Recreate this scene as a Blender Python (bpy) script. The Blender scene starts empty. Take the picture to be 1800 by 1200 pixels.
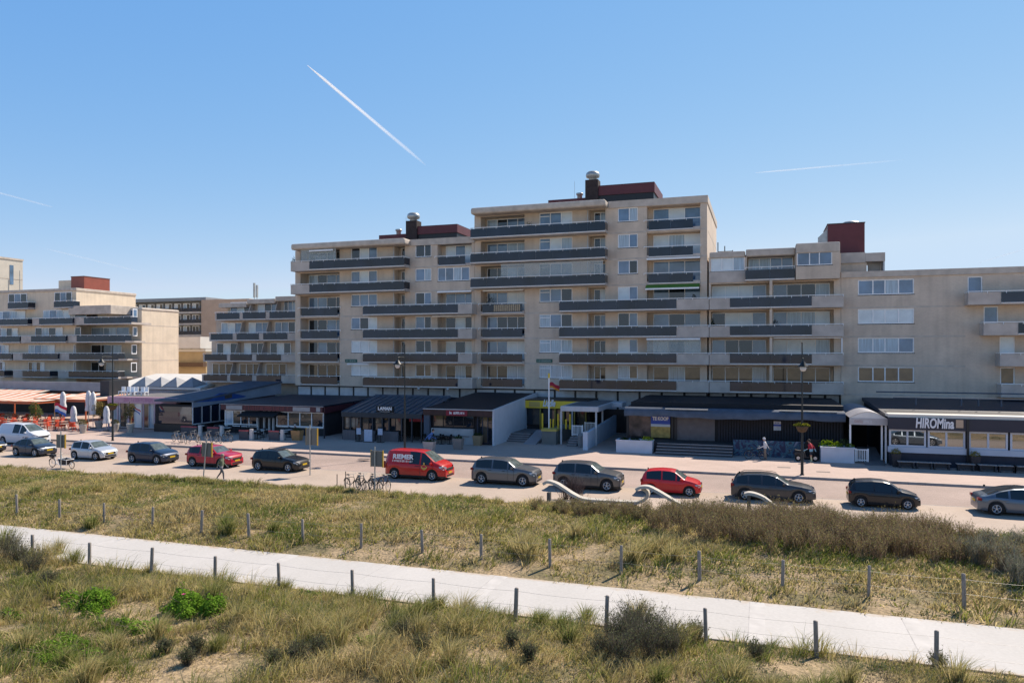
import bpy, bmesh, math, random
import numpy as np
from mathutils import Vector, Matrix
random.seed(7)
rng = np.random.default_rng(11)
S = bpy.context.scene
COL = S.collection
R = math.radians

# ---------------- camera ----------------
TH = R(18.66); CT, ST = math.cos(TH), math.sin(TH)
CH = 8.5; FPX = 1300.0; HOR = 620.0
cam = bpy.data.cameras.new("camera"); cam.sensor_width = 36; cam.lens = 26.0
cam.shift_y = 20/1800; cam.clip_start = .1; cam.clip_end = 20000
co = bpy.data.objects.new("camera", cam); COL.objects.link(co)
co.location = (0, 0, CH); co.rotation_euler = (R(90), 0, TH); S.camera = co

# ---------------- sky, sun, exposure ----------------
SUN_EL = R(46.5); SUN_AZ = R(28)
w = bpy.data.worlds.new("World"); S.world = w; w.use_nodes = True
nt = w.node_tree; nt.nodes.clear()
sky = nt.nodes.new("ShaderNodeTexSky"); sky.sky_type = 'NISHITA'; sky.sun_disc = False
sky.sun_elevation = SUN_EL; sky.sun_rotation = SUN_AZ
sky.air_density = 0.75; sky.dust_density = 0.0; sky.ozone_density = 3.2
bg = nt.nodes.new("ShaderNodeBackground"); bg.inputs[1].default_value = 0.112
wo = nt.nodes.new("ShaderNodeOutputWorld")
_sp = nt.nodes.new("ShaderNodeSeparateColor"); _cb = nt.nodes.new("ShaderNodeCombineColor"); nt.links.new(sky.outputs[0], _sp.inputs[0])
for _i, (_a, _g) in enumerate(((.87, 1.0), (.71, .55), (.855, .17))):     # soften the sky's contrast channel by channel
    _p = nt.nodes.new("ShaderNodeMath"); _p.operation = 'MULTIPLY'; _p.inputs[1].default_value = .195; nt.links.new(_sp.outputs[_i], _p.inputs[0])
    _q = nt.nodes.new("ShaderNodeMath"); _q.operation = 'POWER'; _q.inputs[1].default_value = _g; nt.links.new(_p.outputs[0], _q.inputs[0])
    _r = nt.nodes.new("ShaderNodeMath"); _r.operation = 'MULTIPLY'; _r.inputs[1].default_value = _a/.195; nt.links.new(_q.outputs[0], _r.inputs[0]); _n = nt.nodes.new("ShaderNodeMath"); _n.operation = 'MINIMUM'; _n.inputs[1].default_value = (.60, .76, .95)[_i]/.195; nt.links.new(_r.outputs[0], _n.inputs[0]); nt.links.new(_n.outputs[0], _cb.inputs[_i])
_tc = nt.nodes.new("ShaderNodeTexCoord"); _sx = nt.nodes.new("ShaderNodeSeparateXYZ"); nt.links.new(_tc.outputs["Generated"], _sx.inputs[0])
_mr = nt.nodes.new("ShaderNodeMapRange"); _mr.interpolation_type = 'SMOOTHSTEP'; _mr.inputs[1].default_value = .45; _mr.inputs[2].default_value = .95; _mr.inputs[3].default_value = 1; _mr.inputs[4].default_value = .30   # dims the unseen overhead sky so shade on the ground comes out darker
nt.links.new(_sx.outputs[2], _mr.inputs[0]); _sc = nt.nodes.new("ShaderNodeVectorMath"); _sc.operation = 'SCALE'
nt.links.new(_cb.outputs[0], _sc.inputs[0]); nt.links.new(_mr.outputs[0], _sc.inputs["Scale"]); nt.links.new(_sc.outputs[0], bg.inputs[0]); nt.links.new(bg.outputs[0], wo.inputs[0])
sl = bpy.data.lights.new("sun", 'SUN'); sl.energy = 3.85; sl.angle = R(.5); sl.color = (1, .885, .755)
so = bpy.data.objects.new("sun", sl); COL.objects.link(so)
sv = Vector((math.sin(SUN_AZ)*math.cos(SUN_EL), math.cos(SUN_AZ)*math.cos(SUN_EL), math.sin(SUN_EL)))
so.rotation_euler = (-sv).to_track_quat('-Z', 'Y').to_euler(); so.location = (0, 0, 60)
S.view_settings.view_transform = 'Standard'; S.view_settings.look = 'None'
S.view_settings.exposure = 0.80; S.view_settings.gamma = 1
S.render.engine = 'CYCLES'
S.cycles.max_bounces = 6; S.cycles.diffuse_bounces = 4; S.cycles.glossy_bounces = 3
S.cycles.transparent_max_bounces = 8; S.cycles.caustics_reflective = False; S.cycles.caustics_refractive = False

# ---------------- reading positions off the photograph ----------------
def ray(px, py=HOR):
    u = (px-900)/FPX; return (u*CT-ST, u*ST+CT, (HOR-py)/FPX)
def G(px, py, z=0.0):                       # point on the horizontal plane z
    r = ray(px, py); t = (z-CH)/r[2]; return Vector((r[0]*t, r[1]*t, z))
def XP(px, y):                              # X where that column meets the plane Y = y
    r = ray(px); return y*r[0]/r[1]
def ZP(px, py, y):
    r = ray(px, py); return CH + y/r[1]*r[2]

# ---------------- materials ----------------
MATS = {}
def M(name, col, rough=.8, var=.12, scale=4.0, bump=0.0, metal=0.0, ior=1.45, detail=4, col2=None, coat=0.0, stretch=None):
    if name in MATS: return MATS[name]
    m = bpy.data.materials.new(name); m.use_nodes = True
    n = m.node_tree.nodes; l = m.node_tree.links; p = n["Principled BSDF"]
    p.inputs["Roughness"].default_value = rough; p.inputs["Metallic"].default_value = metal
    p.inputs["IOR"].default_value = ior
    if coat: p.inputs["Coat Weight"].default_value = coat; p.inputs["Coat Roughness"].default_value = .03
    if var <= 0:
        p.inputs["Base Color"].default_value = (*col, 1)
    else:
        tc = n.new("ShaderNodeTexCoord"); mp = n.new("ShaderNodeMapping")
        if stretch: mp.inputs["Scale"].default_value = stretch
        l.new(tc.outputs["Object"], mp.inputs[0])
        nz = n.new("ShaderNodeTexNoise"); nz.inputs["Scale"].default_value = scale; nz.inputs["Detail"].default_value = detail
        l.new(mp.outputs[0], nz.inputs["Vector"])
        rp = n.new("ShaderNodeValToRGB")
        c2 = col2 or tuple(min(1, c*(1+var)) for c in col); c1 = tuple(c*(1-var) for c in col) if not col2 else col
        rp.color_ramp.elements[0].color = (*c1, 1); rp.color_ramp.elements[1].color = (*c2, 1)
        rp.color_ramp.elements[0].position = .3; rp.color_ramp.elements[1].position = .7
        l.new(nz.outputs[0], rp.inputs[0]); l.new(rp.outputs[0], p.inputs["Base Color"])
        if bump:
            b = n.new("ShaderNodeBump"); b.inputs["Strength"].default_value = bump; b.inputs["Distance"].default_value = .02
            l.new(nz.outputs[0], b.inputs["Height"]); l.new(b.outputs[0], p.inputs["Normal"])
    MATS[name] = m; return m

def brickmat(name, c1, c2, mortar, bw, bh, var=.25, rot=None, ms=.01, big=.35, axes='XZ', rough=.9):
    m = bpy.data.materials.new(name); m.use_nodes = True
    n = m.node_tree.nodes; l = m.node_tree.links; p = n["Principled BSDF"]; p.inputs["Roughness"].default_value = rough
    tc = n.new("ShaderNodeTexCoord"); sx = n.new("ShaderNodeSeparateXYZ"); l.new(tc.outputs["Object"], sx.inputs[0])
    cb = n.new("ShaderNodeCombineXYZ")
    if axes == 'XZ':
        ad = n.new("ShaderNodeMath"); ad.operation = 'ADD'; l.new(sx.outputs[0], ad.inputs[0]); l.new(sx.outputs[1], ad.inputs[1])
        l.new(ad.outputs[0], cb.inputs[0]); l.new(sx.outputs[2], cb.inputs[1])
    else:
        l.new(sx.outputs[0], cb.inputs[0]); l.new(sx.outputs[1], cb.inputs[1])
    br = n.new("ShaderNodeTexBrick"); br.inputs["Scale"].default_value = 1
    br.inputs["Color1"].default_value = (*c1, 1); br.inputs["Color2"].default_value = (*c2, 1); br.inputs["Mortar"].default_value = (*mortar, 1)
    br.inputs["Mortar Size"].default_value = ms; br.inputs["Brick Width"].default_value = bw; br.inputs["Row Height"].default_value = bh
    l.new(cb.outputs[0], br.inputs["Vector"])
    nz = n.new("ShaderNodeTexNoise"); nz.inputs["Scale"].default_value = big; nz.inputs["Detail"].default_value = 5
    l.new(tc.outputs["Object"], nz.inputs["Vector"])
    mr = n.new("ShaderNodeMapRange"); mr.inputs[1].default_value = .3; mr.inputs[2].default_value = .7
    mr.inputs[3].default_value = 1-var; mr.inputs[4].default_value = 1+var*.6; l.new(nz.outputs[0], mr.inputs[0])
    fac = mr.outputs[0]
    if axes == 'XZ':
        mp = n.new("ShaderNodeMapping"); mp.inputs["Scale"].default_value = (2.2, 2.2, .12); l.new(tc.outputs["Object"], mp.inputs[0])
        n2 = n.new("ShaderNodeTexNoise"); n2.inputs["Scale"].default_value = 1; n2.inputs["Detail"].default_value = 6; l.new(mp.outputs[0], n2.inputs["Vector"])
        m2 = n.new("ShaderNodeMapRange"); m2.inputs[1].default_value = .42; m2.inputs[2].default_value = .68; m2.inputs[3].default_value = 1.02; m2.inputs[4].default_value = .92; l.new(n2.outputs[0], m2.inputs[0])
        mm = n.new("ShaderNodeMath"); mm.operation = 'MULTIPLY'; l.new(fac, mm.inputs[0]); l.new(m2.outputs[0], mm.inputs[1]); fac = mm.outputs[0]
    mx = n.new("ShaderNodeVectorMath"); mx.operation = 'SCALE'; l.new(br.outputs[0], mx.inputs[0]); l.new(fac, mx.inputs["Scale"])
    l.new(mx.outputs[0], p.inputs["Base Color"]); MATS[name] = m; return m

def stripemat(name, cols, width, axis=0, rough=.7, duty=None):
    """hard stripes across one object axis"""
    m = bpy.data.materials.new(name); m.use_nodes = True
    n = m.node_tree.nodes; l = m.node_tree.links; p = n["Principled BSDF"]; p.inputs["Roughness"].default_value = rough
    tc = n.new("ShaderNodeTexCoord"); sx = n.new("ShaderNodeSeparateXYZ"); l.new(tc.outputs["Object"], sx.inputs[0])
    dv = n.new("ShaderNodeMath"); dv.operation = 'DIVIDE'; dv.inputs[1].default_value = width; l.new(sx.outputs[axis], dv.inputs[0])
    fr = n.new("ShaderNodeMath"); fr.operation = 'FRACT'; l.new(dv.outputs[0], fr.inputs[0])
    rp = n.new("ShaderNodeValToRGB"); rp.color_ramp.interpolation = 'CONSTANT'
    k = len(cols)
    while len(rp.color_ramp.elements) < k: rp.color_ramp.elements.new(.5)
    for i, c in enumerate(cols):
        rp.color_ramp.elements[i].position = (duty[i] if duty else i/k); rp.color_ramp.elements[i].color = (*c, 1)
    l.new(fr.outputs[0], rp.inputs[0]); l.new(rp.outputs[0], p.inputs["Base Color"]); MATS[name] = m; return m

brick = brickmat("buff_brick", (.71,.575,.45), (.645,.52,.405), (.60,.515,.43), .22, .075, .16, big=.5)
conc = M("buff_concrete", (.52,.46,.41), .85, .14, 1.1, .15, detail=6)
concl = M("pale_concrete_coping", (.54,.47,.40), .85, .15, 1.4, .1)
white = M("white_paint", (.88,.88,.88), .45, .05, 2)
whited = M("weathered_white", (.55,.56,.57), .6, .14, 1.5)
alu = M("aluminium", (.62,.64,.66), .35, .05, 3, metal=.3)
glass_d = M("dark_glass", (.012,.018,.026), .03, 0, ior=1.7)
glass_b = M("bluish_glass", (.09,.16,.26), .04, .45, .5, ior=1.85)
glass_n = M("glass_over_net_curtain", (.38,.47,.54), .06, .3, 9, ior=1.6, stretch=(1,1,.05))  # net curtain tone, with the sky's pale blue reflection put into the base colour
glass_w = M("glass_over_white_blind", (.68,.74,.76), .08, .09, 1.2, ior=1.5)
glass_o = M("glass_over_dim_room", (.06,.055,.05), .04, .5, 1.1, ior=1.7, col2=(.16,.12,.08))
balu = M("smoked_balustrade_glass", (.012,.019,.036), .06, .5, .45, ior=1.5)  # dark glass; the patchy base tone stands in for reflections
dark = M("black_paint", (.018,.019,.022), .45, .15, 3)
black = M("deep_black", (.008,.008,.009), .7, 0)
navy = M("dark_navy_roofing", (.022,.028,.045), .55, .2, .9, .2)
navy2 = M("slate_blue_fabric", (.075,.10,.14), .7, .2, 1.5)
maroon = M("maroon_cladding", (.085,.022,.03), .5, .12, 2)
redclad = M("oxide_red_cladding", (.125,.03,.036), .55, .12, 1.2)
stone = M("rooftop_grey_felt", (.16,.15,.15), .9, .15, .6)
galv = M("galvanised_steel", (.42,.43,.42), .45, .12, 3, metal=.5)
wood = M("weathered_wood", (.16,.125,.10), .9, .3, 5, .4, stretch=(4,4,.6))
woodp = M("honey_wood", (.40,.22,.09), .7, .15, 4)
rubber = M("tyre_rubber", (.014,.014,.015), .8, 0)
rimm = M("alloy_rim", (.5,.51,.53), .3, 0, metal=.7)
steel = M("fence_wire_steel", (.30,.29,.28), .5, 0, metal=.4)
yellow = M("yellow_paint", (.82,.58,.04), .5, .08, 2)
greenb = M("green_sign_board", (.03,.12,.09), .5, 0)
red = M("red_paint", (.50,.03,.03), .4, 0)
redch = M("orange_red_plastic", (.62,.09,.04), .45, .12, 2)
pink = M("pink_fascia", (.50,.30,.38), .6, .1, 2)
terrac = M("planter_concrete", (.42,.38,.33), .85, .15, 3)
leafm = M("planter_foliage", (.07,.12,.03), .7, .45, 6)
leafy = M("yellow_green_foliage", (.33,.38,.03), .7, .3, 8)

# ---------------- mesh builder ----------------
OFF = {}
class MB:
    def __init__(s): s.v = []; s.f = []; s.m = []; s.sm = []
    def add(s, vs, fs, m=0, smooth=False):
        b = len(s.v); s.v += [tuple(v) for v in vs]
        for f in fs: s.f.append([b+i for i in f]); s.m.append(m); s.sm.append(smooth)
        return s
    def box(s, x0, x1, y0, y1, z0, z1, m=0):
        if x0 > x1: x0, x1 = x1, x0
        if y0 > y1: y0, y1 = y1, y0
        if z0 > z1: z0, z1 = z1, z0
        v = [(x0,y0,z0),(x1,y0,z0),(x1,y1,z0),(x0,y1,z0),(x0,y0,z1),(x1,y0,z1),(x1,y1,z1),(x0,y1,z1)]
        return s.add(v, [(0,3,2,1),(4,5,6,7),(0,1,5,4),(1,2,6,5),(2,3,7,6),(3,0,4,7)], m)
    def quad(s, a, b, c, d, m=0): return s.add([a,b,c,d], [(0,1,2,3)], m)
    def prism(s, pts, axis, a, b, m=0):
        """pts: outline in the two other axes (cyclic order), extruded along axis from a to b"""
        def mk(p, q):
            if axis == 0: return (q, p[0], p[1])
            if axis == 1: return (p[0], q, p[1])
            return (p[0], p[1], q)
        n = len(pts); vs = [mk(p, a) for p in pts]+[mk(p, b) for p in pts]
        fs = [tuple(range(n)), tuple(range(2*n-1, n-1, -1))]+[(i, i+n, (i+1) % n+n, (i+1) % n) for i in range(n)]
        return s.add(vs, fs, m)
    def tube(s, a, b, r, n=8, m=0, r2=None, caps=True):
        a = Vector(a); b = Vector(b); d = (b-a)
        if d.length < 1e-6: return s
        q = d.to_track_quat('Z', 'Y'); r2 = r if r2 is None else r2
        vs = [a+q@Vector((r*math.cos(2*math.pi*i/n), r*math.sin(2*math.pi*i/n), 0)) for i in range(n)]
        vs += [b+q@Vector((r2*math.cos(2*math.pi*i/n), r2*math.sin(2*math.pi*i/n), 0)) for i in range(n)]
        s.add(vs, [(i, (i+1) % n, (i+1) % n+n, i+n) for i in range(n)], m, n > 5)
        if caps: s.add(vs[:n], [tuple(range(n))[::-1]], m); s.add(vs[n:], [tuple(range(n))], m)
        return s
    def path(s, pts, r, n=6, m=0):
        for a, b in zip(pts, pts[1:]): s.tube(a, b, r, n, m)
        return s
    def lathe(s, prof, cx=0, cy=0, n=14, m=0, smooth=True):
        vs = []
        for r, z in prof:
            vs += [(cx+r*math.cos(2*math.pi*i/n), cy+r*math.sin(2*math.pi*i/n), z) for i in range(n)]
        fs = []
        for k in range(len(prof)-1):
            fs += [(k*n+i, k*n+(i+1) % n, (k+1)*n+(i+1) % n, (k+1)*n+i) for i in range(n)]
        return s.add(vs, fs, m, smooth)
    def ring(s, c, R_, r, n=20, k=6, m=0, axis=1):
        vs = []; c = Vector(c)
        for i in range(n):
            a = 2*math.pi*i/n
            for j in range(k):
                b = 2*math.pi*j/k; q = R_+r*math.cos(b)
                p = Vector((q*math.cos(a), r*math.sin(b), q*math.sin(a)))
                if axis == 2: p = Vector((p.x, p.z, p.y))
                if axis == 0: p = Vector((p.y, p.x, p.z))
                vs.append(c+p)
        return s.add(vs, [(i*k+j, i*k+(j+1) % k, ((i+1) % n)*k+(j+1) % k, ((i+1) % n)*k+j) for i in range(n) for j in range(k)], m, True)
    def build(s, name, mats, parent=None, org=None, local=False, bevel=0, autosmooth=None):
        if not isinstance(mats, (list, tuple)): mats = [mats]
        if parent is not None and not local: o3 = OFF.get(parent.name, Vector((0,0,0)))
        elif org is not None: o3 = Vector(org)
        else: o3 = Vector((0,0,0))
        me = bpy.data.meshes.new(name)
        me.from_pydata([(v[0]-o3[0], v[1]-o3[1], v[2]-o3[2]) for v in s.v], [], s.f)
        for m in mats: me.materials.append(m)
        me.polygons.foreach_set("material_index", s.m); me.polygons.foreach_set("use_smooth", s.sm if autosmooth is None else [True]*len(s.f))
        if autosmooth is not None:
            bm = bmesh.new(); bm.from_mesh(me); bmesh.ops.remove_doubles(bm, verts=bm.verts, dist=1e-4)
            bmesh.ops.recalc_face_normals(bm, faces=bm.faces); bm.to_mesh(me); bm.free()
            me.set_sharp_from_angle(angle=R(autosmooth))
        me.update()
        o = bpy.data.objects.new(name, me); COL.objects.link(o)
        if parent is not None: o.parent = parent; OFF[o.name] = o3
        elif org is not None: o.location = o3; OFF[o.name] = o3
        else: OFF[o.name] = Vector((0,0,0))
        if bevel:
            b = o.modifiers.new("bevel", 'BEVEL'); b.width = bevel; b.segments = 3; b.limit_method = 'ANGLE'
        return o
def scribble(parent, x0, x1, y, z, h, mat, seed, gap=.25, name="worn_lettering"):
    """lettering too small to be read: uneven strokes in letter-sized groups"""
    rr = random.Random(seed); m = MB(); x = x0; w_ = h*.55
    while x < x1-w_:
        if rr.random() < .1: x += w_*.8; continue
        t = h*.16; a = z-h/2; b = z+h/2*rr.choice([1,1,.85])
        m.box(x, x+t, y, y+.006, a, b)
        if rr.random() < .6: m.box(x+w_-t, x+w_, y, y+.006, a, b)
        for zz in rr.sample([a, (a+b)/2-t/2, b-t], rr.choice([1,2,2])): m.box(x+t+.001, x+w_-t-.001, y, y+.0055, zz, zz+t)
        x += w_*(1+gap)
    return m.build(name, mat, parent)
def tag(o, label, cat, group=None, kind=None):
    if label: o["label"] = label
    if cat: o["category"] = cat
    if group: o["group"] = group
    if kind: o["kind"] = kind
    return o
def struct(o, kind="structure"): o["kind"] = kind; return o
def thing(name, label, cat, loc=(0,0,0), rz=0, group=None):
    o = bpy.data.objects.new(name, None); COL.objects.link(o); o.location = loc; o.rotation_euler = (0,0,rz)
    o.empty_display_size = .3; OFF[o.name] = Vector(loc)
    return tag(o, label, cat, group)
def copy_tree(o, parent=None):
    c = o.copy(); COL.objects.link(c); c.parent = parent
    for ch in list(o.children): copy_tree(ch, c)
    return c
def place(o, loc, rz, label, sc=None):
    o.location = loc; o.rotation_euler = (0,0,rz); o["label"] = label
    if sc: o.scale = sc
    return o
def text_mesh(txt, size, ext=.015, bold=0.0, shear=0, align='CENTER'):
    cu = bpy.data.curves.new("lettering", 'FONT'); cu.body = txt; cu.size = size; cu.extrude = ext; cu.align_x = align; cu.align_y = 'CENTER'
    cu.offset = bold; cu.shear = shear; cu.resolution_u = 3
    o = bpy.data.objects.new("lettering", cu); me = bpy.data.meshes.new_from_object(o)
    bpy.data.objects.remove(o); return me
def lettering(txt, size, x, y, z, mat, parent, width=None, name="lettering", face=0, **k):
    """upright letters reading from -Y"""
    me = text_mesh(txt, size, **k); me.name = name; me.materials.clear(); me.materials.append(mat)
    if width:
        xs = [v.co.x for v in me.vertices]
        if xs:
            f = width/(max(xs)-min(xs)); me.transform(Matrix.Diagonal((f,1,1,1)))
    me.transform(Matrix.Rotation(R(90), 4, 'X'))
    if face: me.transform(Matrix.Rotation(face, 4, 'Z'))
    o = bpy.data.objects.new(name, me); COL.objects.link(o); o.parent = parent
    o.location = Vector((x, y, z))-OFF.get(parent.name, Vector((0,0,0))); return o
ORD = ["first","second","third","fourth","fifth","sixth","seventh","eighth","ninth","tenth","eleventh","twelfth","thirteenth","fourteenth","fifteenth","sixteenth","seventeenth","eighteenth"]

# noise in numpy
def vn(x, y, sc, seed=0):
    x = np.asarray(x, float)/sc; y = np.asarray(y, float)/sc
    xi = np.floor(x).astype(np.int64); yi = np.floor(y).astype(np.int64); fx = x-xi; fy = y-yi
    fx = fx*fx*(3-2*fx); fy = fy*fy*(3-2*fy)
    def h(a, b):
        q = (a*374761393+b*668265263+seed*1442695041) & 0x7fffffff
        q = ((q ^ (q >> 13))*1274126177) & 0x7fffffff
        return ((q ^ (q >> 16)) & 0xffff)/65535.0
    return (h(xi,yi)*(1-fx)+h(xi+1,yi)*fx)*(1-fy)+(h(xi,yi+1)*(1-fx)+h(xi+1,yi+1)*fx)*fy
def fbm(x, y, sc, seed=0): return .55*vn(x,y,sc,seed)+.3*vn(x,y,sc*.45,seed+1)+.15*vn(x,y,sc*.2,seed+2)
# ================= ground, path, roads =================
YP0, YP1 = 22.65, 26.45           # concrete path
YD = 39.6                         # far edge of the dunes
YR0, YR1 = 46.7, 53.6             # carriageway
def hnear(x, y):
    e = np.clip((YP0-.15-y)/2.2, 0, 1)
    return e*(.10+.55*fbm(x, y, 5, 3)-.12+.1*np.clip((18-y)/5, 0, 1))
def hfar(x, y):
    e = np.clip((y-YP1-.3)/3.0, 0, 1)*np.clip((YD+.3-y)/4.5, 0, 1)
    return e*(.06+.85*fbm(x, y, 7, 9)-.15)
def terr(name, x0, x1, y0, y1, st, hf, mat):
    nx = int((x1-x0)/st)+1; ny = int((y1-y0)/st)+1
    X, Y = np.meshgrid(np.linspace(x0,x1,nx), np.linspace(y0,y1,ny))
    Z = hf(X, Y)+.0
    me = bpy.data.meshes.new(name)
    fs = [(j*nx+i, j*nx+i+1, (j+1)*nx+i+1, (j+1)*nx+i) for j in range(ny-1) for i in range(nx-1)]
    me.from_pydata(list(zip(X.ravel(), Y.ravel(), Z.ravel())), [], fs)
    me.polygons.foreach_set("use_smooth", [True]*len(fs)); me.materials.append(mat)
    o = bpy.data.objects.new(name, me); COL.objects.link(o); return struct(o)
def dunemat():
    m = bpy.data.materials.new("dune_soil"); m.use_nodes = True
    n = m.node_tree.nodes; l = m.node_tree.links; p = n["Principled BSDF"]; p.inputs["Roughness"].default_value = .95
    tc = n.new("ShaderNodeTexCoord")
    a = n.new("ShaderNodeTexNoise"); a.inputs["Scale"].default_value = .45; a.inputs["Detail"].default_value = 8; a.inputs["Roughness"].default_value = .65
    b = n.new("ShaderNodeTexNoise"); b.inputs["Scale"].default_value = 9; b.inputs["Detail"].default_value = 6
    l.new(tc.outputs["Object"], a.inputs["Vector"]); l.new(tc.outputs["Object"], b.inputs["Vector"])
    r1 = n.new("ShaderNodeValToRGB"); r1.color_ramp.elements[0].position = .40; r1.color_ramp.elements[1].position = .56
    r1.color_ramp.elements[0].color = (.19,.16,.08,1); r1.color_ramp.elements[1].color = (.43,.32,.20,1)
    r2 = n.new("ShaderNodeValToRGB"); r2.color_ramp.elements[0].position = .35; r2.color_ramp.elements[1].position = .65
    r2.color_ramp.elements[0].color = (.55,.55,.5,1); r2.color_ramp.elements[1].color = (1.1,1.08,1,1)
    l.new(a.outputs[0], r1.inputs[0]); l.new(b.outputs[0], r2.inputs[0])
    mx = n.new("ShaderNodeVectorMath"); mx.operation = 'MULTIPLY'; l.new(r1.outputs[0], mx.inputs[0]); l.new(r2.outputs[0], mx.inputs[1])
    l.new(mx.outputs[0], p.inputs["Base Color"])
    bp = n.new("ShaderNodeBump"); bp.inputs["Distance"].default_value = .08; bp.inputs["Strength"].default_value = .8
    l.new(b.outputs[0], bp.inputs["Height"]); l.new(bp.outputs[0], p.inputs["Normal"]); return m
soil = dunemat()
sandfar = M("distant_ground", (.44,.40,.31), .95, .3, .05)
g = MB().box(-2500, 1500, -1500, 3000, -.4, -.06); struct(g.build("ground", sandfar))
terr("dune_terrain", -60, 30, 4, YP0-.02, .3, hnear, soil).name = "dune_terrain"
terr("dune_terrain", -75, 40, YP1+.02, YD+.2, .3, hfar, soil)
# path: a concrete slab with a lighter construction joint every few metres
def pathmat():
    m = bpy.data.materials.new("path_concrete"); m.use_nodes = True
    n = m.node_tree.nodes; l = m.node_tree.links; p = n["Principled BSDF"]; p.inputs["Roughness"].default_value = .85
    tc = n.new("ShaderNodeTexCoord")
    a = n.new("ShaderNodeTexNoise"); a.inputs["Scale"].default_value = .35; a.inputs["Detail"].default_value = 7
    mp = n.new("ShaderNodeMapping"); mp.inputs["Scale"].default_value = (1,.35,1); l.new(tc.outputs["Object"], mp.inputs[0]); l.new(mp.outputs[0], a.inputs["Vector"])
    r = n.new("ShaderNodeValToRGB"); r.color_ramp.elements[0].position = .3; r.color_ramp.elements[1].position = .72
    r.color_ramp.elements[0].color = (.47,.45,.42,1); r.color_ramp.elements[1].color = (.545,.52,.49,1)
    l.new(a.outputs[0], r.inputs[0])
    b = n.new("ShaderNodeTexNoise"); b.inputs["Scale"].default_value = 12; b.inputs["Detail"].default_value = 8; l.new(tc.outputs["Object"], b.inputs["Vector"])
    mr = n.new("ShaderNodeMapRange"); mr.inputs[1].default_value = .3; mr.inputs[2].default_value = .7; mr.inputs[3].default_value = .93; mr.inputs[4].default_value = 1.05
    l.new(b.outputs[0], mr.inputs[0])
    mx = n.new("ShaderNodeVectorMath"); mx.operation = 'SCALE'; l.new(r.outputs[0], mx.inputs[0]); l.new(mr.outputs[0], mx.inputs["Scale"]); # blown sand lying along both edges
    sx = n.new("ShaderNodeSeparateXYZ"); l.new(tc.outputs["Object"], sx.inputs[0])
    e = n.new("ShaderNodeMath"); e.operation = 'SUBTRACT'; e.inputs[1].default_value = (YP0+YP1)/2; l.new(sx.outputs[1], e.inputs[0])
    ab = n.new("ShaderNodeMath"); ab.operation = 'ABSOLUTE'; l.new(e.outputs[0], ab.inputs[0])
    s = n.new("ShaderNodeTexNoise"); s.inputs["Scale"].default_value = 1.3; s.inputs["Detail"].default_value = 7; s.inputs["Roughness"].default_value = .7; l.new(tc.outputs["Object"], s.inputs["Vector"])
    ad = n.new("ShaderNodeMath"); ad.operation = 'MULTIPLY_ADD'; ad.inputs[1].default_value = 1.9; l.new(s.outputs[0], ad.inputs[0]); l.new(ab.outputs[0], ad.inputs[2])
    q = n.new("ShaderNodeMapRange"); q.inputs[1].default_value = 2.62; q.inputs[2].default_value = 2.95; q.inputs[3].default_value = 0; q.inputs[4].default_value = .75; l.new(ad.outputs[0], q.inputs[0])
    mc = n.new("ShaderNodeMix"); mc.data_type = 'RGBA'; mc.inputs[7].default_value = (.44,.34,.23,1); l.new(q.outputs[0], mc.inputs[0]); l.new(mx.outputs[0], mc.inputs[6]); l.new(mc.outputs[2], p.inputs["Base Color"])
    return m
pm = pathmat(); jl = M("sawn_joint", (.42,.40,.38), .9, .2, 3); pale = M("pale_joint_band", (.527,.503,.473), .85, .1, 2)
pb = MB(); pb.box(-75, 35, YP0, YP1, -.3, .05)
x = -74.0
while x < 34:
    pb.box(x, x+.025, YP0+.01, YP1-.01, .0, .0515, 1)
    if int(x/4.6) % 2 == 0: pb.box(x+.03, x+.5, YP0+.02, YP1-.02, .0, .0512, 2)
    x += 4.6
struct(pb.build("path", [pm, jl, pale]))
cobb = brickmat("clay_paver_light", (.50,.40,.32), (.45,.355,.28), (.38,.31,.25), .21, .07, .13, ms=.006, axes='XY', big=.25)
road = brickmat("clay_paver_road", (.44,.335,.285), (.37,.28,.235), (.26,.2,.17), .21, .07, .20, ms=.006, axes='XY', big=.2)
prom = brickmat("clay_paver_promenade", (.53,.405,.34), (.48,.365,.305), (.42,.33,.28), .6, .3, .12, ms=.008, axes='XY', big=.18)
kerbm = M("kerb_concrete", (.34,.31,.29), .85, .15, 2)
asph = M("asphalt_patch", (.22,.18,.16), .9, .2, 1.2)
struct(MB().box(-220, 70, YD, YR0, -.3, .0).build("pavement", cobb))
struct(MB().box(-220, 70, YR0, YR1, -.3, -.004).build("road", road))
struct(MB().box(-220, 70, YR1+.15, 110, -.3, .14).build("promenade_paving", prom))
k = MB(); x = -200.0
while x < 60: k.box(x, x+.985, YR1, YR1+.15, -.2, .145); x += 1.0
struct(k.build("kerb", kerbm))
k = MB(); x = -200.0
while x < 60: k.box(x, x+.985, YR0-.06, YR0+.06, -.2, .004); k.box(x, x+.985, YD-.08, YD+.05, -.2, .05); x += 1.0
struct(k.build("kerb", kerbm))
# drainage gutter and worn stripes on the carriageway, bay lines
ml = MB(); ml.box(-200, 60, YR1-.16, YR1-.02, -.02, .001)
struct(ml.build("gutter", asph))
gr = MB()
for px, py in ((1378,821),(640,806),(230,764),(1447,829)):
    c = G(px, py, .14); gr.box(c.x-.45, c.x+.45, c.y-.25, c.y+.25, .12, .146)
struct(gr.build("drain_covers", asph))

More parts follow.
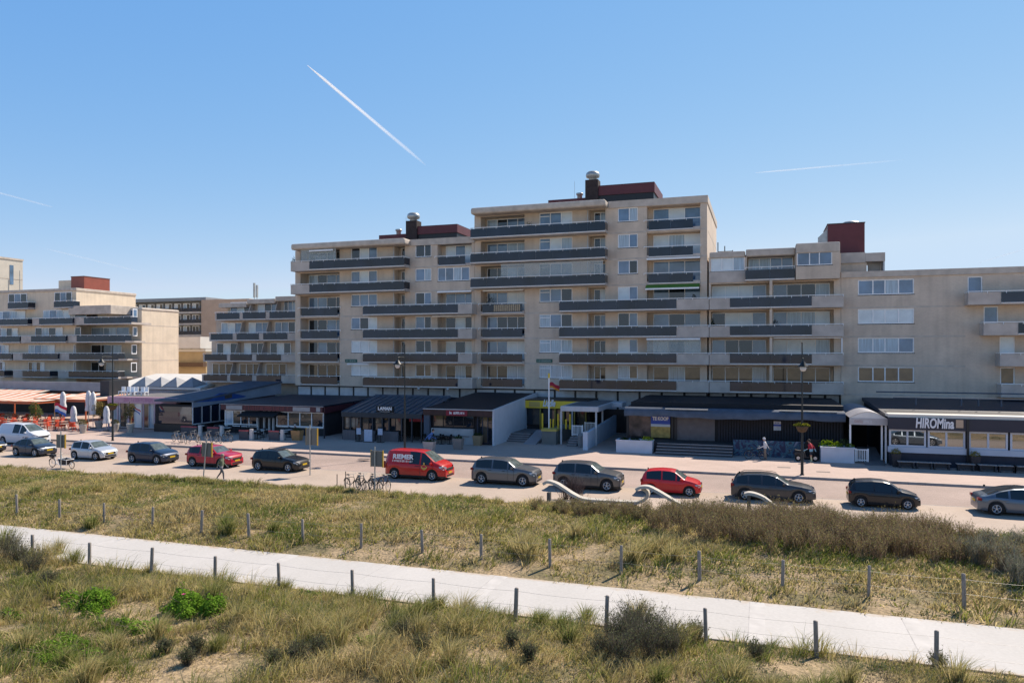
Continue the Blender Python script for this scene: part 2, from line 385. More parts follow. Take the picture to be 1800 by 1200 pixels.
# ================= vegetation in the dunes =================
def mesh_np(name, V, quads, cols, mat, tris=None):
    me = bpy.data.meshes.new(name)
    nv = len(V); me.vertices.add(nv); me.vertices.foreach_set("co", V.astype(np.float32).ravel())
    nt_ = 0 if tris is None else len(tris); nq = 0 if quads is None else len(quads)
    loops = np.concatenate([a.ravel() for a in (quads, tris) if a is not None]).astype(np.int32)
    me.loops.add(len(loops)); me.loops.foreach_set("vertex_index", loops)
    me.polygons.add(nq+nt_)
    ls = np.concatenate([np.arange(nq)*4, nq*4+np.arange(nt_)*3]).astype(np.int32)
    me.polygons.foreach_set("loop_start", ls)
    me.update(calc_edges=True)
    a = me.color_attributes.new("Col", 'FLOAT_COLOR', 'POINT')
    a.data.foreach_set("color", np.concatenate([cols, np.ones((nv,1))], 1).astype(np.float32).ravel())
    me.materials.append(mat)
    o = bpy.data.objects.new(name, me); COL.objects.link(o); return o
def vegmat(name, tr=.4):
    m = bpy.data.materials.new(name); m.use_nodes = True
    n = m.node_tree.nodes; l = m.node_tree.links; n.clear()
    at = n.new("ShaderNodeAttribute"); at.attribute_name = "Col"
    d = n.new("ShaderNodeBsdfDiffuse"); t = n.new("ShaderNodeBsdfTranslucent"); mx = n.new("ShaderNodeMixShader"); mx.inputs[0].default_value = tr
    o = n.new("ShaderNodeOutputMaterial")
    l.new(at.outputs[0], d.inputs[0]); l.new(at.outputs[0], t.inputs[0]); l.new(d.outputs[0], mx.inputs[1]); l.new(t.outputs[0], mx.inputs[2]); l.new(mx.outputs[0], o.inputs[0])
    return m
vg = vegmat("grass_blades", .45); vl = vegmat("shrub_leaves", .35); vt = vegmat("twigs", .1)
def blades(base, H, W, az, lean, col, name, mat):
    """curved blades: 5 vertices each"""
    n = len(base)
    d = np.stack([np.cos(az), np.sin(az), np.zeros(n)], 1)
    fa = rng.uniform(0, 2*np.pi, n); s = np.stack([np.cos(fa), np.sin(fa), np.zeros(n)], 1)*(W[:,None]*.5)
    up = np.zeros((n,3)); up[:,2] = 1
    mid = base+up*(H*.58)[:,None]+d*(H*lean*.35)[:,None]
    tip = base+up*(H*(1-.35*lean**2))[:,None]+d*(H*lean)[:,None]
    V = np.stack([base-s, base+s, mid-s*.75, mid+s*.75, tip], 1).reshape(-1,3)
    i = np.arange(n)*5
    Q = np.stack([i, i+1, i+3, i+2], 1); T = np.stack([i+2, i+3, i+4], 1)
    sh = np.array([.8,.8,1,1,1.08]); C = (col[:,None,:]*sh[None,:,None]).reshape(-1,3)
    return mesh_np(name, V, Q, C, mat, T)
straw = np.array([.58,.47,.23]); olive = np.array([.36,.335,.085]); green = np.array([.19,.24,.055]); dead = np.array([.30,.235,.15]); grey = np.array([.20,.22,.14])
def mixc(a, b, t): return a*(1-t)[:,None]+b*t[:,None]
def tufts(xr, yr, ntuft, per, hf, Hr, Wr, accept, seed, name, spread=.16):
    global rng
    X = rng.uniform(*xr, ntuft); Y = rng.uniform(*yr, ntuft)
    # keep only what the camera's surroundings could see
    u = (X*CT+Y*ST)/(-X*ST+Y*CT); k = (np.abs(u) < .80) & (Y > 12.5); X = X[k]; Y = Y[k]
    a = accept(X, Y); k = rng.uniform(0, 1, len(X)) < a; X = X[k]; Y = Y[k]; n = len(X)
    kind = fbm(X, Y, 3.2, seed+5)+rng.normal(0, .07, n); tone = fbm(X, Y, 1.1, seed+8)
    th = rng.uniform(*Hr, n)*(.35+1.15*vn(X, Y, 1.7, seed+2)**1.4)
    X = np.repeat(X, per); Y = np.repeat(Y, per); kind = np.repeat(kind, per); th = np.repeat(th, per); tone = np.repeat(tone, per)
    m = len(X); r = np.abs(rng.normal(0, spread, m)); a = rng.uniform(0, 2*np.pi, m)
    bx = X+r*np.cos(a); by = Y+r*np.sin(a); bz = hf(bx, by)-.02
    H = th*rng.uniform(.6, 1.15, m); W = rng.uniform(*Wr, m)
    az = np.where(rng.uniform(0,1,m) < .62, a, rng.normal(.1, .5, m)); lean = np.clip(rng.normal(.5, .2, m)+r*1.2, .05, 1.1)
    c = mixc(np.tile(green,(m,1)), np.tile(olive,(m,1)), np.clip((kind-.3)*5, 0, 1)); c = mixc(c, np.tile(straw,(m,1)), np.clip((kind-.44)*4.5, 0, 1))
    j = rng.uniform(0,1,m); c = np.where((j < .16)[:,None], straw*1.12, c); c = np.where((j > .9)[:,None], dead, c); c = np.where(((j > .82) & (j < .9))[:,None], grey, c)
    c = c*(.75+.5*tone)[:,None]*rng.uniform(.75, 1.25, m)[:,None]
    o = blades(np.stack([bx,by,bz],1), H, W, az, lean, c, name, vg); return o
sx = XP(600, 28)
def acc_near(X, Y):
    s = fbm(X, Y, 2.6, 41); bare = np.clip((s-.61)*9, 0, 1)
    return np.clip(.95-bare, .03, 1)
def acc_far(X, Y):
    s = fbm(X, Y, 3.0, 57)
    band = np.clip((30.2-Y)/2.6, 0, 1)*np.clip((X-XP(430,28))/7, .15, 1)
    return np.clip(1.05-np.clip((s-.62)*8, 0, 1)*.8-band*.85*np.clip(s*2.1,.5,1), .05, 1)
o = tufts((-34, 20), (12.8, YP0-.1), 7200, 26, hnear, (.16,.72), (.010,.022), acc_near, 3, "marram_grass")
tag(o, "tall windblown straw and olive marram grass on the near side of the path", "grass", kind="stuff")
o = tufts((-34, 20), (12.8, YP0+.02), 20000, 12, hnear, (.06,.20), (.014,.03), lambda X,Y: np.clip(acc_near(X,Y)+.12,0,1), 13, "short_grass", .12)
tag(o, "short green and dry ground grass in front of the concrete path", "grass", kind="stuff")
o = tufts((-62, 30), (YP1+.1, YD+.1), 15000, 16, hfar, (.18,.48), (.022,.045), acc_far, 23, "marram_grass", .22)
tag(o, "yellow green dune grass between the path and the street", "grass", kind="stuff")
o = tufts((-62, 30), (YP1+.0, YD+.1), 21000, 8, hfar, (.08,.22), (.025,.05), lambda X,Y: np.clip(acc_far(X,Y)+.14,0,1), 33, "short_grass", .16)
tag(o, "short ground grass between the path and the street", "grass", kind="stuff")

def leaves(C, n, rx, ry, rz, size, col, name, mat, zf, var=.35, hollow=.45, flat=.5):
    """leaf quads through a lumpy dome volume at C"""
    d = rng.normal(0, 1, (n,3)); d /= np.linalg.norm(d, axis=1)[:,None]; d[:,2] = np.abs(d[:,2])
    lump = .78+.4*vn(d[:,0]*3+7, d[:,1]*3+d[:,2]*3, .9, int(abs(C[0])*13))
    r = rng.uniform(hollow, 1, n)**.6*lump
    P = d*r[:,None]*np.array([rx,ry,rz])+np.array(C)
    P[:,2] = np.maximum(P[:,2], C[2]+.03)
    nrm = d*.6+rng.normal(0, .5, (n,3)); nrm[:,2] += flat; nrm /= np.linalg.norm(nrm, axis=1)[:,None]
    a = np.cross(nrm, rng.normal(0,1,(n,3))); a /= np.linalg.norm(a, axis=1)[:,None]; b = np.cross(nrm, a)
    s = rng.uniform(.6, 1.3, n)[:,None]*size
    V = np.stack([P-a*s, P-b*s*.6, P+a*s, P+b*s*.6], 1).reshape(-1,3)
    c = np.array(col)[None,:]*rng.uniform(1-var, 1+var, n)[:,None]
    i = np.arange(n)*4
    return V, np.stack([i,i+1,i+2,i+3],1), np.repeat(c, 4, 0)
def leafobj(name, items, mat, parent=None, org=(0,0,0)):
    V = []; Q = []; C = []; b = 0
    for v, q, c in items: V.append(v); Q.append(q+b); C.append(c); b += len(v)
    o = mesh_np(name, np.concatenate(V)-np.array(org), np.concatenate(Q), np.concatenate(C), mat)
    if parent is not None: o.parent = parent
    else: o.location = org
    return o
def twigs(base, n, L, W, col, spread, name=None, mat=None):
    """upright sprays of thin stems with side twigs -> arrays for blades()"""
    P=[];H=[];A=[];Le=[];C=[]
    return None
# rose bushes: bright green leafy domes
roses = [((172,1083),1.2,.8,.62,3000,"bright green rose bush, the left one of two, thick with small leaves"),
         ((332,1088),1.15,.78,.68,3200,"bright green rounded rose bush with one pink flower"),
         ((238,1120),1.25,.6,.32,1300,"low sparse bright green bush just below two rounded rose bushes"),
         ((88,1163),1.7,.8,.30,1900,"low yellow green creeping bush in the lower left corner"),
         ((12,1100),.55,.4,.35,360,"small green bush cut by the left edge of the picture"),
         ((662,1148),.62,.42,.26,420,"small bright green bush among pale grass below the path"),
         ((548,1052),.5,.3,.25,260,"small bright green bush beside the near edge of the path")]
for (px,py),rx,ry,rz,n,lab in roses:
    c = G(px,py); c.z = float(hnear(c.x,c.y)); rt = thing("rose_bush", lab, "bush", c, 0, "green bushes in the dune grass")
    col = (.17,.30,.035) if n > 1000 else (.16,.25,.04)
    it = [leaves((c.x,c.y,c.z), n//2, rx*.6, ry*.6, rz, .042, col, "", vl, hnear)]
    for q in range(11):
        an = rng.uniform(0,6.28); it.append(leaves((c.x+rx*rng.uniform(.3,1.1)*math.cos(an), c.y+ry*rng.uniform(.3,1.1)*math.sin(an), c.z), n//8, rx*rng.uniform(.15,.4), ry*rng.uniform(.2,.4), rz*rng.uniform(.35,1.05), .042, col, "", vl, hnear))
    leafobj("foliage", it, vl, rt, c)
    st = MB()
    for q in range(14):
        an = rng.uniform(0,6.28); rr = rng.uniform(.2,.8); st.tube(c, c+Vector((rx*rr*math.cos(an), ry*rr*math.sin(an), rz*.8)), .008, 4)
    st.build("stem", wood, rt)
    if "pink" in lab:
        f = MB(); fc = c+Vector((.12,-.35,rz*.86))
        for q in range(5):
            an = q*1.256; f.add([fc, fc+Vector((.05*math.cos(an-.5),.05*math.sin(an-.5),.02)), fc+Vector((.075*math.cos(an),.075*math.sin(an),.03)), fc+Vector((.05*math.cos(an+.5),.05*math.sin(an+.5),.02))], [(0,1,2,3)])
        f.build("flower", M("pink_petals", (.6,.03,.22), .6, 0), rt)
# low grey-green scrub, patches (stuff)
it = []
for q in range(900):
    x = rng.uniform(-26, 16); y = rng.uniform(13.5, YP0-.6)
    if fbm(x, y, 3.0, 71) > .42:
        u_ = rng.uniform(); c = (.13,.16,.095) if u_ < .45 else (.17,.14,.095) if u_ < .75 else (.20,.24,.06)
        it.append(leaves((x,y,float(hnear(x,y))), 170, rng.uniform(.25,.6), rng.uniform(.25,.5), rng.uniform(.12,.32), .022, c, "", vl, hnear))
for q in range(420):
    x = rng.uniform(-58, 26); y = rng.uniform(YP1+.5, YD-.4)
    if fbm(x, y, 4.0, 77) > (.42 if y < 31 else .52):
        c = (.17,.20,.09) if rng.uniform() < .65 else (.21,.165,.10)
        it.append(leaves((x,y,float(hfar(x,y))), 90, rng.uniform(.3,.8), rng.uniform(.25,.6), rng.uniform(.12,.3), .04, c, "", vl, hfar))
tag(leafobj("ground_cover", it, vl), "low grey green creeping scrub scattered through the dune grass", "scrub", kind="stuff")

def sprays(cs, per, name, hf, Lr, wd, stemcol, leafcol, nleaf, lsize):
    """bushes of thin branching stems with narrow leaves, wide of the ground"""
    B=[];T=[];W=[];C=[]; LV=[]
    for (x,y,s) in cs:
        z = float(hf(x,y))
        n = per; a = rng.uniform(0,2*np.pi,n); ln = np.abs(rng.normal(.32,.24,n)); L = rng.uniform(*Lr,n)*s
        b = np.stack([x+rng.normal(0,.16*s,n), y+rng.normal(0,.14*s,n), np.full(n,z)],1)
        d = np.stack([np.cos(a)*ln, np.sin(a)*ln, np.ones(n)],1); d /= np.linalg.norm(d,axis=1)[:,None]
        t = b+d*L[:,None]
        B.append(b);T.append(t);W.append(np.full(n,wd)); C.append(np.array(stemcol)[None]*rng.uniform(.6,1.4,n)[:,None])
        for k in range(3):           # side twigs
            f = rng.uniform(.35,.95,n)[:,None]; b2 = b*(1-f)+t*f; a2 = rng.uniform(0,2*np.pi,n)
            d2 = d*.8+np.stack([np.cos(a2)*.7,np.sin(a2)*.7,np.full(n,.35)],1); L2 = rng.uniform(.15,.42,n)*s
            t2 = b2+d2*L2[:,None]; B.append(b2);T.append(t2);W.append(np.full(n,wd*.65)); C.append(np.array(stemcol)[None]*rng.uniform(.6,1.5,n)[:,None])
            if nleaf:
                for _ in range(nleaf):
                    g_ = rng.uniform(.1,1,n)[:,None]; LV.append(b2*(1-g_)+t2*g_)
    B=np.concatenate(B);T=np.concatenate(T);W=np.concatenate(W);C=np.concatenate(C); n=len(B)
    s = rng.normal(0,1,(n,3)); s[:,2]*=.2; s/=np.linalg.norm(s,axis=1)[:,None]; s*=W[:,None]*.5
    V = np.stack([B-s,B+s,T+s*.4,T-s*.4],1).reshape(-1,3); i=np.arange(n)*4; items=[(V,np.stack([i,i+1,i+2,i+3],1),np.repeat(C,4,0))]
    if LV:
        P=np.concatenate(LV); n=len(P); a=rng.normal(0,1,(n,3)); a[:,2]+=.6; a/=np.linalg.norm(a,axis=1)[:,None]
        b=np.cross(a,rng.normal(0,1,(n,3))); b/=np.linalg.norm(b,axis=1)[:,None]
        z=rng.uniform(.6,1.4,n)[:,None]*lsize; V=np.stack([P-b*z*.25,P+a*z*.5-b*z*.25,P+a*z,P+a*z*.5+b*z*.25],1).reshape(-1,3); i=np.arange(n)*4
        c=np.array(leafcol)[None]*rng.uniform(.6,1.5,n)[:,None]; items.append((V,np.stack([i,i+1,i+2,i+3],1),np.repeat(c,4,0)))
    return items
# buckthorn thicket on the right
cs = []
for q in range(900):
    x = rng.uniform(XP(930,37), 30); y = rng.uniform(31.0, YD-.5)
    u = (x*CT+y*ST)/(-x*ST+y*CT)*FPX+900
    lim = 37.4-np.clip((u-960)/330,0,1)*4.9
    if y < lim-rng.uniform(0,1.2): continue
    if fbm(x,y,2.6,91) < .30: continue
    s = (.45+.42*np.clip((u-980)/300,0,1))*(1-.25*np.clip((u-1600)/150,0,1))
    if y > 38.6-np.clip((u-1620)/120,0,1)*2.2: continue
    cs.append((x,y,s*rng.uniform(.75,1.1)))
tag(leafobj("buckthorn_thicket", sprays(cs, 46, "", hfar, (.6,1.35), .016, (.25,.18,.125), (.27,.24,.10), 2, .06), vl), "dense thicket of twiggy grey green sea buckthorn along the street", "bushes", kind="stuff")
# darker heather-like clumps by the near fence and right of the path
cs = []
for px,py,s in ((1105,1115,1.0),(1130,1125,1.1),(1155,1140,1.05),(1080,1145,.9),(1110,1150,1.0),(1180,1165,.9),(1140,1170,1.0),(1095,1180,.9),(1060,1170,.7),(695,1118,.45),(710,1140,.6),(740,1165,.55),(560,1170,.5),(520,1185,.6),(480,1190,.5),(60,1015,.9),(15,985,1.1),(30,1000,1),(85,1040,.6),(1225,1125,.6),(1650,1180,.5),(1330,1170,.5),(330,1185,.45),(290,1165,.4),(345,1165,.5),(900,1150,.4),(930,1175,.5)):
    c = G(px,py); cs.append((c.x, max(c.y,13), s))
tag(leafobj("dark_scrub", sprays(cs, 110, "", hnear, (.45,.95), .014, (.13,.115,.09), (.14,.15,.075), 2, .05), vl), "dark twiggy scrub clumps beside the near fence posts", "bushes", kind="stuff")
cs = []
for px,py,s in ((1720,1010,1.0),(1770,1020,1.1),(1790,1045,1.0),(1690,1000,.9),(1790,990,1),(1745,985,.9)):
    c = G(px,py); cs.append((c.x, c.y, s))
tag(leafobj("grey_scrub", sprays(cs, 130, "", hfar, (.5,1.0), .018, (.22,.21,.17), (.2,.22,.14), 2, .05), vl), "grey green scrub behind the far fence at the right edge", "bushes", kind="stuff")
# a row of larger tussocks along the street edge of the dune and big pale marram clumps
def clumps(pts, hf, per, H, W, name, lab, base=None):
    m = len(pts)*per; X = np.repeat([p[0] for p in pts], per); Y = np.repeat([p[1] for p in pts], per); s = np.repeat([p[2] for p in pts], per); t = np.repeat([p[3] for p in pts], per)
    r = np.abs(rng.normal(0,.16,m))*s; a = rng.uniform(0,2*np.pi,m); bx=X+r*np.cos(a); by=Y+r*np.sin(a)
    c = mixc(np.tile(green*.95,(m,1)), np.tile(straw,(m,1)), np.clip(t+rng.normal(0,.25,m),0,1))*rng.uniform(.65,1.3,m)[:,None]
    az = np.where(rng.uniform(0,1,m)<.6, a, rng.normal(.1,.4,m))
    o = blades(np.stack([bx,by,hf(bx,by)-.02],1), H*s*rng.uniform(.55,1.15,m), np.full(m,W)*rng.uniform(.7,1.3,m), az, np.clip(rng.normal(.45,.22,m)+r,.05,1.1), c, name, vg)
    return tag(o, lab, "grass", kind="stuff")
pts = []
for q in range(150):
    x = rng.uniform(-60, XP(940,39)); pts.append((x, YD-rng.uniform(.35,1.2), rng.uniform(.5,1.15)*(1 if fbm(x,0,3,5) > .45 else .5), .25+.5*rng.uniform()))
clumps(pts, hfar, 110, .46, .04, "grass_tussocks", "olive grass tussocks lining the street side of the dune")
pts = []
for px,py,s in ((75,985,1.2),(100,975,1.1),(45,995,1.1),(5,965,1.6),(500,1040,.7),(262,1010,.7),(130,990,1.0),(720,1100,1.0),(745,1085,.9),(770,1075,.8),(812,1085,1.1),(815,1100,.9),(690,1130,1.1),(660,1170,1.2),(800,1130,.8),(600,1150,1.2),(610,1120,1),(560,1140,1.1),(950,1100,.7),(790,1180,1.1),(1030,1090,.7),(1120,1085,.9),(1210,1130,.8),(1000,1140,.9),(520,1110,.8),(380,1160,.7)):
    c = G(px,py); pts.append((c.x,c.y,s,.75 if rng.uniform() < .7 else .3))
for q in range(70):
    x = rng.uniform(-20, 14); y = rng.uniform(14, 21.8)
    if fbm(x, y, 4, 15) > .47: pts.append((x, y, rng.uniform(.6,1.15), .7 if rng.uniform() < .65 else .25))
clumps(pts, hnear, 240, .80, .016, "marram_tussocks", "large pale marram tussocks in the foreground")
pts = []
for px,py,s in ((915,980,1.3),(930,990,1.2),(1110,1000,1.2),(1130,990,1.1),(1160,985,1.2),(1180,1000,1),(400,945,1.1),(395,938,1),(1010,960,1),(480,945,.8),(160,930,.9),(60,880,1)):
    c = G(px,py); pts.append((c.x,c.y,s,.8 if px > 900 else .25))
clumps(pts, hfar, 240, .8, .028, "marram_tussocks", "large pale marram tussocks beyond the path")

# ================= fences along the path =================
postm = M("grey_weathered_post", (.28,.245,.215), .9, .3, 6, .5, stretch=(5,5,.7))
def fence(pxs, y, h, side, lab, wl):
    xs = []
    for i, px in enumerate(pxs):
        x = XP(px, y); xs.append(x); p = MB(); r = .062+random.uniform(-.006,.008); z0 = -.3
        tx = random.uniform(-.05,.05); hh = h*random.uniform(.96,1.04); ph = random.uniform(0,1)
        prof = [(r*1.03,-.3),(r,.2),(r*.98,hh*.6),(r*.96,hh-.02),(r*.80,hh),(.001,hh+.012)]
        vs=[];n=10
        for q,(rr,z) in enumerate(prof):
            vs += [(x+tx*z+rr*(1+.08*math.sin(3*k+ph*6))*math.cos(2*math.pi*k/n), y+rr*(1+.08*math.cos(4*k+ph))*math.sin(2*math.pi*k/n), z) for k in range(n)]
        fs = [(q*n+k,q*n+(k+1)%n,(q+1)*n+(k+1)%n,(q+1)*n+k) for q in range(len(prof)-1) for k in range(n)]
        p.add(vs,fs,0,True)
        o = p.build("fence_post", postm, org=(x,y,0))
        tag(o, f"weathered post, {ORD[i]} from the left, in the {lab}", "post", "wooden posts of the " + lab)
    full = [2*xs[0]-xs[1]]+xs+[2*xs[-1]-xs[-2]]
    for k, z in enumerate((h*.87, h*.47)):
        wr = MB()
        for a, b in zip(full, full[1:]):
            seg = [Vector((a+(b-a)*t, y-side*.07, z-.035*4*t*(1-t))) for t in (0,.25,.5,.75,1)]
            wr.path(seg, .0035, 5)
        tag(wr.build("fence_wire", steel, org=(full[0],y,0)), f"{('upper','lower')[k]} thin wire of the {lab}", "wire", "wires of the " + lab)
fence([30,105,183,268,354,438,533,635,743,846,967,1092,1230,1375,1527,1695], 27.95, 1.19, 1, "fence on the far side of the path", "")
fence([57,157,266,378,491,620,762,906,1065,1241,1435,1646], 22.2, 1.10, -1, "fence on the near side of the path", "")
# ================= apartment blocks =================
YW, YF = 76.5, 75.1            # wall plane and balcony front of the main slab
Z1, SH = 4.6, 2.72
def zk(k): return Z1+SH*(k-1)
PANES = [glass_d, glass_b, glass_n, glass_w, glass_o]
def wall_holes(mb, x0, x1, z0, z1, y, holes, m=0, mr=0, mb_=0):
    """front face at y with rectangular recesses (x0,x1,z0,z1,depth)"""
    xs = sorted(set([x0,x1]+[h[0] for h in holes]+[h[1] for h in holes])); xs = [v for v in xs if x0-1e-6 <= v <= x1+1e-6]
    zs = sorted(set([z0,z1]+[h[2] for h in holes]+[h[3] for h in holes])); zs = [v for v in zs if z0-1e-6 <= v <= z1+1e-6]
    for a, b in zip(xs, xs[1:]):
        run = None
        for c, d in zip(zs, zs[1:]):
            cx, cz = (a+b)/2, (c+d)/2
            hole = any(h[0] < cx < h[1] and h[2] < cz < h[3] for h in holes)
            if not hole: run = (run[0], d) if run else (c, d)
            if (hole or d == zs[-1]) and run: mb.quad((a,y,run[0]),(b,y,run[0]),(b,y,run[1]),(a,y,run[1]), m); run = None
    for hx0,hx1,hz0,hz1,dp in holes:
        Y = y+dp
        mb.quad((hx0,y,hz0),(hx0,Y,hz0),(hx0,Y,hz1),(hx0,y,hz1), mr); mb.quad((hx1,Y,hz0),(hx1,y,hz0),(hx1,y,hz1),(hx1,Y,hz1), mr)
        mb.quad((hx0,y,hz0),(hx1,y,hz0),(hx1,Y,hz0),(hx0,Y,hz0), mr); mb.quad((hx0,Y,hz1),(hx1,Y,hz1),(hx1,y,hz1),(hx0,y,hz1), mr)
        mb.quad((hx0,Y,hz0),(hx1,Y,hz0),(hx1,Y,hz1),(hx0,Y,hz1), mb_)
def window(root, x0, x1, z0, z1, y, n, panes, fr=white, fw=.085, name="window", weights=None, transom=None, sill=False):
    """frame mesh standing against y, with one pane mesh"""
    f = MB(); y0, y1 = y-.10, y-.01
    f.box(x0,x1,y0,y1,z0,z0+fw); f.box(x0,x1,y0,y1,z1-fw,z1)
    w_ = weights or [1]*n; tot = sum(w_); xs = [x0]
    for q in w_: xs.append(xs[-1]+(x1-x0)*q/tot)
    for i, x in enumerate(xs):
        a = x if i == 0 else x-fw/2; b = x+fw if i == 0 else x+fw/2
        if i == len(xs)-1: a, b = x-fw, x
        f.box(a,b,y0+.002,y1-.002,z0+fw,z1-fw)
    if transom:
        for i in transom: f.box(xs[i]+fw,xs[i+1]-fw,y0+.004,y1-.004,z0+(z1-z0)*.7,z0+(z1-z0)*.7+fw*.8)
    if sill: f.box(x0-.06,x1+.06,y0-.06,y1-.004,z0-.07,z0-.004,1)
    o = f.build(name, [fr, dark], root)
    g_ = MB(); used = []
    for i in range(n):
        p = panes[i % len(panes)]
        if p not in used: used.append(p)
        g_.quad((xs[i],y-.05,z0),(xs[i+1],y-.05,z0),(xs[i+1],y-.05,z1),(xs[i],y-.05,z1), used.index(p))
    g_.build("pane", used, o); return o
def rail(h, x0, x1, y, z, post=1.45, zb=None):
    h.box(x0,x1,y-.028,y+.028,z,z+.055)
    n = max(1, int(round((x1-x0)/post)))
    for i in range(n+1):
        x = x0+.03+(x1-x0-.06)*i/n; h.box(x-.02,x+.02,y-.022,y+.022,z-.17,z+.002)
def balcony(root, x0, x1, yf, yb, z, segs, rail_x=None, side=(True,True), slab=.30, parapet=1.08, railz=1.2):
    """slab with edge beam; segs: list of (xa, xb, 'glass'|'conc')"""
    b = MB(); b.box(x0,x1,yf,yb,z,z+slab)
    gl = MB(); h = MB()
    for a, c, k in segs:
        if k == 'conc':
            b.box(a,c,yf,yf+.14,z+slab+.001,z+parapet)
        else:
            n = max(1, round((c-a)/1.9))
            for i in range(n):
                gl.box(a+(c-a)*i/n+.006, a+(c-a)*(i+1)/n-.006, yf-.05, yf-.03, z+slab*.55, z+parapet-.02)
            h.box(a,c,yf-.055,yf-.02,z+slab*.55-.07,z+slab*.55-.012)
    if side[0]: (b.box(x0,x0+.14,yf+.142,yb-.002,z+slab+.001,z+parapet) if segs[0][2] == 'conc' else gl.box(x0+.02,x0+.04,yf,yb-.02,z+slab*.55,z+parapet-.02))
    if side[1]: (b.box(x1-.14,x1,yf+.142,yb-.002,z+slab+.001,z+parapet) if segs[-1][2] == 'conc' else gl.box(x1-.04,x1-.02,yf,yb-.02,z+slab*.55,z+parapet-.02))
    o = b.build("balcony", [conc], root)
    rx = rail_x or (x0, x1); rail(h, rx[0], rx[1], yf-.04, z+railz-.06, zb=z+slab*.6)
    for s_, x in ((0, rx[0]+.03), (1, rx[1]-.03)):
        if side[s_]: h.box(x-.025,x+.025,yf,yb-.02,z+railz-.062,z+railz-.008)
    if gl.v: gl.build("balustrade", balu, o)
    h.build("handrail", white, o); return o
def panepick(k, seed):
    rr = random.Random(seed*131+k)
    return [rr.choice([glass_b, glass_n, glass_w, glass_b, glass_d, glass_b, glass_d] if k > 1 else [glass_o, glass_n, glass_d, glass_o]) for _ in range(6)]

def joint_strips(b, x0, x1, ks, y, m=1):
    for k in ks: b.box(x0,x1,y-.012,y+.02,zk(k)-.06,zk(k)+.14,m)

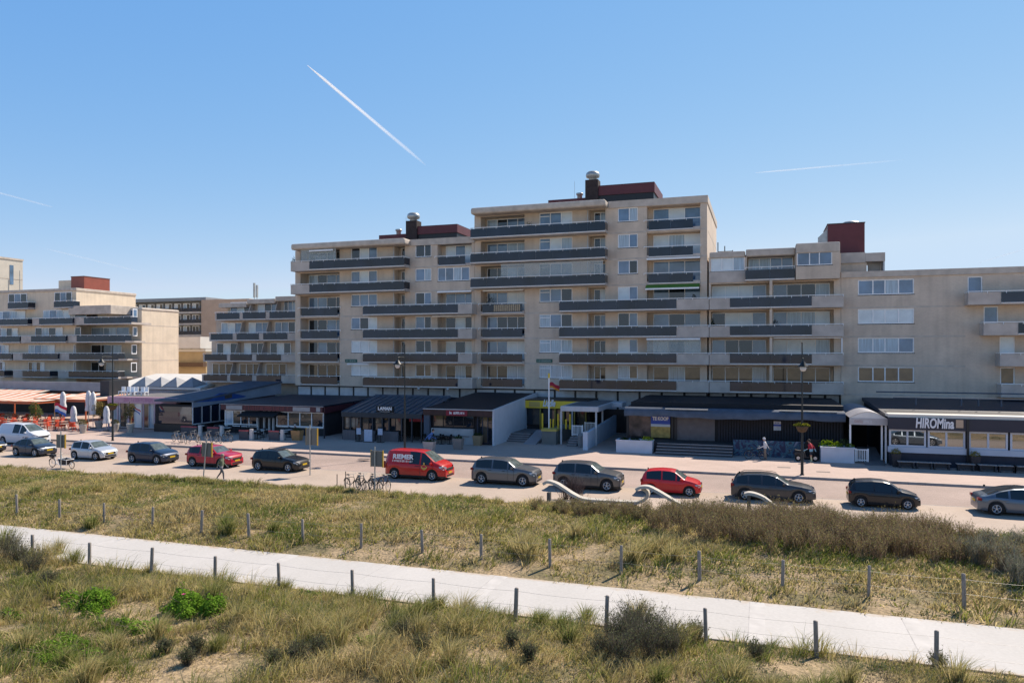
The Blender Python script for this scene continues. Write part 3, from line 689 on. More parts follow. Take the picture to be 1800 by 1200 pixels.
def tower(label, px, n, top_rows, rightpx, roofz, seed, depth=16, left_long_px=None, leftconc=None):
    """px: dict of photograph columns of the features on this block"""
    L = {k: (XP(v[0],YW), XP(v[1],YW)) for k, v in px.items() if k not in ('long','top','top_conc','lbalu','rbalu')}
    x0, x1 = L['body']
    root = thing("apartment_block", label, "apartment block", ((x0+x1)/2, YW, 0), 0)
    holes = []; low = n-top_rows
    for k in range(1, n+1):
        z = zk(k)
        holes.append((L['log'][0], L['log'][1], z+.30, z+2.6, 1.5))
        holes.append((L['win3'][0], L['win3'][1], z+1.2, z+2.62, .16))
        holes.append((L['door'][0], L['door'][1], z+.3, z+2.6, 1.1))
        holes.append((L['win2'][0], L['win2'][1], z+1.2, z+2.62, .16))
        if not (label.startswith("stepped") and k == n-1): holes.append((L['rlog'][0], L['rlog'][1], z+.3, z+2.6, 1.3))
        else: holes.append((L['rlog'][0], L['rlog'][1]-.25, z+1.1, z+2.62, .16))
    b = MB(); wall_holes(b, x0, x1, Z1-.02, roofz-.62, YW, holes)
    b.box(x0+.003, x1, YW+1.52, YW+depth, 0, roofz-.62)           # body behind the recesses
    b.box(x0+.001, x0+.25, YW+.004, YW+1.53, Z1, roofz-.62); b.box(x1-.25, x1-.001, YW+.004, YW+1.53, Z1, roofz-.62)
    b.quad((x0,YW,Z1-.02),(x1,YW,Z1-.02),(x1,YW+1.52,Z1-.02),(x0,YW+1.52,Z1-.02))
    for k in range(2, n+1): b.box(x1-.02, x1+.012, YW+1.6, YW+depth-.01, zk(k)-.04, zk(k)+.04, 1)
    zs = [zk(k) for k in range(2, n+1)]
    segs = [(x0,L['log'][0])]+[(L['log'][1],L['door'][0])]+[(L['door'][1],L['rlog'][0])]+[(L['rlog'][1],x1)]
    for a, c in segs: joint_strips(b, a+.002, c-.002, range(2, n+1), YW)
    b.build("wall", [brick, concl], root)
    # roof slab, front part oversailing the balconies
    r = MB(); tl = XP(px['top'][0], YF-.1); tr = XP(px['top'][1], YF-.1)
    r.box(tl, tr, YF-.15, YW+.6, roofz-.72, roofz)
    r.build("roof_slab", concl, root, bevel=.22)
    r = MB(); r.box(tr+.03, x1+.08, YW-.12, YW+.45, roofz-.74, roofz-.02); r.box(x1-.42, x1+.083, YW+.46, YW+depth+.1, roofz-.74, roofz-.03); r.box(tl+.4, x1-.43, YW+.61, YW+depth, roofz-.73, roofz-.35, 1)
    r.build("parapet", [concl, stone], root)
    for k in range(1, n+1):
        z = zk(k); pn = panepick(k, seed); top = k > low
        lx = L['log']; ly = YW+1.5
        window(root, lx[0]+.25, lx[1]-.05, z+.45, z+2.5, ly, 4, [pn[0], glass_d if k % 2 else pn[2], pn[1], pn[1]], fw=.07)
        window(root, L['win3'][0], L['win3'][1], z+1.2, z+2.62, YW+.16, 3, [pn[2], pn[3], pn[4]] if k > 2 else [glass_w]*3 if seed == 2 else [glass_n]*3, sill=not top, transom=[0] if seed == 1 else None)
        d = L['door']; window(root, d[0]+.35, d[1]-.05, z+.42, z+2.5, YW+1.1, 2, [glass_d, pn[5]], name="balcony_door")
        w2 = L['win2']; window(root, w2[0], w2[1], z+1.2, z+2.62, YW+.16, 2, [pn[1], pn[0]], weights=[1.35,1], sill=True)
        r_ = L['rlog']
        if label.startswith("stepped") and k == n-1:
            window(root, r_[0], r_[1]-.25, z+1.1, z+2.62, YW+.16, 4, [glass_b, glass_b, glass_n, glass_b], sill=True)
        else:
            window(root, r_[0]+.5, r_[1]-.05, z+.45, z+2.5, YW+1.3, 3, [pn[3], pn[4], pn[3]], fw=.07)
        # drain pipe between the balcony doors
        p = MB(); p.tube((d[0]-.1,YW-.09,z+.31),(d[0]-.1,YW-.09,z+2.68),.05,8); p.build("drain_pipe", whited, root)
        if top:
            a, c = XP(px['top'][0],YF), XP(px['top'][1],YF)
            if leftconc: sg = [(a, XP(leftconc,YF), 'conc'), (XP(leftconc,YF), c, 'glass')]
            else: sg = [(a, c, 'glass')]
            balcony(root, a, c, YF, YW-.014, z, sg)
            q = L['rlog']
            if not (label.startswith("stepped") and k == n-1):
                balcony(root, q[0]+.02, q[1]-.02, YW-.12, YW+.2, z+.001, [(q[0]+.2, q[1]-.7, 'glass')], rail_x=(q[0]-.3, q[1]+.1), side=(False,False))
        else:
            q = L['log']; balcony(root, q[0]+.02, q[1]-.02, YW-.12, YW+.2, z+.001, [(q[0]+.25, q[1]-.2, 'glass')], rail_x=(q[0]-.25, q[1]+.25), side=(False,False))
            a, m_, c = XP(px['long'][0],YF), XP(px['long'][1],YF), XP(px['long'][2],YF)
            balcony(root, a, c, YF, YW-.014, z, [(a, m_, 'glass'), (m_, c, 'conc')])
    return root, L
# --- tall block (middle)
rootC, LC = tower("tallest beige apartment block of seven storeys, just right of the six storey one", dict(
    body=(834,1243), log=(845,922), win3=(948,1006), door=(1035,1064), win2=(1086,1121), rlog=(1137,1231), top=(827,1064), long=(983,1189,1246)), 7, 3, 1243, 24.3, 1)
# --- left block
rootB, LB = tower("stepped beige apartment block of six storeys in the centre left, lower than the tallest block", dict(
    body=(519,833.6), log=(528,597), win3=(617,663), door=(694,712), win2=(730,758), rlog=(769,829), top=(511,711), long=(638,805,830)), 6, 2, 833, 21.45, 2, leftconc=544)
# awnings and sun screens on the balconies
def awning(root, pa, pb, y, k, mat, drop, out, zt=2.55, name="awning", case=white):
    a, b = XP(pa,y), XP(pb,y); z = zk(k)+zt; m = MB()
    m.prism([(y,z),(y,z-.04),(y-out,z-drop-.04),(y-out,z-drop)], 0, a, b, 0)
    m.box(a,b,y-out-.04,y-out-.005,z-drop-.16,z-drop+.0,1); m.build(name, [mat, case], root)
awning(rootC, 1136, 1230, YW-.02, 4, M("green_canvas", (.10,.22,.03), .8, .1, 3), .42, .75, 2.72)
awning(rootC, 1137, 1231, YF+.2, 2, white, .05, .25, 2.68, name="screen_case")
awning(rootC, 1137, 1231, YW-.02, 5, white, .05, .25, 2.72, name="screen_case")
awning(rootC, 850, 921, YW-.02, 4, white, .05, .2, 2.70, name="screen_case")
awning(rootB, 770, 830, YW-.02, 4, white, .05, .25, 2.70, name="screen_case")
awning(rootB, 761, 830, YW-.02, 3, white, .05, .25, 2.70, name="screen_case")
awning(rootB, 546, 588, YF+.3, 6, white, .06, .3, 2.45, name="screen_case")
awning(rootB, 612, 664, YW-.02, 1, white, .05, .25, 2.70, name="screen_case")
# glazed-in corner and frosted screens
for root_, pxs, k in ((rootC,(1137,1232),2),(rootC,(880,1060),5),(rootB,(528,590),6)):
    a, b = XP(pxs[0],YF+.15), XP(pxs[1],YF+.15); m = MB(); n = 5
    for i in range(n): m.box(a+(b-a)*i/n+.01,a+(b-a)*(i+1)/n-.01,YF+.20,YF+.215,zk(k)+1.25,zk(k)+2.6)
    t = bpy.data.materials.get("clear_screen") 
    if not t:
        t = M("clear_screen", (.6,.68,.68), .03, 0, ior=1.5); t.node_tree.nodes["Principled BSDF"].inputs["Alpha"].default_value = .28
    m.build("glass_screen", t, root_)
m = MB(); q = XP(868,YW-.2)
for i in range(14): m.box(q+.22*i,q+.22*i+.16,YW-.19,YW-.17,zk(4)+.28,zk(4)+1.0)
m.build("reed_screen", M("reed_matting", (.42,.33,.22), .9, .3, 8), rootC)
# potted plants on the balcony of the reed screen
# street name boards
for pa, pb, rt in ((607,628,rootB),(943,971,rootC)):
    a, b = XP(pa,YW), XP(pb,YW); zc = ZP(pa,634,YW)
    m = MB(); m.box(a,b,YW-.06,YW-.015,zc-.2,zc+.2); o = m.build("name_board", greenb, rt)
    scribble(o, a+.15, b-.1, YW-.068, zc, .2, M("dull_white_letter",(.35,.4,.38),.6,0), int(pa))
# ground floor strip behind the pavilions: pale panels between dark posts
def shopstrip(root, xa, xb, n, y, z0, z1, panel=whited):
    m = MB(); m.box(xa,xb,y,y+.3,0,z1); m.build("recessed_wall", dark, root)
    m = MB()
    for i in range(n): m.box(xa+(xb-xa)*i/n+.12, xa+(xb-xa)*(i+1)/n-.12, y-.05, y-.004, z0, z1-.15)
    m.build("infill_panels", panel, root)
shopstrip(rootB, LB['body'][0], LB['body'][1], 12, YW+.5, 2.6, Z1-.03)
shopstrip(rootC, LC['body'][0], LC['body'][1], 11, YW+.5, 2.6, Z1-.03)

# rooftop plant rooms: separate things standing on the roofs
def penthouse(label, pts, y, z0, zt, zm, zl, chimx, seed):
    """pts: photograph columns: low part left, step, right corner"""
    a, b, c = XP(pts[0],y), XP(pts[1],y), XP(pts[2],y)
    root = thing("rooftop_plant_room", label, "plant room", ((a+c)/2, y, z0))
    m = MB(); m.box(b, c, y, y+7, z0, zm, 1); m.box(a, b-.002, y+.6, y+6, z0, zl-.62, 1)
    m.build("wall", [redclad, dark], root)
    m = MB(); m.box(b-.1, c+.12, y-.12, y+7.1, zm, zt); m.box(b-.05, c+.07, y-.07, y+7.05, zt, zt+.05, 1)
    m.box(a-.1, b-.11, y+.5, y+6.1, zl-.62, zl); m.build("fascia", [redclad, dark], root)
    x = XP(chimx, y); m = MB(); m.box(x-.75,x+.75,y-.35,y+1.0,z0,zt+.75); m.build("chimney", M("dark_brown_brick",(.05,.035,.033),.9,.2,4), root)
    v = MB(); v.lathe([(.45,zt+.75),(.45,zt+1.0),(.75,zt+1.12),(.82,zt+1.35),(.75,zt+1.62),(.55,zt+1.78),(.001,zt+1.8)], x, y+.3, 16)
    v.build("roof_cowl", galv, root)
    v = MB(); v.lathe([(.3,zl),(.3,zl+.55),(.42,zl+.6),(.42,zl+.8),(.001,zl+.85)], b-2.2, y+1.6, 12); v.build("small_cowl", galv, root)
    v = MB(); v.tube((a+2.5,y+3,zl),(a+2.5,y+3,zl+2.6),.018,5); v.build("antenna_mast", galv, root)
penthouse("long dark plant room with oxide red fascia on the roof of the tallest block", (963,1046,1149), 84, 24.0, ZP(1100,324,84), ZP(1100,341,84), ZP(1000,348,84), 1041, 1)
penthouse("low dark plant room with oxide red fascia on the roof of the six storey block", (664,718,803), 84, 21.1, ZP(760,397,84), ZP(760,411,84), ZP(690,411,84), 725, 2)
a = XP(1455,80); b = XP(1520,80)
rt = thing("rooftop_box", "tall plain dark red box on the roof right of the tallest block", "plant room", (a,80,16))
m = MB(); m.box(a,b,80,85,15.5,ZP(1490,393,80)); m.build("wall", redclad, rt)
m = MB(); m.box(a-.05,b+.05,79.95,85.05,ZP(1490,393,80)+.002,ZP(1490,393,80)+.08); m.build("edge_trim", dark, rt)
m = MB(); xx=XP(1497,82); m.lathe([(.9,ZP(1490,393,80)),(.95,ZP(1490,393,80)+.35),(.7,ZP(1490,393,80)+.55),(.001,ZP(1490,393,80)+.58)],xx,82.5,10); m.build("roof_cowl", galv, rt)
m = MB(); m.quad((a-.9,80.2,15.5),(a-.02,80.2,15.5),(a-.02,80.2,ZP(1490,400,80)),(a-.9,80.2,ZP(1490,415,80))); m.box(a-.9,a-.02,80.21,80.3,15.5,18.2); m.build("ladder_cage", galv, rt)

# --- block right of the tall one (five storeys, long shared balconies)
x0, x1 = XP(1246,YW), XP(1478,YW)
rootD = thing("apartment_block", "five storey beige apartment block between the tallest block and the plain brick one", "apartment block", ((x0+x1)/2,YW,0))
holes = []
D0 = (XP(1249,YW),XP(1352,YW)); D1 = (XP(1358,YW),XP(1466,YW))
for k in range(1,5):
    for q in (D0,D1): holes.append((q[0],q[1],zk(k)+.3,zk(k)+2.6,1.3))
z = zk(5); T1=(XP(1249,YW),XP(1309,YW)); T2=(XP(1313,YW),XP(1397,YW)); T3=(XP(1401,YW),XP(1464,YW))
holes += [(T1[0],T1[1],z+1.15,z+2.62,.16),(T2[0],T2[1],z+.3,z+2.55,1.3),(T3[0],T3[1],z+1.25,z+2.66,.16)]
zr = 18.55
m = MB(); wall_holes(m,x0,x1,Z1-.02,zr-.6,YW,holes); m.box(x0+.01,x1,YW+1.32,YW+15,0,zr-.6)
m.box(x0,x0+.2,YW+.002,YW+1.33,Z1,zr-.6); m.box(x1-.2,x1-.001,YW+.002,YW+1.33,Z1,zr-.6); m.quad((x0,YW,Z1-.02),(x1,YW,Z1-.02),(x1,YW+1.32,Z1-.02),(x0,YW+1.32,Z1-.02))
m.build("wall",[brick],rootD)
for pa,pb,zt_,fy in ((1247,1310,zr,YW-.1),(1311,1398,zr+.1,YW-.35),(1399,1477,zr+.35,YF+.2)):
    r = MB(); r.box(XP(pa,fy),XP(pb,fy)-.01,fy,YW+.8,zr-.62,zt_); r.build("parapet", concl, rootD, bevel=.12)
r = MB(); r.box(x0,x1,YW+.81,YW+15,zr-.6,zr-.3); r.build("roof", stone, rootD)
r = MB(); r.box(XP(1399,YF+.2),XP(1477,YF+.2)-.01,YF+.22,YW-.01,z+.001,z+1.2); wall_holes(r,XP(1399,YF+.2),XP(1477,YF+.2)-.01,z+1.2,zr-.6,YF+.22,[(XP(1401,YF+.2),XP(1463,YF+.2),z+1.3,z+2.6,.16)]); r.box(XP(1477,YF+.2)-.2,XP(1477,YF+.2)-.01,YF+.23,YW-.01,z+1.2,zr-.6); r.box(XP(1399,YF+.2),XP(1399,YF+.2)+.12,YF+.4,YW-.01,z+1.2,zr-.6)
r.build("bay", [brick], rootD)
window(rootD,XP(1401,YF+.2),XP(1463,YF+.2),z+1.3,z+2.6,YF+.38,3,[glass_b,glass_b,glass_b],weights=[1.3,1,1.3],sill=True)
window(rootD,T1[0],T1[1],z+1.15,z+2.62,YW+.16,3,[glass_w,glass_w,glass_n],sill=True)
window(rootD,T2[0]+.1,T2[1]-.1,z+.45,z+2.45,YW+1.3,4,[glass_n,glass_n,glass_b,glass_b])
a,b = XP(1310,YF+.5),XP(1397,YF+.5)
balcony(rootD,a,b,YF+.5,YW-.01,z,[(a,b,'glass')],railz=1.35)
r = MB(); r.box(XP(1247,YW-.1),a-.01,YW-.1,YW-.005,z,z+1.1); r.build("spandrel",conc,rootD)
for k in range(1,5):
    z=zk(k); pn=panepick(k,7)
    for q,ps,n in ((D0,[pn[0],pn[1],pn[1],pn[2]],4),(D1,[pn[3],pn[4],pn[4],pn[5]],4)):
        window(rootD,q[0]+.05,q[1]-.25,z+.45,z+2.5,YW+1.28,n,ps,fw=.07)
    a,b,c,d = XP(1246.5,YF),XP(1283,YF),XP(1427,YF),XP(1483,YF)
    balcony(rootD,a+.03,d,YF,YW-.01,z,[(a+.03,b,'conc'),(b,c,'glass'),(c,d,'conc')])
    p = MB(); p.box(D0[1]+.03,D1[0]-.03,YF+.2,YW-.01,z+.31,z+2.7); p.build("party_wall",[brick],rootD)
shopstrip(rootD,x0,x1,9,YW+.5,2.6,Z1-.03)
m = MB(); x = XP(1480,YF+.5); m.box(x-.08,x+.02,YF+.2,YF+.3,zk(2)+1.2,zk(2)+2.62); m.box(XP(1360,YF),x,YF+.2,YF+.3,zk(2)+2.56,zk(2)+2.64); m.build("screen_frame",white,rootD)

# --- plain brick block on the right
x0, x1 = XP(1478.5,YW), XP(1990,YW); zr = 16.15
rootE = thing("apartment_block", "plain brick apartment block at the right edge with one column of four part windows", "apartment block", ((x0+x1)/2,YW,0))
W4=(XP(1508,YW),XP(1607,YW)); holes=[]
for k in range(1,5): holes.append((W4[0],W4[1],zk(k)+1.18,zk(k)+2.6,.16))
small = {4:(1701,1727),3:(1729,1755),2:(1757,1784),1:(1758,1784)}
for k,(pa,pb) in small.items(): holes.append((XP(pa,YW),XP(pb,YW),zk(k)+1.1,zk(k)+2.62,.16))
zhi = {4:1800,3:1815,2:1830,1:1830}
for k in range(1,5): holes.append((XP(zhi[k]+12,YW),XP(zhi[k]+100,YW),zk(k)+.3,zk(k)+2.6,1.3))
m = MB(); wall_holes(m,x0,x1,0,zr-.55,YW,holes); m.box(x0,x1,YW+1.32,YW+15,0,zr-.55); m.box(x0+.001,x0+.2,YW+.002,YW+1.33,0,zr-.55)
for k in range(1,6):
    if k < 5: m.box(x0+.002,XP(1697,YW),YW-.012,YW+.01,zk(k)-.10,zk(k)+.06,1)
m.build("wall",[brick,concl],rootE)
m = MB(); m.box(x0-.02,x1,YW-.12,YW+.4,zr-.56,zr); m.box(x0,x1,YW+.41,YW+15,zr-.55,zr-.3,1); m.build("parapet",[concl,stone],rootE)
for k in range(1,5):
    z=zk(k); window(rootE,W4[0],W4[1],z+1.18,z+2.6,YW+.16,4,[[glass_o,glass_o,glass_o,glass_o],[glass_n,glass_n,glass_n,glass_b],[glass_w]*4,[glass_b,glass_b,glass_n,glass_b]][k-1],weights=[1.2,.95,1.05,1.2],sill=True,fw=.1)
    pa,pb=small[k]; window(rootE,XP(pa,YW),XP(pb,YW),z+1.1,z+2.62,YW+.16,1,[[glass_o],[glass_w],[glass_b],[glass_b]][k-1],fw=.09)
    a={4:1702,3:1729,2:1758,1:1760}[k]; a=XP(a,YF); b=XP({4:1760,3:1790,2:1830,1:1830}[k],YF); c=XP(1980,YF)
    balcony(rootE,a,c,YF,YW-.015,z,[(a,b,'conc'),(b,c,'glass')])
    window(rootE,XP(zhi[k]+20,YW),XP(zhi[k]+95,YW),z+.45,z+2.5,YW+1.3,3,[glass_b,glass_n,glass_b])
m = MB(); a=XP(1480,79); b=XP(1541,79); m.box(XP(1478,79),XP(1524,79),79.2,84,zr-.3,ZP(1500,462,79)); m.box(XP(1478,79),XP(1521,79),79.0,84.2,ZP(1500,462,79),ZP(1500,444,79),1); m.build("roof_access",[brick,conc],rootE)
m = MB(); c=XP(1556,79); m.box(XP(1521,79)+.01,c,79,82.5,ZP(1540,459,79),ZP(1540,444,79)); m.box(c-.15,c-.02,79.1,82.4,zr-.3,ZP(1540,459,79)-.003,1); m.box(XP(1529,79),c-.2,80.6,80.7,zr-.3,ZP(1540,459,79)-.003,1); m.build("canopy",[conc,whited],rootE)
# sun screen frame on the roof edge near the tall block
m = MB(); x=XP(1262,82)
for dx in (0,.7,1.5): m.tube((x+dx,82,18.0),(x+dx,82,20.3-dx*.6),.05,6)
for dz in (18.7,19.3): m.tube((x,82,dz),(x+1.5,82,dz),.04,6)
tag(m.build("roof_ladder",dark,org=(x,82,18.0)),"small dark steel ladder frame on the roof right beside the tallest block","ladder")

# --- terraced block at the left of the six storey one
YA, YAw = 80.4, 82.0
rootA = thing("apartment_block", "four storey terraced beige block with small staggered balconies left of the six storey block", "apartment block", (XP(440,YA),YA,0))
rows = {4:[(381,421,'g'),(427,467,'g'),(474,519,'g')],3:[(371,409),(416,455),(463,505)],2:[(360,399),(405,443),(451,494)],1:[(358,399),(405,443),(451,494)]}
m = MB(); xr = XP(523,YA)
lefts = {4:392,3:376,2:368,1:360}
for k in range(1,5):
    xl = XP(lefts[k]+ (8 if k==4 else 4),YAw)
    m.box(xl,xr,YAw,YAw+12,zk(k) if k>1 else 0,zk(k+1)-(.0 if k<4 else .35))
m.build("wall",[brick],rootA)
for i,(pa,pb,py) in enumerate(((384,433,533),(433.5,483,526),(483.5,524,521))):
    r=MB(); yy=YAw-.9-.25*i; r.box(XP(pa,yy),XP(pb,yy),yy,YAw+6,ZP(pa,py,yy)-.62,ZP(pa,py,yy)); r.build("parapet",concl,rootA,bevel=.08)
for k in range(1,5):
    z=zk(k); a=XP(rows[k][0][0]-3,YA); c=XP(528,YA)
    sg=[]; last=a
    for q in rows[k]:
        g0,g1=XP(q[0],YA),XP(q[1],YA)
        if g0>last+.02: sg.append((last,g0,'conc'))
        sg.append((g0,g1,'glass')); last=g1
    if last < xr: sg.append((last,xr,'conc'))
    balcony(rootA,a,xr,YA,YAw-.01,z,sg,parapet=1.0,railz=1.15)
    pn=panepick(k,5); xs=[lefts[k]+14,lefts[k]+62,lefts[k]+108]
    for i,p in enumerate(xs):
        p1=min(p+36,522); window(rootA,XP(p,YAw),XP(p1,YAw),z+.45,z+2.5,YAw-.005,3,[pn[i],pn[i+1],glass_d if k<3 else pn[i+2]],fw=.08)
    for i in range(1,3):
        q=XP(lefts[k]+48+46*(i-1)+6,YAw); d=MB(); d.prism([(YA+.15,z+.35),(YAw-.02,z+.35),(YAw-.02,z+2.6),(YAw-.5,z+2.6)],0,q,q+.12); d.build("divider",conc,rootA)
m=MB(); m.box(XP(372,YAw+.6),xr,YAw+.3,YAw+.5,0,Z1); m.build("recessed_wall",dark,rootA)
m=MB(); xx=XP(447,86)
for dx,h in ((0,2.0),(.45,1.7)): m.tube((xx+dx,86,15.3),(xx+dx,86,15.3+h+.4),.05,6); m.box(xx+dx-.12,xx+dx+.12,85.9,86.1,16.2,16.2+h)
tag(m.build("antenna",galv,org=(xx,86,15)),"small twin phone mast on the roof of the terraced block","antenna")

# --- block at the far left: stepped front in shade, end wall in the sun
YG = 87.2
xc = XP(134,YG)          # corner of the upper part
xd = -90.6               # end wall of the lower part
bside = brickmat("cream_brick", (.78,.65,.49), (.72,.60,.455), (.68,.58,.46), .22, .075, .1, big=.6)
rootF = thing("apartment_block", "stepped cream apartment block at the far left, its plain end wall in full sun", "apartment block", (xc,YG,0))
m = MB(); zt5=ZP(134,507,YG)
m.box(xc-50,xc,YG,YG+11.5,0,zt5-.35)
m.box(xc+.001,xd,YG+2.6,YG+10.2,0,ZP(303,545,95)-.3)
for k in range(2,5): m.box(xd-.01,xd+.015,YG+2.62,YG+10.19,zk(k)-.05,zk(k)+.05,1); 
m.build("wall",[bside,concl],rootF)
m = MB(); m.box(xc-50,xc+.12,YG-.15,YG+11.6,zt5-.35,zt5+.1); m.build("roof_slab",concl,rootF,bevel=.1)
m = MB(); m.box(xc+.13,xd+.1,YG+2.5,YG+10.3,ZP(303,545,95)-.3,ZP(303,545,95)+.15); m.build("roof_slab",concl,rootF,bevel=.2)
m = MB(); m.box(xc-.2,XP(206,YG),YG-1.2,YG+4,ZP(160,552,YG)-.1,ZP(160,538,YG)); m.build("roof_slab",concl,rootF,bevel=.05)
m = MB(); m.box(XP(207,YG+2)-2.2,XP(207,YG+2),YG+.3,YG+4,zk(4),ZP(160,552,YG)); m.build("bay",[bside],rootF)
frontw = {5:[(15,49),(96,128)],4:[(0,46),(76,125),(152,206)],3:[(0,33),(62,112),(142,193)],2:[(0,17),(50,98),(130,179)],1:[(0,10),(50,80),(130,166)]}
bal5 = [(15,49,'g'),(96,128,'g')]
for k in range(1,6):
    z=zk(k)
    for j,(pa,pb) in enumerate(frontw[k]):
        yy = YG-.05
        if pb <= 0: continue
        a,b=XP(pa-8 if pa==0 else pa,YG),XP(pb,YG)
        if k==5:
            window(rootF,a+.1,b-.1,z+.9,z+2.5,YG-.01,3,[glass_d,glass_b,glass_d]); aa,bb=XP(pa-1,YG-1.2),XP(pb+1,YG-1.2); balcony(rootF,aa,bb,YG-1.2,YG-.02,z-.1,[(aa,bb,'glass')])
        else:
            yb_=YG-.01 if b < xc else YG+2.6
            if b > xc:
                window(rootF,xc+.2,b+1.2,z+.5,z+2.45,YG+2.59,3,[glass_d,glass_d,glass_n] if k<3 else [glass_n,glass_n,glass_b]); 
                window(rootF,XP(pa,YG),xc-.1,z+.5,z+2.45,YG-.01,1,[glass_d])
            else: window(rootF,a+.1,b-.1,z+.5,z+2.45,YG-.01,4,[glass_d,glass_n,glass_d,glass_w] if k%2 else [glass_n,glass_b,glass_n,glass_w])
if True:
    for k in range(1,5):
        z=zk(k)
        sets={4:[(-12,49),(57,128),(128,231)],3:[(-12,35),(37,116),(116,220)],2:[(-12,21),(23,102),(102,208)],1:[(-12,8),(23,90),(102,208)]}[k]
        gl={4:[(-10,49),(69,128),(148,231)],3:[(-10,35),(55,116),(135,220)],2:[(-10,21),(40,102),(122,208)],1:[(-10,8),(40,88),(121,208)]}[k]
        for (pa,pb),(ga,gb) in zip(sets,gl):
            y_=YG-1.5 if pa<100 else YG-1.2
            a,b,c=XP(pa,y_),XP(ga,y_),XP(gb,y_); e=max(XP(pb,y_),c)
            yb_=YG-.012
            if pa > 95:
                balcony(rootF,a,c,y_,YG-.012,z,[(a,b,'conc'),(b,c,'glass')])
                if c > xc: m=MB(); m.box(xc+.01,c,YG-.01,YG+2.59,z+.01,z+.29); m.build("slab",conc,rootF)
            else: balcony(rootF,a,c,y_,YG-.012,z,[(a,b,'conc'),(b,c,'glass')])
for k,(pa,pb) in zip((4,3,2,1),((233,241),(233,241),(231,240),(230,240))):
    # narrow windows in the sunlit end wall
    r0=ray(pa); r1=ray(pb); ya=xd/r0[0]*r0[1]; yb_=xd/r1[0]*r1[1]; z=zk(k)
    f=MB(); f.box(xd+.005,xd+.06,ya,yb_,z+1.0,z+2.45); o=f.build("window",white,rootF); f=MB(); f.box(xd+.061,xd+.066,ya+.12,yb_-.12,z+1.14,z+2.3); f.build("pane",[glass_b if k>2 else glass_d],o)
rt = thing("rooftop_box","oxide red box on the roof of the cream block at the far left","plant room",(XP(150,92),92,18))
a,b=XP(125,92),XP(148,92); zt=ZP(150,486,92); m=MB(); m.box(a,b,92,97,15,zt); m.build("wall",M("oxide_red_sheet",(.27,.07,.045),.5,.08,1.5),rt)
m=MB(); m.box(XP(103,93),a-.01,93,97,15,ZP(110,493,93)); m.build("annex",bside,rt); m=MB(); m.box(a-.05,b+.05,91.95,97.05,zt+.001,zt+.12); m.build("edge_trim",M("rust_trim",(.12,.05,.04),.5,0),rt)
# white tower far left
XT=XP(40,125); zt=ZP(40,459,125)
rt = thing("tower_block","pale stair tower with one dark slit window at the far left edge","tower",(XT,110,0))
m=MB(); m.box(XT-14,XT,100,125,0,zt); m.build("wall",M("cream_render",(.56,.52,.45),.8,.06,.6),rt)
def yat(px): r=ray(px); return XT*r[1]/r[0]
m=MB(); m.box(XT+.01,XT+.06,yat(17),yat(23.5),ZP(20,500,yat(20)),ZP(20,466,yat(20))); m.build("window",glass_b,rt)
m=MB(); m.box(XT+.01,XT+.05,100,125,ZP(20,490,yat(20))-.06,ZP(20,490,yat(20))+.06); m.build("joint_band",concl,rt)
m=MB(); m.box(XT-14.1,XT+.15,99.9,125.1,zt,zt+.4); m.build("roof_slab",concl,rt)
m=MB(); m.tube((XT+1,yat(29),ZP(29,503,yat(29))-3),(XT+1,yat(29),ZP(29,476,yat(29))),.08,6); m.build("antenna_mast",galv,rt)
# dark grey flats far behind
YH=150
rt = thing("apartment_block","distant dark grey block of flats with banded balconies behind the gap between blocks","apartment block",(XP(300,YH),YH,0))
a,b=XP(228,YH),XP(369,YH); zt=ZP(300,529,YH)
m=MB(); m.box(a,b,YH,YH+1,0,zt-.3); m.box(b+.01,b+14,YH-3,YH+8,0,zt-.2,1); m.build("wall",[M("dark_grey_wall",(.16,.16,.16),.8,.1,.3),M("brown_brick",(.46,.34,.26),.9,.1,.5)],rt)  # plain dark grey front, brown brick end
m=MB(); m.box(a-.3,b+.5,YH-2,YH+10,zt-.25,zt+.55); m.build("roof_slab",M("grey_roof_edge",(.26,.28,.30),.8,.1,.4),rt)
for i in range(7):
    z=zt-3.0-i*2.85; m=MB(); m.box(a,b,YH-1.6,YH-.02,z-.35,z+.1); m.box(a,b,YH-1.65,YH-1.58,z+.101,z+.95,1); m.build("balcony",[conc,balu],rt)
    n=9
    for j in range(n): 
        q=a+(b-a)*j/n; window(rt,q+.35,q+(b-a)/n-.35,z+.5,z+2.3,YH-.01,2,[random.choice([glass_n,glass_d,glass_b,glass_w]),glass_d],fw=.14)
# low yellow brick building in the gap
YL=112
rt = thing("low_building","low ochre building with a long balcony in the gap between the blocks","building",(XP(330,YL),YL,0))
m=MB(); m.box(XP(296,YL),XP(362,YL),YL,YL+8,0,ZP(330,618,YL)); m.build("wall",[M("ochre_brick",(.42,.32,.18),.9,.12,.5)],rt)
m=MB(); m.box(XP(294,YL),XP(364,YL),YL-.4,YL+8.1,ZP(330,618,YL)+.002,ZP(330,615,YL)+.2); m.build("roof_edge",M("pale_edge",(.55,.52,.46),.8,0),rt)
m=MB(); m.box(XP(308,YL-1),XP(357,YL-1),YL-1,YL-.02,ZP(330,644,YL),ZP(330,637,YL)); m.build("balcony",M("brown_balcony",(.10,.055,.03),.6,.1,2),rt)
m=MB(); m.box(XP(303,YL-.9),XP(352,YL-.9),YL-.9,YL+3,ZP(330,615,YL)+.3,ZP(330,592,YL)); m.build("upper_floor",M("white_render",(.6,.58,.54),.8,.08,.5),rt)

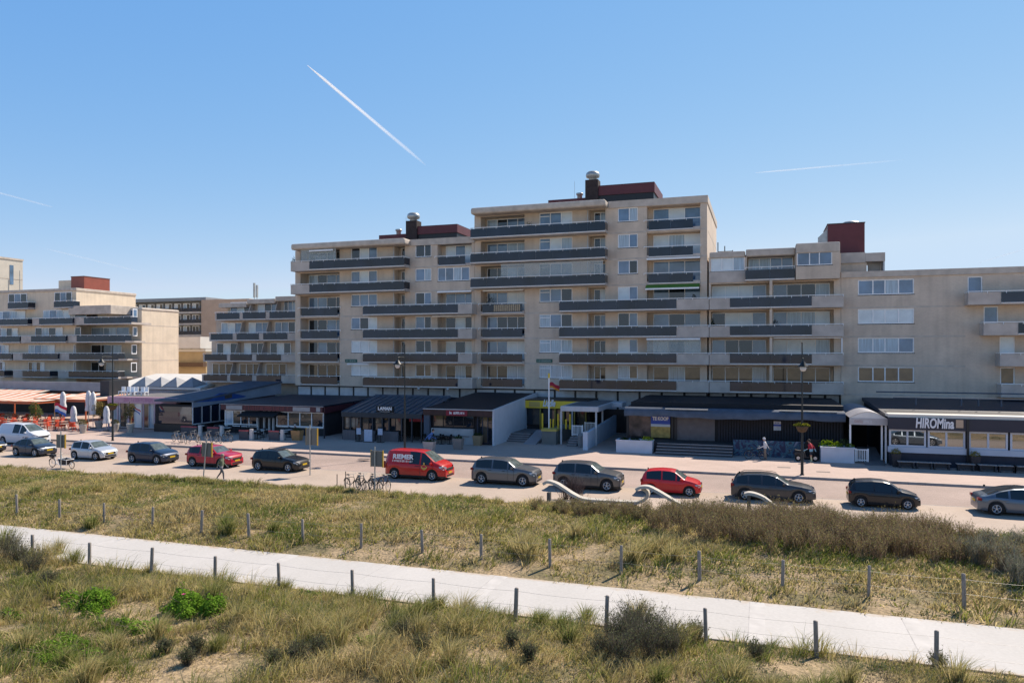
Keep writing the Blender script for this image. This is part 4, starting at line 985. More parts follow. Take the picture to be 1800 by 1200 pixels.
# ---- things residents keep on the balconies
def balcony_plant(label, px, y, k, h=.9, w_=.35, col=(.05,.08,.03)):
    x=XP(px,y); z=zk(k)+.3; rt=thing("balcony_plant",label,"plant",(x,y,z),0,"plants on the balconies")
    m=MB(); m.lathe([(.13,z),(.18,z+.35),(.15,z+.35),(.001,z+.33)],x,y,10); m.build("pot",terrac,rt)
    leafobj("foliage",[leaves((x,y,z+.35),260,w_,w_,h,.07,col,"",vl,None)],vl,rt,(x,y,z))
balcony_plant("dark bushy plant on the top left balcony of the tallest block",931,75.9,7,1.1,.45)
balcony_plant("large dark plant behind the reed screen on the tallest block",862,77.2,4,1.6,.7,(.03,.045,.025))
balcony_plant("small dark plant right of the green awning balcony",1220,77.0,4,1.1,.3)
balcony_plant("thin plant at the left end of the five storey block's third balcony",1251,76.9,3,1.4,.3)
balcony_plant("plant in the corner of the six storey block's fourth floor balcony",760,76.9,4,1.7,.45,(.03,.04,.03))
balcony_plant("low plant on the left corner of the six storey block's top balcony",516,75.6,6,1.15,.25)
balcony_plant("plant by the party wall on the five storey block's third balcony",1361,76.9,3,1.3,.45,(.04,.05,.035))
# ================= vehicles =================
PROF = {
 'hatch': dict(top=[(0,.50),(.012,.62),(.05,.84),(.10,.935),(.2,.975),(.34,1.0),(.5,.985),(.585,.94),(.74,.67),(.86,.60),(.95,.52),(.985,.44),(1,.34)], belt=[(0,.60),(.1,.63),(.4,.615),(.75,.59),(1,.5)], rw=(.02,.105), ws=(.575,.745), wc=(.17,.815), pil=(.36,.60), side=(.10,.70)),
 'suv': dict(top=[(0,.52),(.012,.66),(.05,.86),(.09,.95),(.2,.985),(.36,1.0),(.5,.985),(.575,.945),(.70,.71),(.85,.655),(.95,.59),(.985,.50),(1,.38)], belt=[(0,.63),(.1,.66),(.4,.645),(.75,.63),(1,.55)], rw=(.018,.095), ws=(.565,.705), wc=(.175,.81), pil=(.34,.58), side=(.08,.66)),
 'estate': dict(top=[(0,.50),(.010,.62),(.05,.84),(.085,.93),(.2,.975),(.36,1.0),(.46,.99),(.55,.94),(.68,.69),(.85,.62),(.95,.54),(.985,.45),(1,.34)], belt=[(0,.62),(.1,.65),(.4,.63),(.7,.61),(1,.5)], rw=(.018,.09), ws=(.54,.685), wc=(.17,.80), pil=(.21,.37,.535), side=(.07,.64)),
 'sedan': dict(top=[(0,.48),(.012,.60),(.03,.66),(.09,.70),(.22,.88),(.34,.97),(.45,1.0),(.54,.975),(.60,.93),(.76,.67),(.88,.60),(.96,.50),(.985,.42),(1,.32)], belt=[(0,.60),(.15,.66),(.4,.62),(.75,.59),(1,.48)], rw=(.10,.33), ws=(.585,.765), wc=(.175,.815), pil=(.30,.52), side=(.17,.72)),
 'van': dict(top=[(0,.50),(.008,.72),(.02,.90),(.05,.97),(.15,1.0),(.5,.995),(.60,.975),(.66,.94),(.83,.66),(.90,.60),(.96,.53),(.985,.44),(1,.30)], belt=[(0,.55),(.3,.56),(.6,.55),(.84,.53),(1,.45)], rw=(.012,.03), ws=(.635,.84), wc=(.18,.80), pil=(.60,), side=(.42,.76)),
}
def interp(pts, x):
    for (a, b), (c, d) in zip(pts, pts[1:]):
        if a <= x <= c: t = (x-a)/(c-a+1e-9); return b+(d-b)*t
    return pts[-1][1] if x > pts[-1][0] else pts[0][1]
def smooth_top(pts, x):
    return (interp(pts, max(0,x-.012))+2*interp(pts, x)+interp(pts, min(1,x+.012)))/4
platey = M("yellow_plate", (.62,.42,.02), .5, 0); lampg = M("headlamp_glass", (.55,.58,.6), .08, 0, ior=1.8); tailr = M("tail_lamp_red", (.22,.008,.012), .15, 0)
plastic = M("dark_bumper_plastic", (.02,.02,.021), .6, 0); carglass = M("car_glass", (.008,.014,.020), .03, 0, ior=1.5); screen = M("windscreen_glass", (.10,.125,.12), .03, .4, 3, ior=1.7)
def paint(name, c, metal=.0, rough=.32): return M(name, c, rough, 0, coat=.55, metal=metal, ior=1.35)
def car(name, label, cat, x0, x1, yn, W, H, kind, pm, wheel_r=.33, roof_rails=False, clad=False, group="cars parked along the kerb", y_dir=1, panorama=False, plate=platey, glassroof=False, text=None):
    L = x1-x0; P = PROF[kind]; yc = yn+W/2
    root = thing(name, label, cat, (x0, yc, -.0 if yn > YR0 else .0), 0, group)
    xs = sorted(set([round(i/78, 4) for i in range(79)]+[.004,.009,.018,.991,.996]+[P['rw'][0],P['rw'][1],P['ws'][0],P['ws'][1],P['side'][0],P['side'][1]]+[p+d for p in P['pil'] for d in (-.011,.011)]))
    hw = W/2; rings = []; Ra = wheel_r+.055; wz = wheel_r
    for s in xs:
        x = s*L; e = abs(s-.5)-.36
        pl = 1-(.55*(max(0,e)/.14)**2.6*.42)-(.02 if e > 0 else 0)
        w_ = hw*pl; top = smooth_top(P['top'], s)*H; belt = min(interp(P['belt'], s)*H, top-.045)
        zb = .19+.05*max(0,e)/.14
        for c in P['wc']:
            dx = x-c*L
            if abs(dx) < Ra: zb = max(zb, wz+math.sqrt(Ra*Ra-dx*dx))
        gh = top-belt; wr = w_*.955-.36*max(0,gh-.05)
        wr = max(wr, w_*.6)
        z1 = max(zb+.06, .33); z2 = max(z1+.03, (zb*.3+belt*.7)*.92)
        z2 = min(z2, belt-.04)
        if z1 > z2-.02: z1 = (zb+z2)/2
        er = min(.05, gh*.3)
        rings.append([(x,-w_*.965,zb),(x,-w_*.995,z1),(x,-w_,z2),(x,-w_*.985,belt-.03),(x,-w_*.955,belt),(x,-wr,top-er),(x,-wr*.88,top-er*.25),(x,-wr*.45,top+.012),(x,0,top+.018)])
    n = len(rings[0]); body = MB(); wins = {}; ws = MB(); rw = MB(); extra = MB()
    V = []
    for r_ in rings: V.append(r_+[(p[0],-p[1],p[2]) for p in r_[-2::-1]])
    m_ = len(V[0])
    for i in range(len(xs)-1):
        sc_ = (xs[i]+xs[i+1])/2; tp = interp(P['top'], sc_)*H; bl = interp(P['belt'], sc_)*H
        for j in range(m_-1):
            q = [V[i][j],V[i+1][j],V[i+1][j+1],V[i][j+1]]
            jj = min(j, m_-2-j)
            if jj == 4 and P['side'][0] < sc_ < P['side'][1] and tp-bl > .09 and not any(abs(sc_-p) < .0112 for p in P['pil']): wins.setdefault((j<8, sum(sc_>p for p in P['pil'])), MB()).add(q,[(0,1,2,3)],0,True)
            elif jj in (5,6,7) and P['ws'][0] < sc_ < P['ws'][1] and tp-bl > .03:
                if jj == 5: body.add(q,[(0,1,2,3)],0,True)
                else: ws.add(q,[(0,1,2,3)],0,True)
            elif jj in (6,7) and P['rw'][0] < sc_ < P['rw'][1] and tp-bl > .10: rw.add(q,[(0,1,2,3)],0,True)
            elif jj in (6,7) and glassroof and P['rw'][1] < sc_ < P['ws'][0]: rw.add(q,[(0,1,2,3)],0,True)
            elif jj == 0 and clad: extra.add(q,[(0,1,2,3)],0,True)
            else: body.add(q,[(0,1,2,3)],0,True)
    body.add(V[0], [tuple(range(m_))]); body.add(V[-1], [tuple(range(m_))[::-1]])
    bo = body.build("body", pm, root, local=True, autosmooth=42)
    if extra.v: extra.build("sill_cladding", plastic, root, local=True, autosmooth=40)
    [w_.build("side_window", carglass, root, local=True, autosmooth=40) for w_ in wins.values()]; ws.build("windscreen", screen, root, local=True, autosmooth=40)
    if rw.v: rw.build("rear_window", carglass, root, local=True, autosmooth=40)
    u = MB(); u.box(L*.05,L*.95,-hw*.86,hw*.86,.16,.5)
    for c in P['wc']: u.box(c*L-Ra*.98,c*L+Ra*.98,-hw*.92,hw*.92,.3,wz+Ra*.98)
    u.build("underbody", plastic, root, local=True)
    # trim lines of the doors
    d = MB(); dx = [P['side'][0]+.1]+[p for p in P['pil']]+[P['side'][1]-.0]
    for p in (P['pil'][-1], P['ws'][1]-.03):
        for sgn in (-1,1): d.box(p*L-.006,p*L+.006,sgn*hw*.995-.012,sgn*hw*.995+.008,.36,interp(P['belt'],p)*H-.03)
    for p in (P['pil'][0]-.03, P['pil'][-1]-.06):
        for sgn in (-1,1): d.box(p*L-.09,p*L+.09,sgn*hw-.02,sgn*hw+.018,interp(P['belt'],p)*H-.14,interp(P['belt'],p)*H-.11)
    d.build("door_handle", plastic if clad else pm, root, local=True)
    # wheels
    for c in P['wc']:
        for sgn in (-1,1):
            t = MB(); y = sgn*(hw-.10)
            pr = [(wheel_r*.62,-.10),(wheel_r*.93,-.105),(wheel_r,-.075),(wheel_r,.075),(wheel_r*.93,.105),(wheel_r*.62,.10)]
            vs=[];nn=22
            for rr,yy in pr: vs += [(c*L+rr*math.cos(2*math.pi*k/nn), y+yy, wz+rr*math.sin(2*math.pi*k/nn)) for k in range(nn)]
            t.add(vs,[(a*nn+k,a*nn+(k+1)%nn,(a+1)*nn+(k+1)%nn,(a+1)*nn+k) for a in range(len(pr)-1) for k in range(nn)],0,True)
            w_ = t.build("wheel", rubber, root, local=True)
            r_ = MB(); yo = y+sgn*.085; rr = wheel_r*.64
            r_.tube((c*L,yo-sgn*.09,wz),(c*L,yo-sgn*.07,wz),rr,20,1)
            r_.ring((c*L,yo,wz),rr*.95,.022,22,5)
            for k in range(5):
                a = k*1.2566+.3
                for da in (-.16,.16):
                    e = Vector((c*L+rr*.95*math.cos(a+da),yo,wz+rr*.95*math.sin(a+da))); r_.tube((c*L+.04*math.cos(a),yo,wz+.04*math.sin(a)),e,.026,4,r2=.02)
            r_.tube((c*L,yo-.02,wz),(c*L,yo+sgn*.015,wz),.05,10)
            r_.build("rim", [rimm, plastic], w_, local=True)
    # front: lamps, grille, plate; rear: lamps, plate
    hz = interp(P['top'],.955)*H
    for sgn in (-1,1):
        h = MB(); yy = sgn*hw*.66
        h.add([(L*.905,sgn*hw*.955,hz*.93),(L*.965,sgn*hw*.90,hz*.99-.03),(L*.9935,sgn*hw*.58,hz*.90),(L*.9935+.01,sgn*hw*.56,hz*.76),(L*.975,sgn*hw*.90,hz*.74),(L*.92,sgn*hw*.985,hz*.84)],[(0,1,2,3,4,5) if sgn < 0 else (5,4,3,2,1,0)])
        vs = [Vector(v)+Vector((.012,sgn*.012,.006)) for v in h.v]; h = MB(); h.add(vs,[(0,1,2,3,4,5) if sgn < 0 else (5,4,3,2,1,0)]); h.build("headlight", lampg, root, local=True)
        t = MB(); tz = interp(P['belt'],.03)*H; t.box(-.012,L*.035,sgn*hw*.60,sgn*hw*.93,tz-.16,tz-.02) if kind != 'van' else t.box(-.01,L*.014,sgn*hw*.82,sgn*hw*.955,tz-.35,tz+.12)
        t.build("tail_light", tailr, root, local=True, bevel=.015)
    gq = MB(); gz = hz*.72
    gq.box(L-.07,L+.004,-hw*.52,hw*.52,gz-.10,gz+.08); gq.box(L-.09,L+.002,-hw*.62,hw*.62,.26,.40); gq.build("grille", plastic, root, local=True, bevel=.01)
    pq = MB(); pq.box(L+.004,L+.02,-.26,.26,.46,.57); pq.box(-.03,-.012,-.26,.26,.58,.69); pq.build("number_plate", plate, root, local=True)
    for sgn in (-1,1):
        q = MB(); mx_ = (P['ws'][1]-.055)*L; mz = interp(P['belt'],.7)*H+.05; q.box(mx_-.07,mx_+.07,sgn*(hw-.02),sgn*(hw+.17),mz,mz+.13); q.build("wing_mirror", pm, root, local=True, bevel=.03)
    if roof_rails:
        q = MB()
        for sgn in (-1,1): q.path([(L*.12,sgn*hw*.66,H*.955),(L*.16,sgn*hw*.66,H*1.005),(L*.35,sgn*hw*.66,H*1.03),(L*.5,sgn*hw*.66,H*1.01),(L*.55,sgn*hw*.66,H*.965)],.018,5)
        q.build("roof_rail", plastic, root, local=True)
    if kind != 'van':
        q = MB(); q.box(L*.09,L*.11,-.03,.03,H*.94,H*1.01); q.build("roof_aerial", plastic, root, local=True, bevel=.008)
    return root
YN = 44.75
def span(pl, pr, W=1.78, yn=YN):
    xa = XP(pl, yn) if pl < 1339 else XP(pl, yn+W); xb = XP(pr, yn+W) if pr < 1339 else XP(pr, yn); return xa+.05, xb-.03
def pcar(name, label, cat, pl, pr, kind, pm, W=1.78, H=1.46, yn=YN, **k):
    a, b = span(pl, pr, W, yn); return car(name, label, cat, a, b, yn, W, H, kind, pm, **k)
c = XP(14, YN+1.7)
car("parked_car","dark car mostly cut off by the left edge of the picture","car",c-4.3,c,YN,1.78,1.46,'hatch',paint("paint_black_blue",(.012,.016,.03)))
pcar("parked_car","dark blue grey saloon parked leftmost, in front of the white people carrier","car",17,105,'sedan',paint("paint_slate",(.035,.048,.075),.3),H=1.46)
pcar("parked_car","silver white hatchback parked beside the cargo bike","car",119,211,'hatch',paint("paint_silver",(.50,.53,.57),.35),W=1.76,H=1.47)
pcar("parked_car","dark blue hatchback parked between the silver hatchback and the red crossover","car",219,319,'hatch',paint("paint_navy",(.016,.030,.062),.3),W=1.8,H=1.56)
pcar("parked_car","bright red crossover car behind the walking person","car",323,432,'suv',paint("paint_crimson",(.42,.006,.03)),W=1.82,H=1.55,clad=True)
pcar("parked_car","black estate car parked alone left of the red delivery van","car",438,549,'estate',paint("paint_black",(.008,.009,.012)),W=1.8,H=1.48,roof_rails=True)
van = pcar("delivery_van","bright red delivery van with white lettering and a gold horn emblem","van",673,802,'van',paint("paint_van_red",(.50,.012,.010)),W=1.95,H=1.92,wheel_r=.34,clad=True)
pcar("parked_car","grey crossover car parked right behind the red delivery van","car",825,956,'suv',paint("paint_grey",(.13,.135,.145),.5),W=1.88,H=1.64,wheel_r=.36,clad=True)
pcar("parked_car","grey sport utility car behind the bare twiggy shrub and white bench","car",969,1100,'suv',paint("paint_warm_grey",(.12,.118,.12),.5),W=1.9,H=1.66,wheel_r=.36,clad=True)
pcar("parked_car","small red hatchback with a short round bonnet","car",1124,1236,'hatch',paint("paint_red",(.58,.015,.018)),W=1.66,H=1.48,wheel_r=.30)
pcar("parked_car","dark grey estate car parked between the two small hatchbacks","car",1283,1436,'estate',paint("paint_graphite",(.055,.057,.062),.4),W=1.84,H=1.50,roof_rails=True)
pcar("parked_car","small black three door hatchback near the right edge","car",1485,1621,'hatch',paint("paint_black2",(.014,.014,.017)),W=1.63,H=1.46,wheel_r=.29)
a = XP(1704, YN+1.85); car("parked_car","blue grey fastback saloon cut off by the right edge","car",a,a+4.72,YN,1.85,1.44,'sedan',paint("paint_blue_grey",(.13,.16,.20),.6),wheel_r=.34,glassroof=True)
b = XP(95, 52.2); car("people_carrier","white people carrier driving along the street at the far left","car",b-4.9,b,50.2,1.9,1.92,'van',paint("paint_white",(.68,.70,.73)),wheel_r=.34,group=None)
# van graphics
vx = XP(673,YN)+.05; VL = van.location
wl = M("white_vinyl",(.75,.75,.77),.5,0); gold = M("gold_vinyl",(.55,.38,.10),.5,0)
def vtext(t,size,x,z,width,mat,**k):
    me = text_mesh(t,size,ext=.004,**k); me.materials.clear(); me.materials.append(mat); xs=[v.co.x for v in me.vertices]; f=width/(max(xs)-min(xs)); me.transform(Matrix.Diagonal((f,1,1,1))); me.transform(Matrix.Rotation(R(90),4,'X')); me.transform(Matrix.Rotation(R(-14),4,'X'))
    o=bpy.data.objects.new("lettering",me); COL.objects.link(o); o.parent=van; o.location=(x,-.945,z); return o
vtext("RIEMER",.42,1.42,1.50,1.55,wl,bold=.018).location.y=-.885
_s=scribble(van,VL.x+.66,VL.x+2.2,VL.y-.968,1.235,.13,wl,9,gap=.12)
e = MB(); e.ring((3.02,-.99,.88),.17,.018,24,4); e.prism([(2.78,.98),(2.86,.80),(3.02,.74),(3.2,.80),(3.26,.98),(3.17,.90),(3.02,.84),(2.87,.9)],1,-.985,-.995)
e.prism([(2.99,1.02),(3.05,1.02),(3.08,1.2),(2.96,1.2)],1,-.983,-.99); e.build("emblem",gold,van,local=True)

# ================= street lamps =================
lampm = M("dark_green_black_paint",(.018,.024,.026),.45,.1,3)
def street_lamp(px, y, label, ztop=9.15, basket=True, light=False):
    x = XP(px, y); rt = thing("street_lamp", label, "street lamp", (x,y,.14), 0, "tall dark street lamps")
    m = MB(); m.tube((x,y,.14),(x,y,1.5),.10,12,r2=.095); m.tube((x,y,1.5),(x,y,4.4),.085,12,r2=.075); m.tube((x,y,4.4),(x,y,ztop),.06,10,r2=.04); m.tube((x,y,.14),(x,y,.2),.14,12); m.tube((x,y,4.38),(x,y,4.46),.10,12); m.tube((x,y,ztop),(x,y,ztop+.06),.055,8); m.build("pole", lampm, rt)
    m = MB(); m.path([(x,y,8.12),(x,y-.9,8.16),(x,y-1.25,8.10)],.028,6); m.path([(x,y,7.5),(x,y-.45,7.95),(x,y-.8,8.14)],.016,5); m.build("arm", lampm, rt)
    h = MB(); cx, cy = x, y-1.25
    h.lathe([(.03,8.12),(.05,8.0),(.06,7.92),(.15,7.86),(.19,7.72),(.34,7.62),(.36,7.58),(.30,7.57)],cx,cy,16); o = h.build("lamp_head", lampm, rt)
    h = MB(); h.lathe([(.20,7.57),(.22,7.48),(.19,7.36),(.12,7.28),(.001,7.25)],cx,cy,14); h.build("lamp_shade", M("frosted_lamp_bowl",(.55,.56,.55),.25,0,ior=1.5), o)
    if basket:
        c = MB(); c.lathe([(.10,3.05),(.26,3.12),(.40,3.42),(.42,3.5),(.06,3.5)],x,y,14); bo = c.build("flower_basket", M("basket_brown",(.09,.06,.035),.9,.2,8), rt)
        it = []
        for s_ in (-1,1): it.append(leaves((x+s_*.22,y,3.48),260,.36,.34,.22,.05,(.14,.16,.03),"",vl,None))
        it.append(leaves((x,y,3.52),120,.5,.45,.2,.04,(.42,.36,.03),"",vl,None))
        f = leafobj("flowers", it, vl); f.parent = bo; f.location = -Vector((x,y,.14))
    return rt
street_lamp(198, 54.6, "dark street lamp with flower basket in front of the pink restaurant")
street_lamp(711.5, 54.6, "slender dark street lamp behind the red delivery van", basket=False)
street_lamp(1410, 54.4, "dark street lamp with flower basket in front of the dark slatted pavilion")
# flagpole
x, y = XP(965,66), 66.0
rt = thing("flagpole","white pole with a ragged red and yellow flag at the shop steps","flagpole",(x,y,1.2))
m = MB(); m.tube((x,y,1.2),(x,y,ZP(965,664,y)),.065,10); m.build("pole",white,rt); m = MB(); m.tube((x,y,ZP(965,664,y)),(x,y,ZP(965,656,y)),.09,8); m.build("finial",yellow,rt)
def flagmesh(x0,z0,w,h,y,amp,mats,rows,droop=.0,nx=12,dirx=1):
    m = MB(); nz = len(rows)*2
    for i in range(nx):
        for j in range(nz):
            def P(a,b):
                t=a/nx; return (x0+dirx*w*t, y+amp*math.sin(t*9+b*.3)*t**.5, z0-h*b/nz-droop*t*t+.06*math.sin(t*7))
            m.add([P(i,j),P(i+1,j),P(i+1,j+1),P(i,j+1)],[(0,1,2,3)],rows[j//2],True)
    return m
fl = flagmesh(x+.07,ZP(965,672,y),.95,.5,y,.14,None,[0,0,1],droop=.35); fl.build("flag",[M("flag_dark_red",(.28,.015,.04),.8,0),M("flag_ochre",(.5,.22,.03),.8,0)],rt)

# ================= parking information boards =================
boardm = M("board_back_grey",(.15,.15,.145),.5,.1,3)
def board(pxb, y, px0, px1, py0, py1, label, lean=0.0):
    x = XP(pxb, y); rt = thing("parking_board", label, "sign", (x,y,0), 0, "grey backed boards on poles")
    z0, z1 = ZP(pxb,py1,y), ZP(pxb,py0,y); a, b = XP(px0,y), XP(px1,y)
    m = MB(); m.tube((x,y,0),(x+lean,y,z1+.25),.04,8); m.build("pole",galv,rt)
    m = MB(); m.box(a,b,y+.06,y+.14,z0,z1); m.box(x+lean*.7-.06,x+lean*.7+.0,y+.045,y+.059,z0,z1,1); m.build("panel",[boardm,galv],rt,bevel=.01)
    m = MB(); m.box(b+.002,b+.055,y+.05,y+.15,z0-.03,z1+.03); m.box(a-.04,a-.002,y+.08,y+.16,z0-.02,z1+.02); m.build("yellow_edge",M("amber_edge",(.42,.26,.03),.6,0),rt)
board(107,40.3,98,112,764,787,"grey backed sign board on a pole at the cargo bike")
board(357,40.1,354,370,778,802,"leaning grey backed sign board beside the walking person",lean=.3)
board(545,44.2,537,556,753,782,"grey backed sign board in front of the black estate car")
board(659,40.0,651,671,792,820,"grey backed sign board above the parked bicycles")

# ================= ribbon benches =================
ribm = M("pale_ribbon_concrete",(.50,.46,.40),.8,.1,2,.1)
def ribbon(pts, label, legs, y=40.25, d=.5):
    P = [(XP(px,y), ZP(px,py,y)) for px,py in pts]
    out = []
    for i in range(len(P)-1):       # Catmull-Rom
        p0=P[max(i-1,0)];p1=P[i];p2=P[i+1];p3=P[min(i+2,len(P)-1)]
        for k in range(6):
            t=k/6; out.append(tuple(.5*((2*p1[q])+(-p0[q]+p2[q])*t+(2*p0[q]-5*p1[q]+4*p2[q]-p3[q])*t*t+(-p0[q]+3*p1[q]-3*p2[q]+p3[q])*t**3) for q in (0,1)))
    out.append(P[-1])
    rt = thing("ribbon_bench", label, "bench", (P[0][0],y,0), 0, "wavy white concrete ribbon benches")
    m = MB(); th=.075
    tp=[];bt=[]
    for i,(x,z) in enumerate(out):
        a=out[max(i-1,0)];b=out[min(i+1,len(out)-1)];dx,dz=b[0]-a[0],b[1]-a[1];l=math.hypot(dx,dz)+1e-9;nx_,nz_=-dz/l,dx/l
        tp.append((x+nx_*th,z+nz_*th));bt.append((x-nx_*th,z-nz_*th))
    vs=[(x,y,z) for x,z in tp]+[(x,y,z) for x,z in bt]+[(x,y+d,z) for x,z in tp]+[(x,y+d,z) for x,z in bt]; n=len(out); fs=[]
    for i in range(n-1): fs += [(i,i+1,n+i+1,n+i),(2*n+i,3*n+i,3*n+i+1,2*n+i+1),(i,2*n+i,2*n+i+1,i+1),(n+i,n+i+1,3*n+i+1,3*n+i)]
    fs += [(0,n,3*n,2*n),(n-1,3*n-1,4*n-1,2*n-1)]
    m.add(vs,fs); m.build("ribbon",ribm,rt,autosmooth=40)
    for px,py in legs:
        x=XP(px,y); z=ZP(px,py,y); q=MB(); q.box(x-.09,x+.09,y+.1,y+.4,-.02,z); q.build("leg",M("bench_leg_dark",(.10,.095,.09),.6,0),rt)
ribbon([(1001,866),(954,851),(962,847),(976,851),(990,859.5),(1008,871),(1027,878.5),(1063,881.5),(1109,884),(1126,882),(1137,874),(1137,865),(1128,859)][1:],"wavy white ribbon bench in front of the grey cars, lying fully in view",[(1038,880),(1115,884),(963,866)])
ribbon([(1117,861),(1126,857),(1139,857),(1153,863.5),(1172,874.5),(1190,885),(1212,893),(1260,897),(1300,898)],"wavy white ribbon bench curling up before the small red hatchback",[(1215,892)],y=40.0)
ribbon([(1309,870),(1316,868),(1328,870),(1342,876),(1356,886),(1372,897),(1400,903)],"wavy white ribbon bench end curling up before the dark grey estate car",[(1316,871)],y=40.0)
m = MB(); m.box(XP(962,40.6),XP(1128,40.6),39.75,41.1,.0,.10); tag(m.build("bench_plinth",M("plinth_concrete",(.44,.37,.30),.85,.1,1),org=(XP(962,40.6),40.4,0)),"low pale concrete plinth beneath the wavy bench before the grey cars","plinth")
# bare shrub before the grey sport utility car
cs=[(0,0,.95),(.35,.1,.8),(-.4,0,.85)]; c=G(1020,868); rt=thing("bare_shrub","bare dark twiggy shrub standing before the grey sport utility car","shrub",(c.x,41.6,0))
o=leafobj("branches",sprays(cs,80,"",lambda x,y:0,(.8,1.75),.02,(.10,.075,.075),(.12,.09,.08),0,.05),vt); o.parent=rt

# ================= bicycles, motorcycle =================
def bicycle(label, x, y, rz, frame, loc_z=0.0, group="parked bicycles", cargo=False, lean=.12, name="bicycle"):
    rt = thing(name, label, "bicycle", (x,y,loc_z), rz, group); rt.rotation_euler = (lean,0,rz)
    r_ = .34; wb = 1.08; tyre = rubber
    if cargo:
        xr, xf, rf = 0, 2.05, .27
    else: xr, xf, rf = 0, wb, r_
    for xw, rr in ((xr,r_),(xf,rf)):
        w_ = MB(); w_.ring((xw,0,rr),rr-.02,.022,26,6); o = w_.build("wheel",tyre,rt,local=True)
        s_ = MB(); s_.ring((xw,0,rr),rr-.045,.010,24,4); s_.tube((xw,-.04,rr),(xw,.04,rr),.025,8)
        for k in range(14): a=k*math.pi/7; s_.tube((xw,0,rr),(xw+(rr-.05)*math.cos(a),0,rr+(rr-.05)*math.sin(a)),.0022,3)
        s_.build("rim",galv,o,local=True)
        q = MB()
        for k in range(8):
            a=.3+k*.32; b=a+.32; q.add([(xw+(rr+.025)*math.cos(a),-.03,rr+(rr+.025)*math.sin(a)),(xw+(rr+.025)*math.cos(b),-.03,rr+(rr+.025)*math.sin(b)),(xw+(rr+.025)*math.cos(b),.03,rr+(rr+.025)*math.sin(b)),(xw+(rr+.025)*math.cos(a),.03,rr+(rr+.025)*math.sin(a))],[(0,1,2,3)],0,True)
        q.build("mudguard",plastic,rt,local=True)
    f = MB(); bb=(.42,0,.30); st=(.28,0,.78); hd=(wb-.20,0,.86) if not cargo else (.98,0,.92); hb=(wb-.14,0,.66) if not cargo else (1.02,0,.68)
    f.path([(0,0,r_),bb,hb,hd,st,bb],.017,7); f.path([(0,0,r_),(.30,0,.72)],.011,6)
    if cargo: f.path([bb,(.75,0,.22),(1.75,0,.24),(1.95,0,.5),(xf,0,rf)],.022,7)
    else: f.path([hb,(xf,0,rf)],.015,6); f.path([hd,hb],.02,7)
    f.build("frame",frame,rt,local=True)
    q = MB(); q.tube(st,(st[0]-.03,0,.90),.013,6); q.build("seat_post",galv,rt,local=True)
    q = MB(); q.prism([(st[0]-.17,-.08),(st[0]-.17,.08),(st[0]-.02,.045),(st[0]+.11,.015),(st[0]+.11,-.015),(st[0]-.02,-.045)],2,.90,.95); q.build("saddle",plastic,rt,local=True,bevel=.012)
    q = MB(); hx,hz=hd[0]-.03,hd[2]+.16; q.path([hd,(hx,0,hz)],.013,6); q.path([(hx-.16,-.29,hz-.02),(hx-.02,-.2,hz+.03),(hx,0,hz+.02),(hx-.02,.2,hz+.03),(hx-.16,.29,hz-.02)],.012,6); q.build("handlebar",galv,rt,local=True)
    q = MB(); q.path([(-.12,0,.70),(.24,0,.72)],.009,5); q.path([(-.12,-.07,.70),(.22,-.07,.70)],.008,5); q.path([(-.12,.07,.70),(.22,.07,.70)],.008,5); q.path([(-.08,.07,.70),(0,.05,r_)],.007,5); q.path([(-.08,-.07,.70),(0,-.05,r_)],.007,5); q.build("luggage_rack",plastic,rt,local=True)
    q = MB(); q.ring((.42,-.04,.30),.09,.008,14,4); q.tube((.42,-.05,.30),(.50,-.09,.16),.01,5); q.tube((.42,.05,.30),(.34,.09,.44),.01,5); q.build("pedal_crank",galv,rt,local=True)
    if cargo:
        q = MB(); q.add([(1.1,-.24,.30),(1.75,-.22,.30),(1.75,.22,.30),(1.1,.24,.30),(1.02,-.32,.72),(1.88,-.30,.66),(1.88,.30,.66),(1.02,.32,.72)],[(0,1,2,3),(0,1,5,4),(1,2,6,5),(2,3,7,6),(3,0,4,7)]); q.build("cargo_box",M("dark_cargo_box",(.035,.03,.035),.6,0),rt,local=True)
        q = MB(); q.path([(1.02,-.33,.73),(1.88,-.31,.67),(1.88,.31,.67),(1.02,.33,.73),(1.02,-.33,.73)],.022,6); q.path([(1.02,-.33,.73),(1.1,-.26,.30),(1.8,-.25,.28),(1.88,-.31,.67)],.018,6); q.build("box_rail",white,rt,local=True)
        q = MB(); q.box(-.16,.26,-.15,.15,.74,.98); q.build("rear_bag",plastic,rt,local=True,bevel=.04)
    return rt
bk = M("bicycle_black",(.012,.012,.013),.35,0)
bicycle("black cargo bike with a long low box at the grass edge",XP(92,41.2),41.2,R(-3),white,cargo=True,group=None,name="cargo_bike",lean=0)
for i,(px,dy,rz,lb,cm) in enumerate(((611,.2,-28,"leftmost black bicycle of the row under the grey board, front to the grass",bk),(621,.7,-40,"second bicycle from the left in the row under the grey board",bk),(632,.1,-32,"third bicycle of the row, with a dark crate shaped bag",bk),(643,.75,-45,"fourth bicycle of the row, beside the pole of the grey board",M("bicycle_grey",(.12,.13,.14),.35,0)),(653,.2,-30,"fifth bicycle of the row, just right of the pole",bk),(662,.7,-38,"rightmost bicycle of the row, nearest to the red van",M("bicycle_red_brown",(.10,.03,.025),.35,0)))):
    bicycle(lb,XP(px,40.6),40.4+dy,R(rz),cm,lean=.1*(-1)**i)
cream = M("cream_bicycle",(.52,.44,.36),.5,0)
for i,(px,py,rz) in enumerate(((306,776,-20),(320,778,-30),(334,775,-15),(347,778,-35),(362,776,-22),(380,777,-28),(395,775,-18))):
    c=G(px,py,.14); bicycle(f"{ORD[i]} bicycle from the left in the pale row before the blue restaurant",c.x,c.y,R(rz),cream if i<5 else M("bicycle_grey",(.1,.1,.1)),loc_z=.14,group="pale bicycles on the promenade")
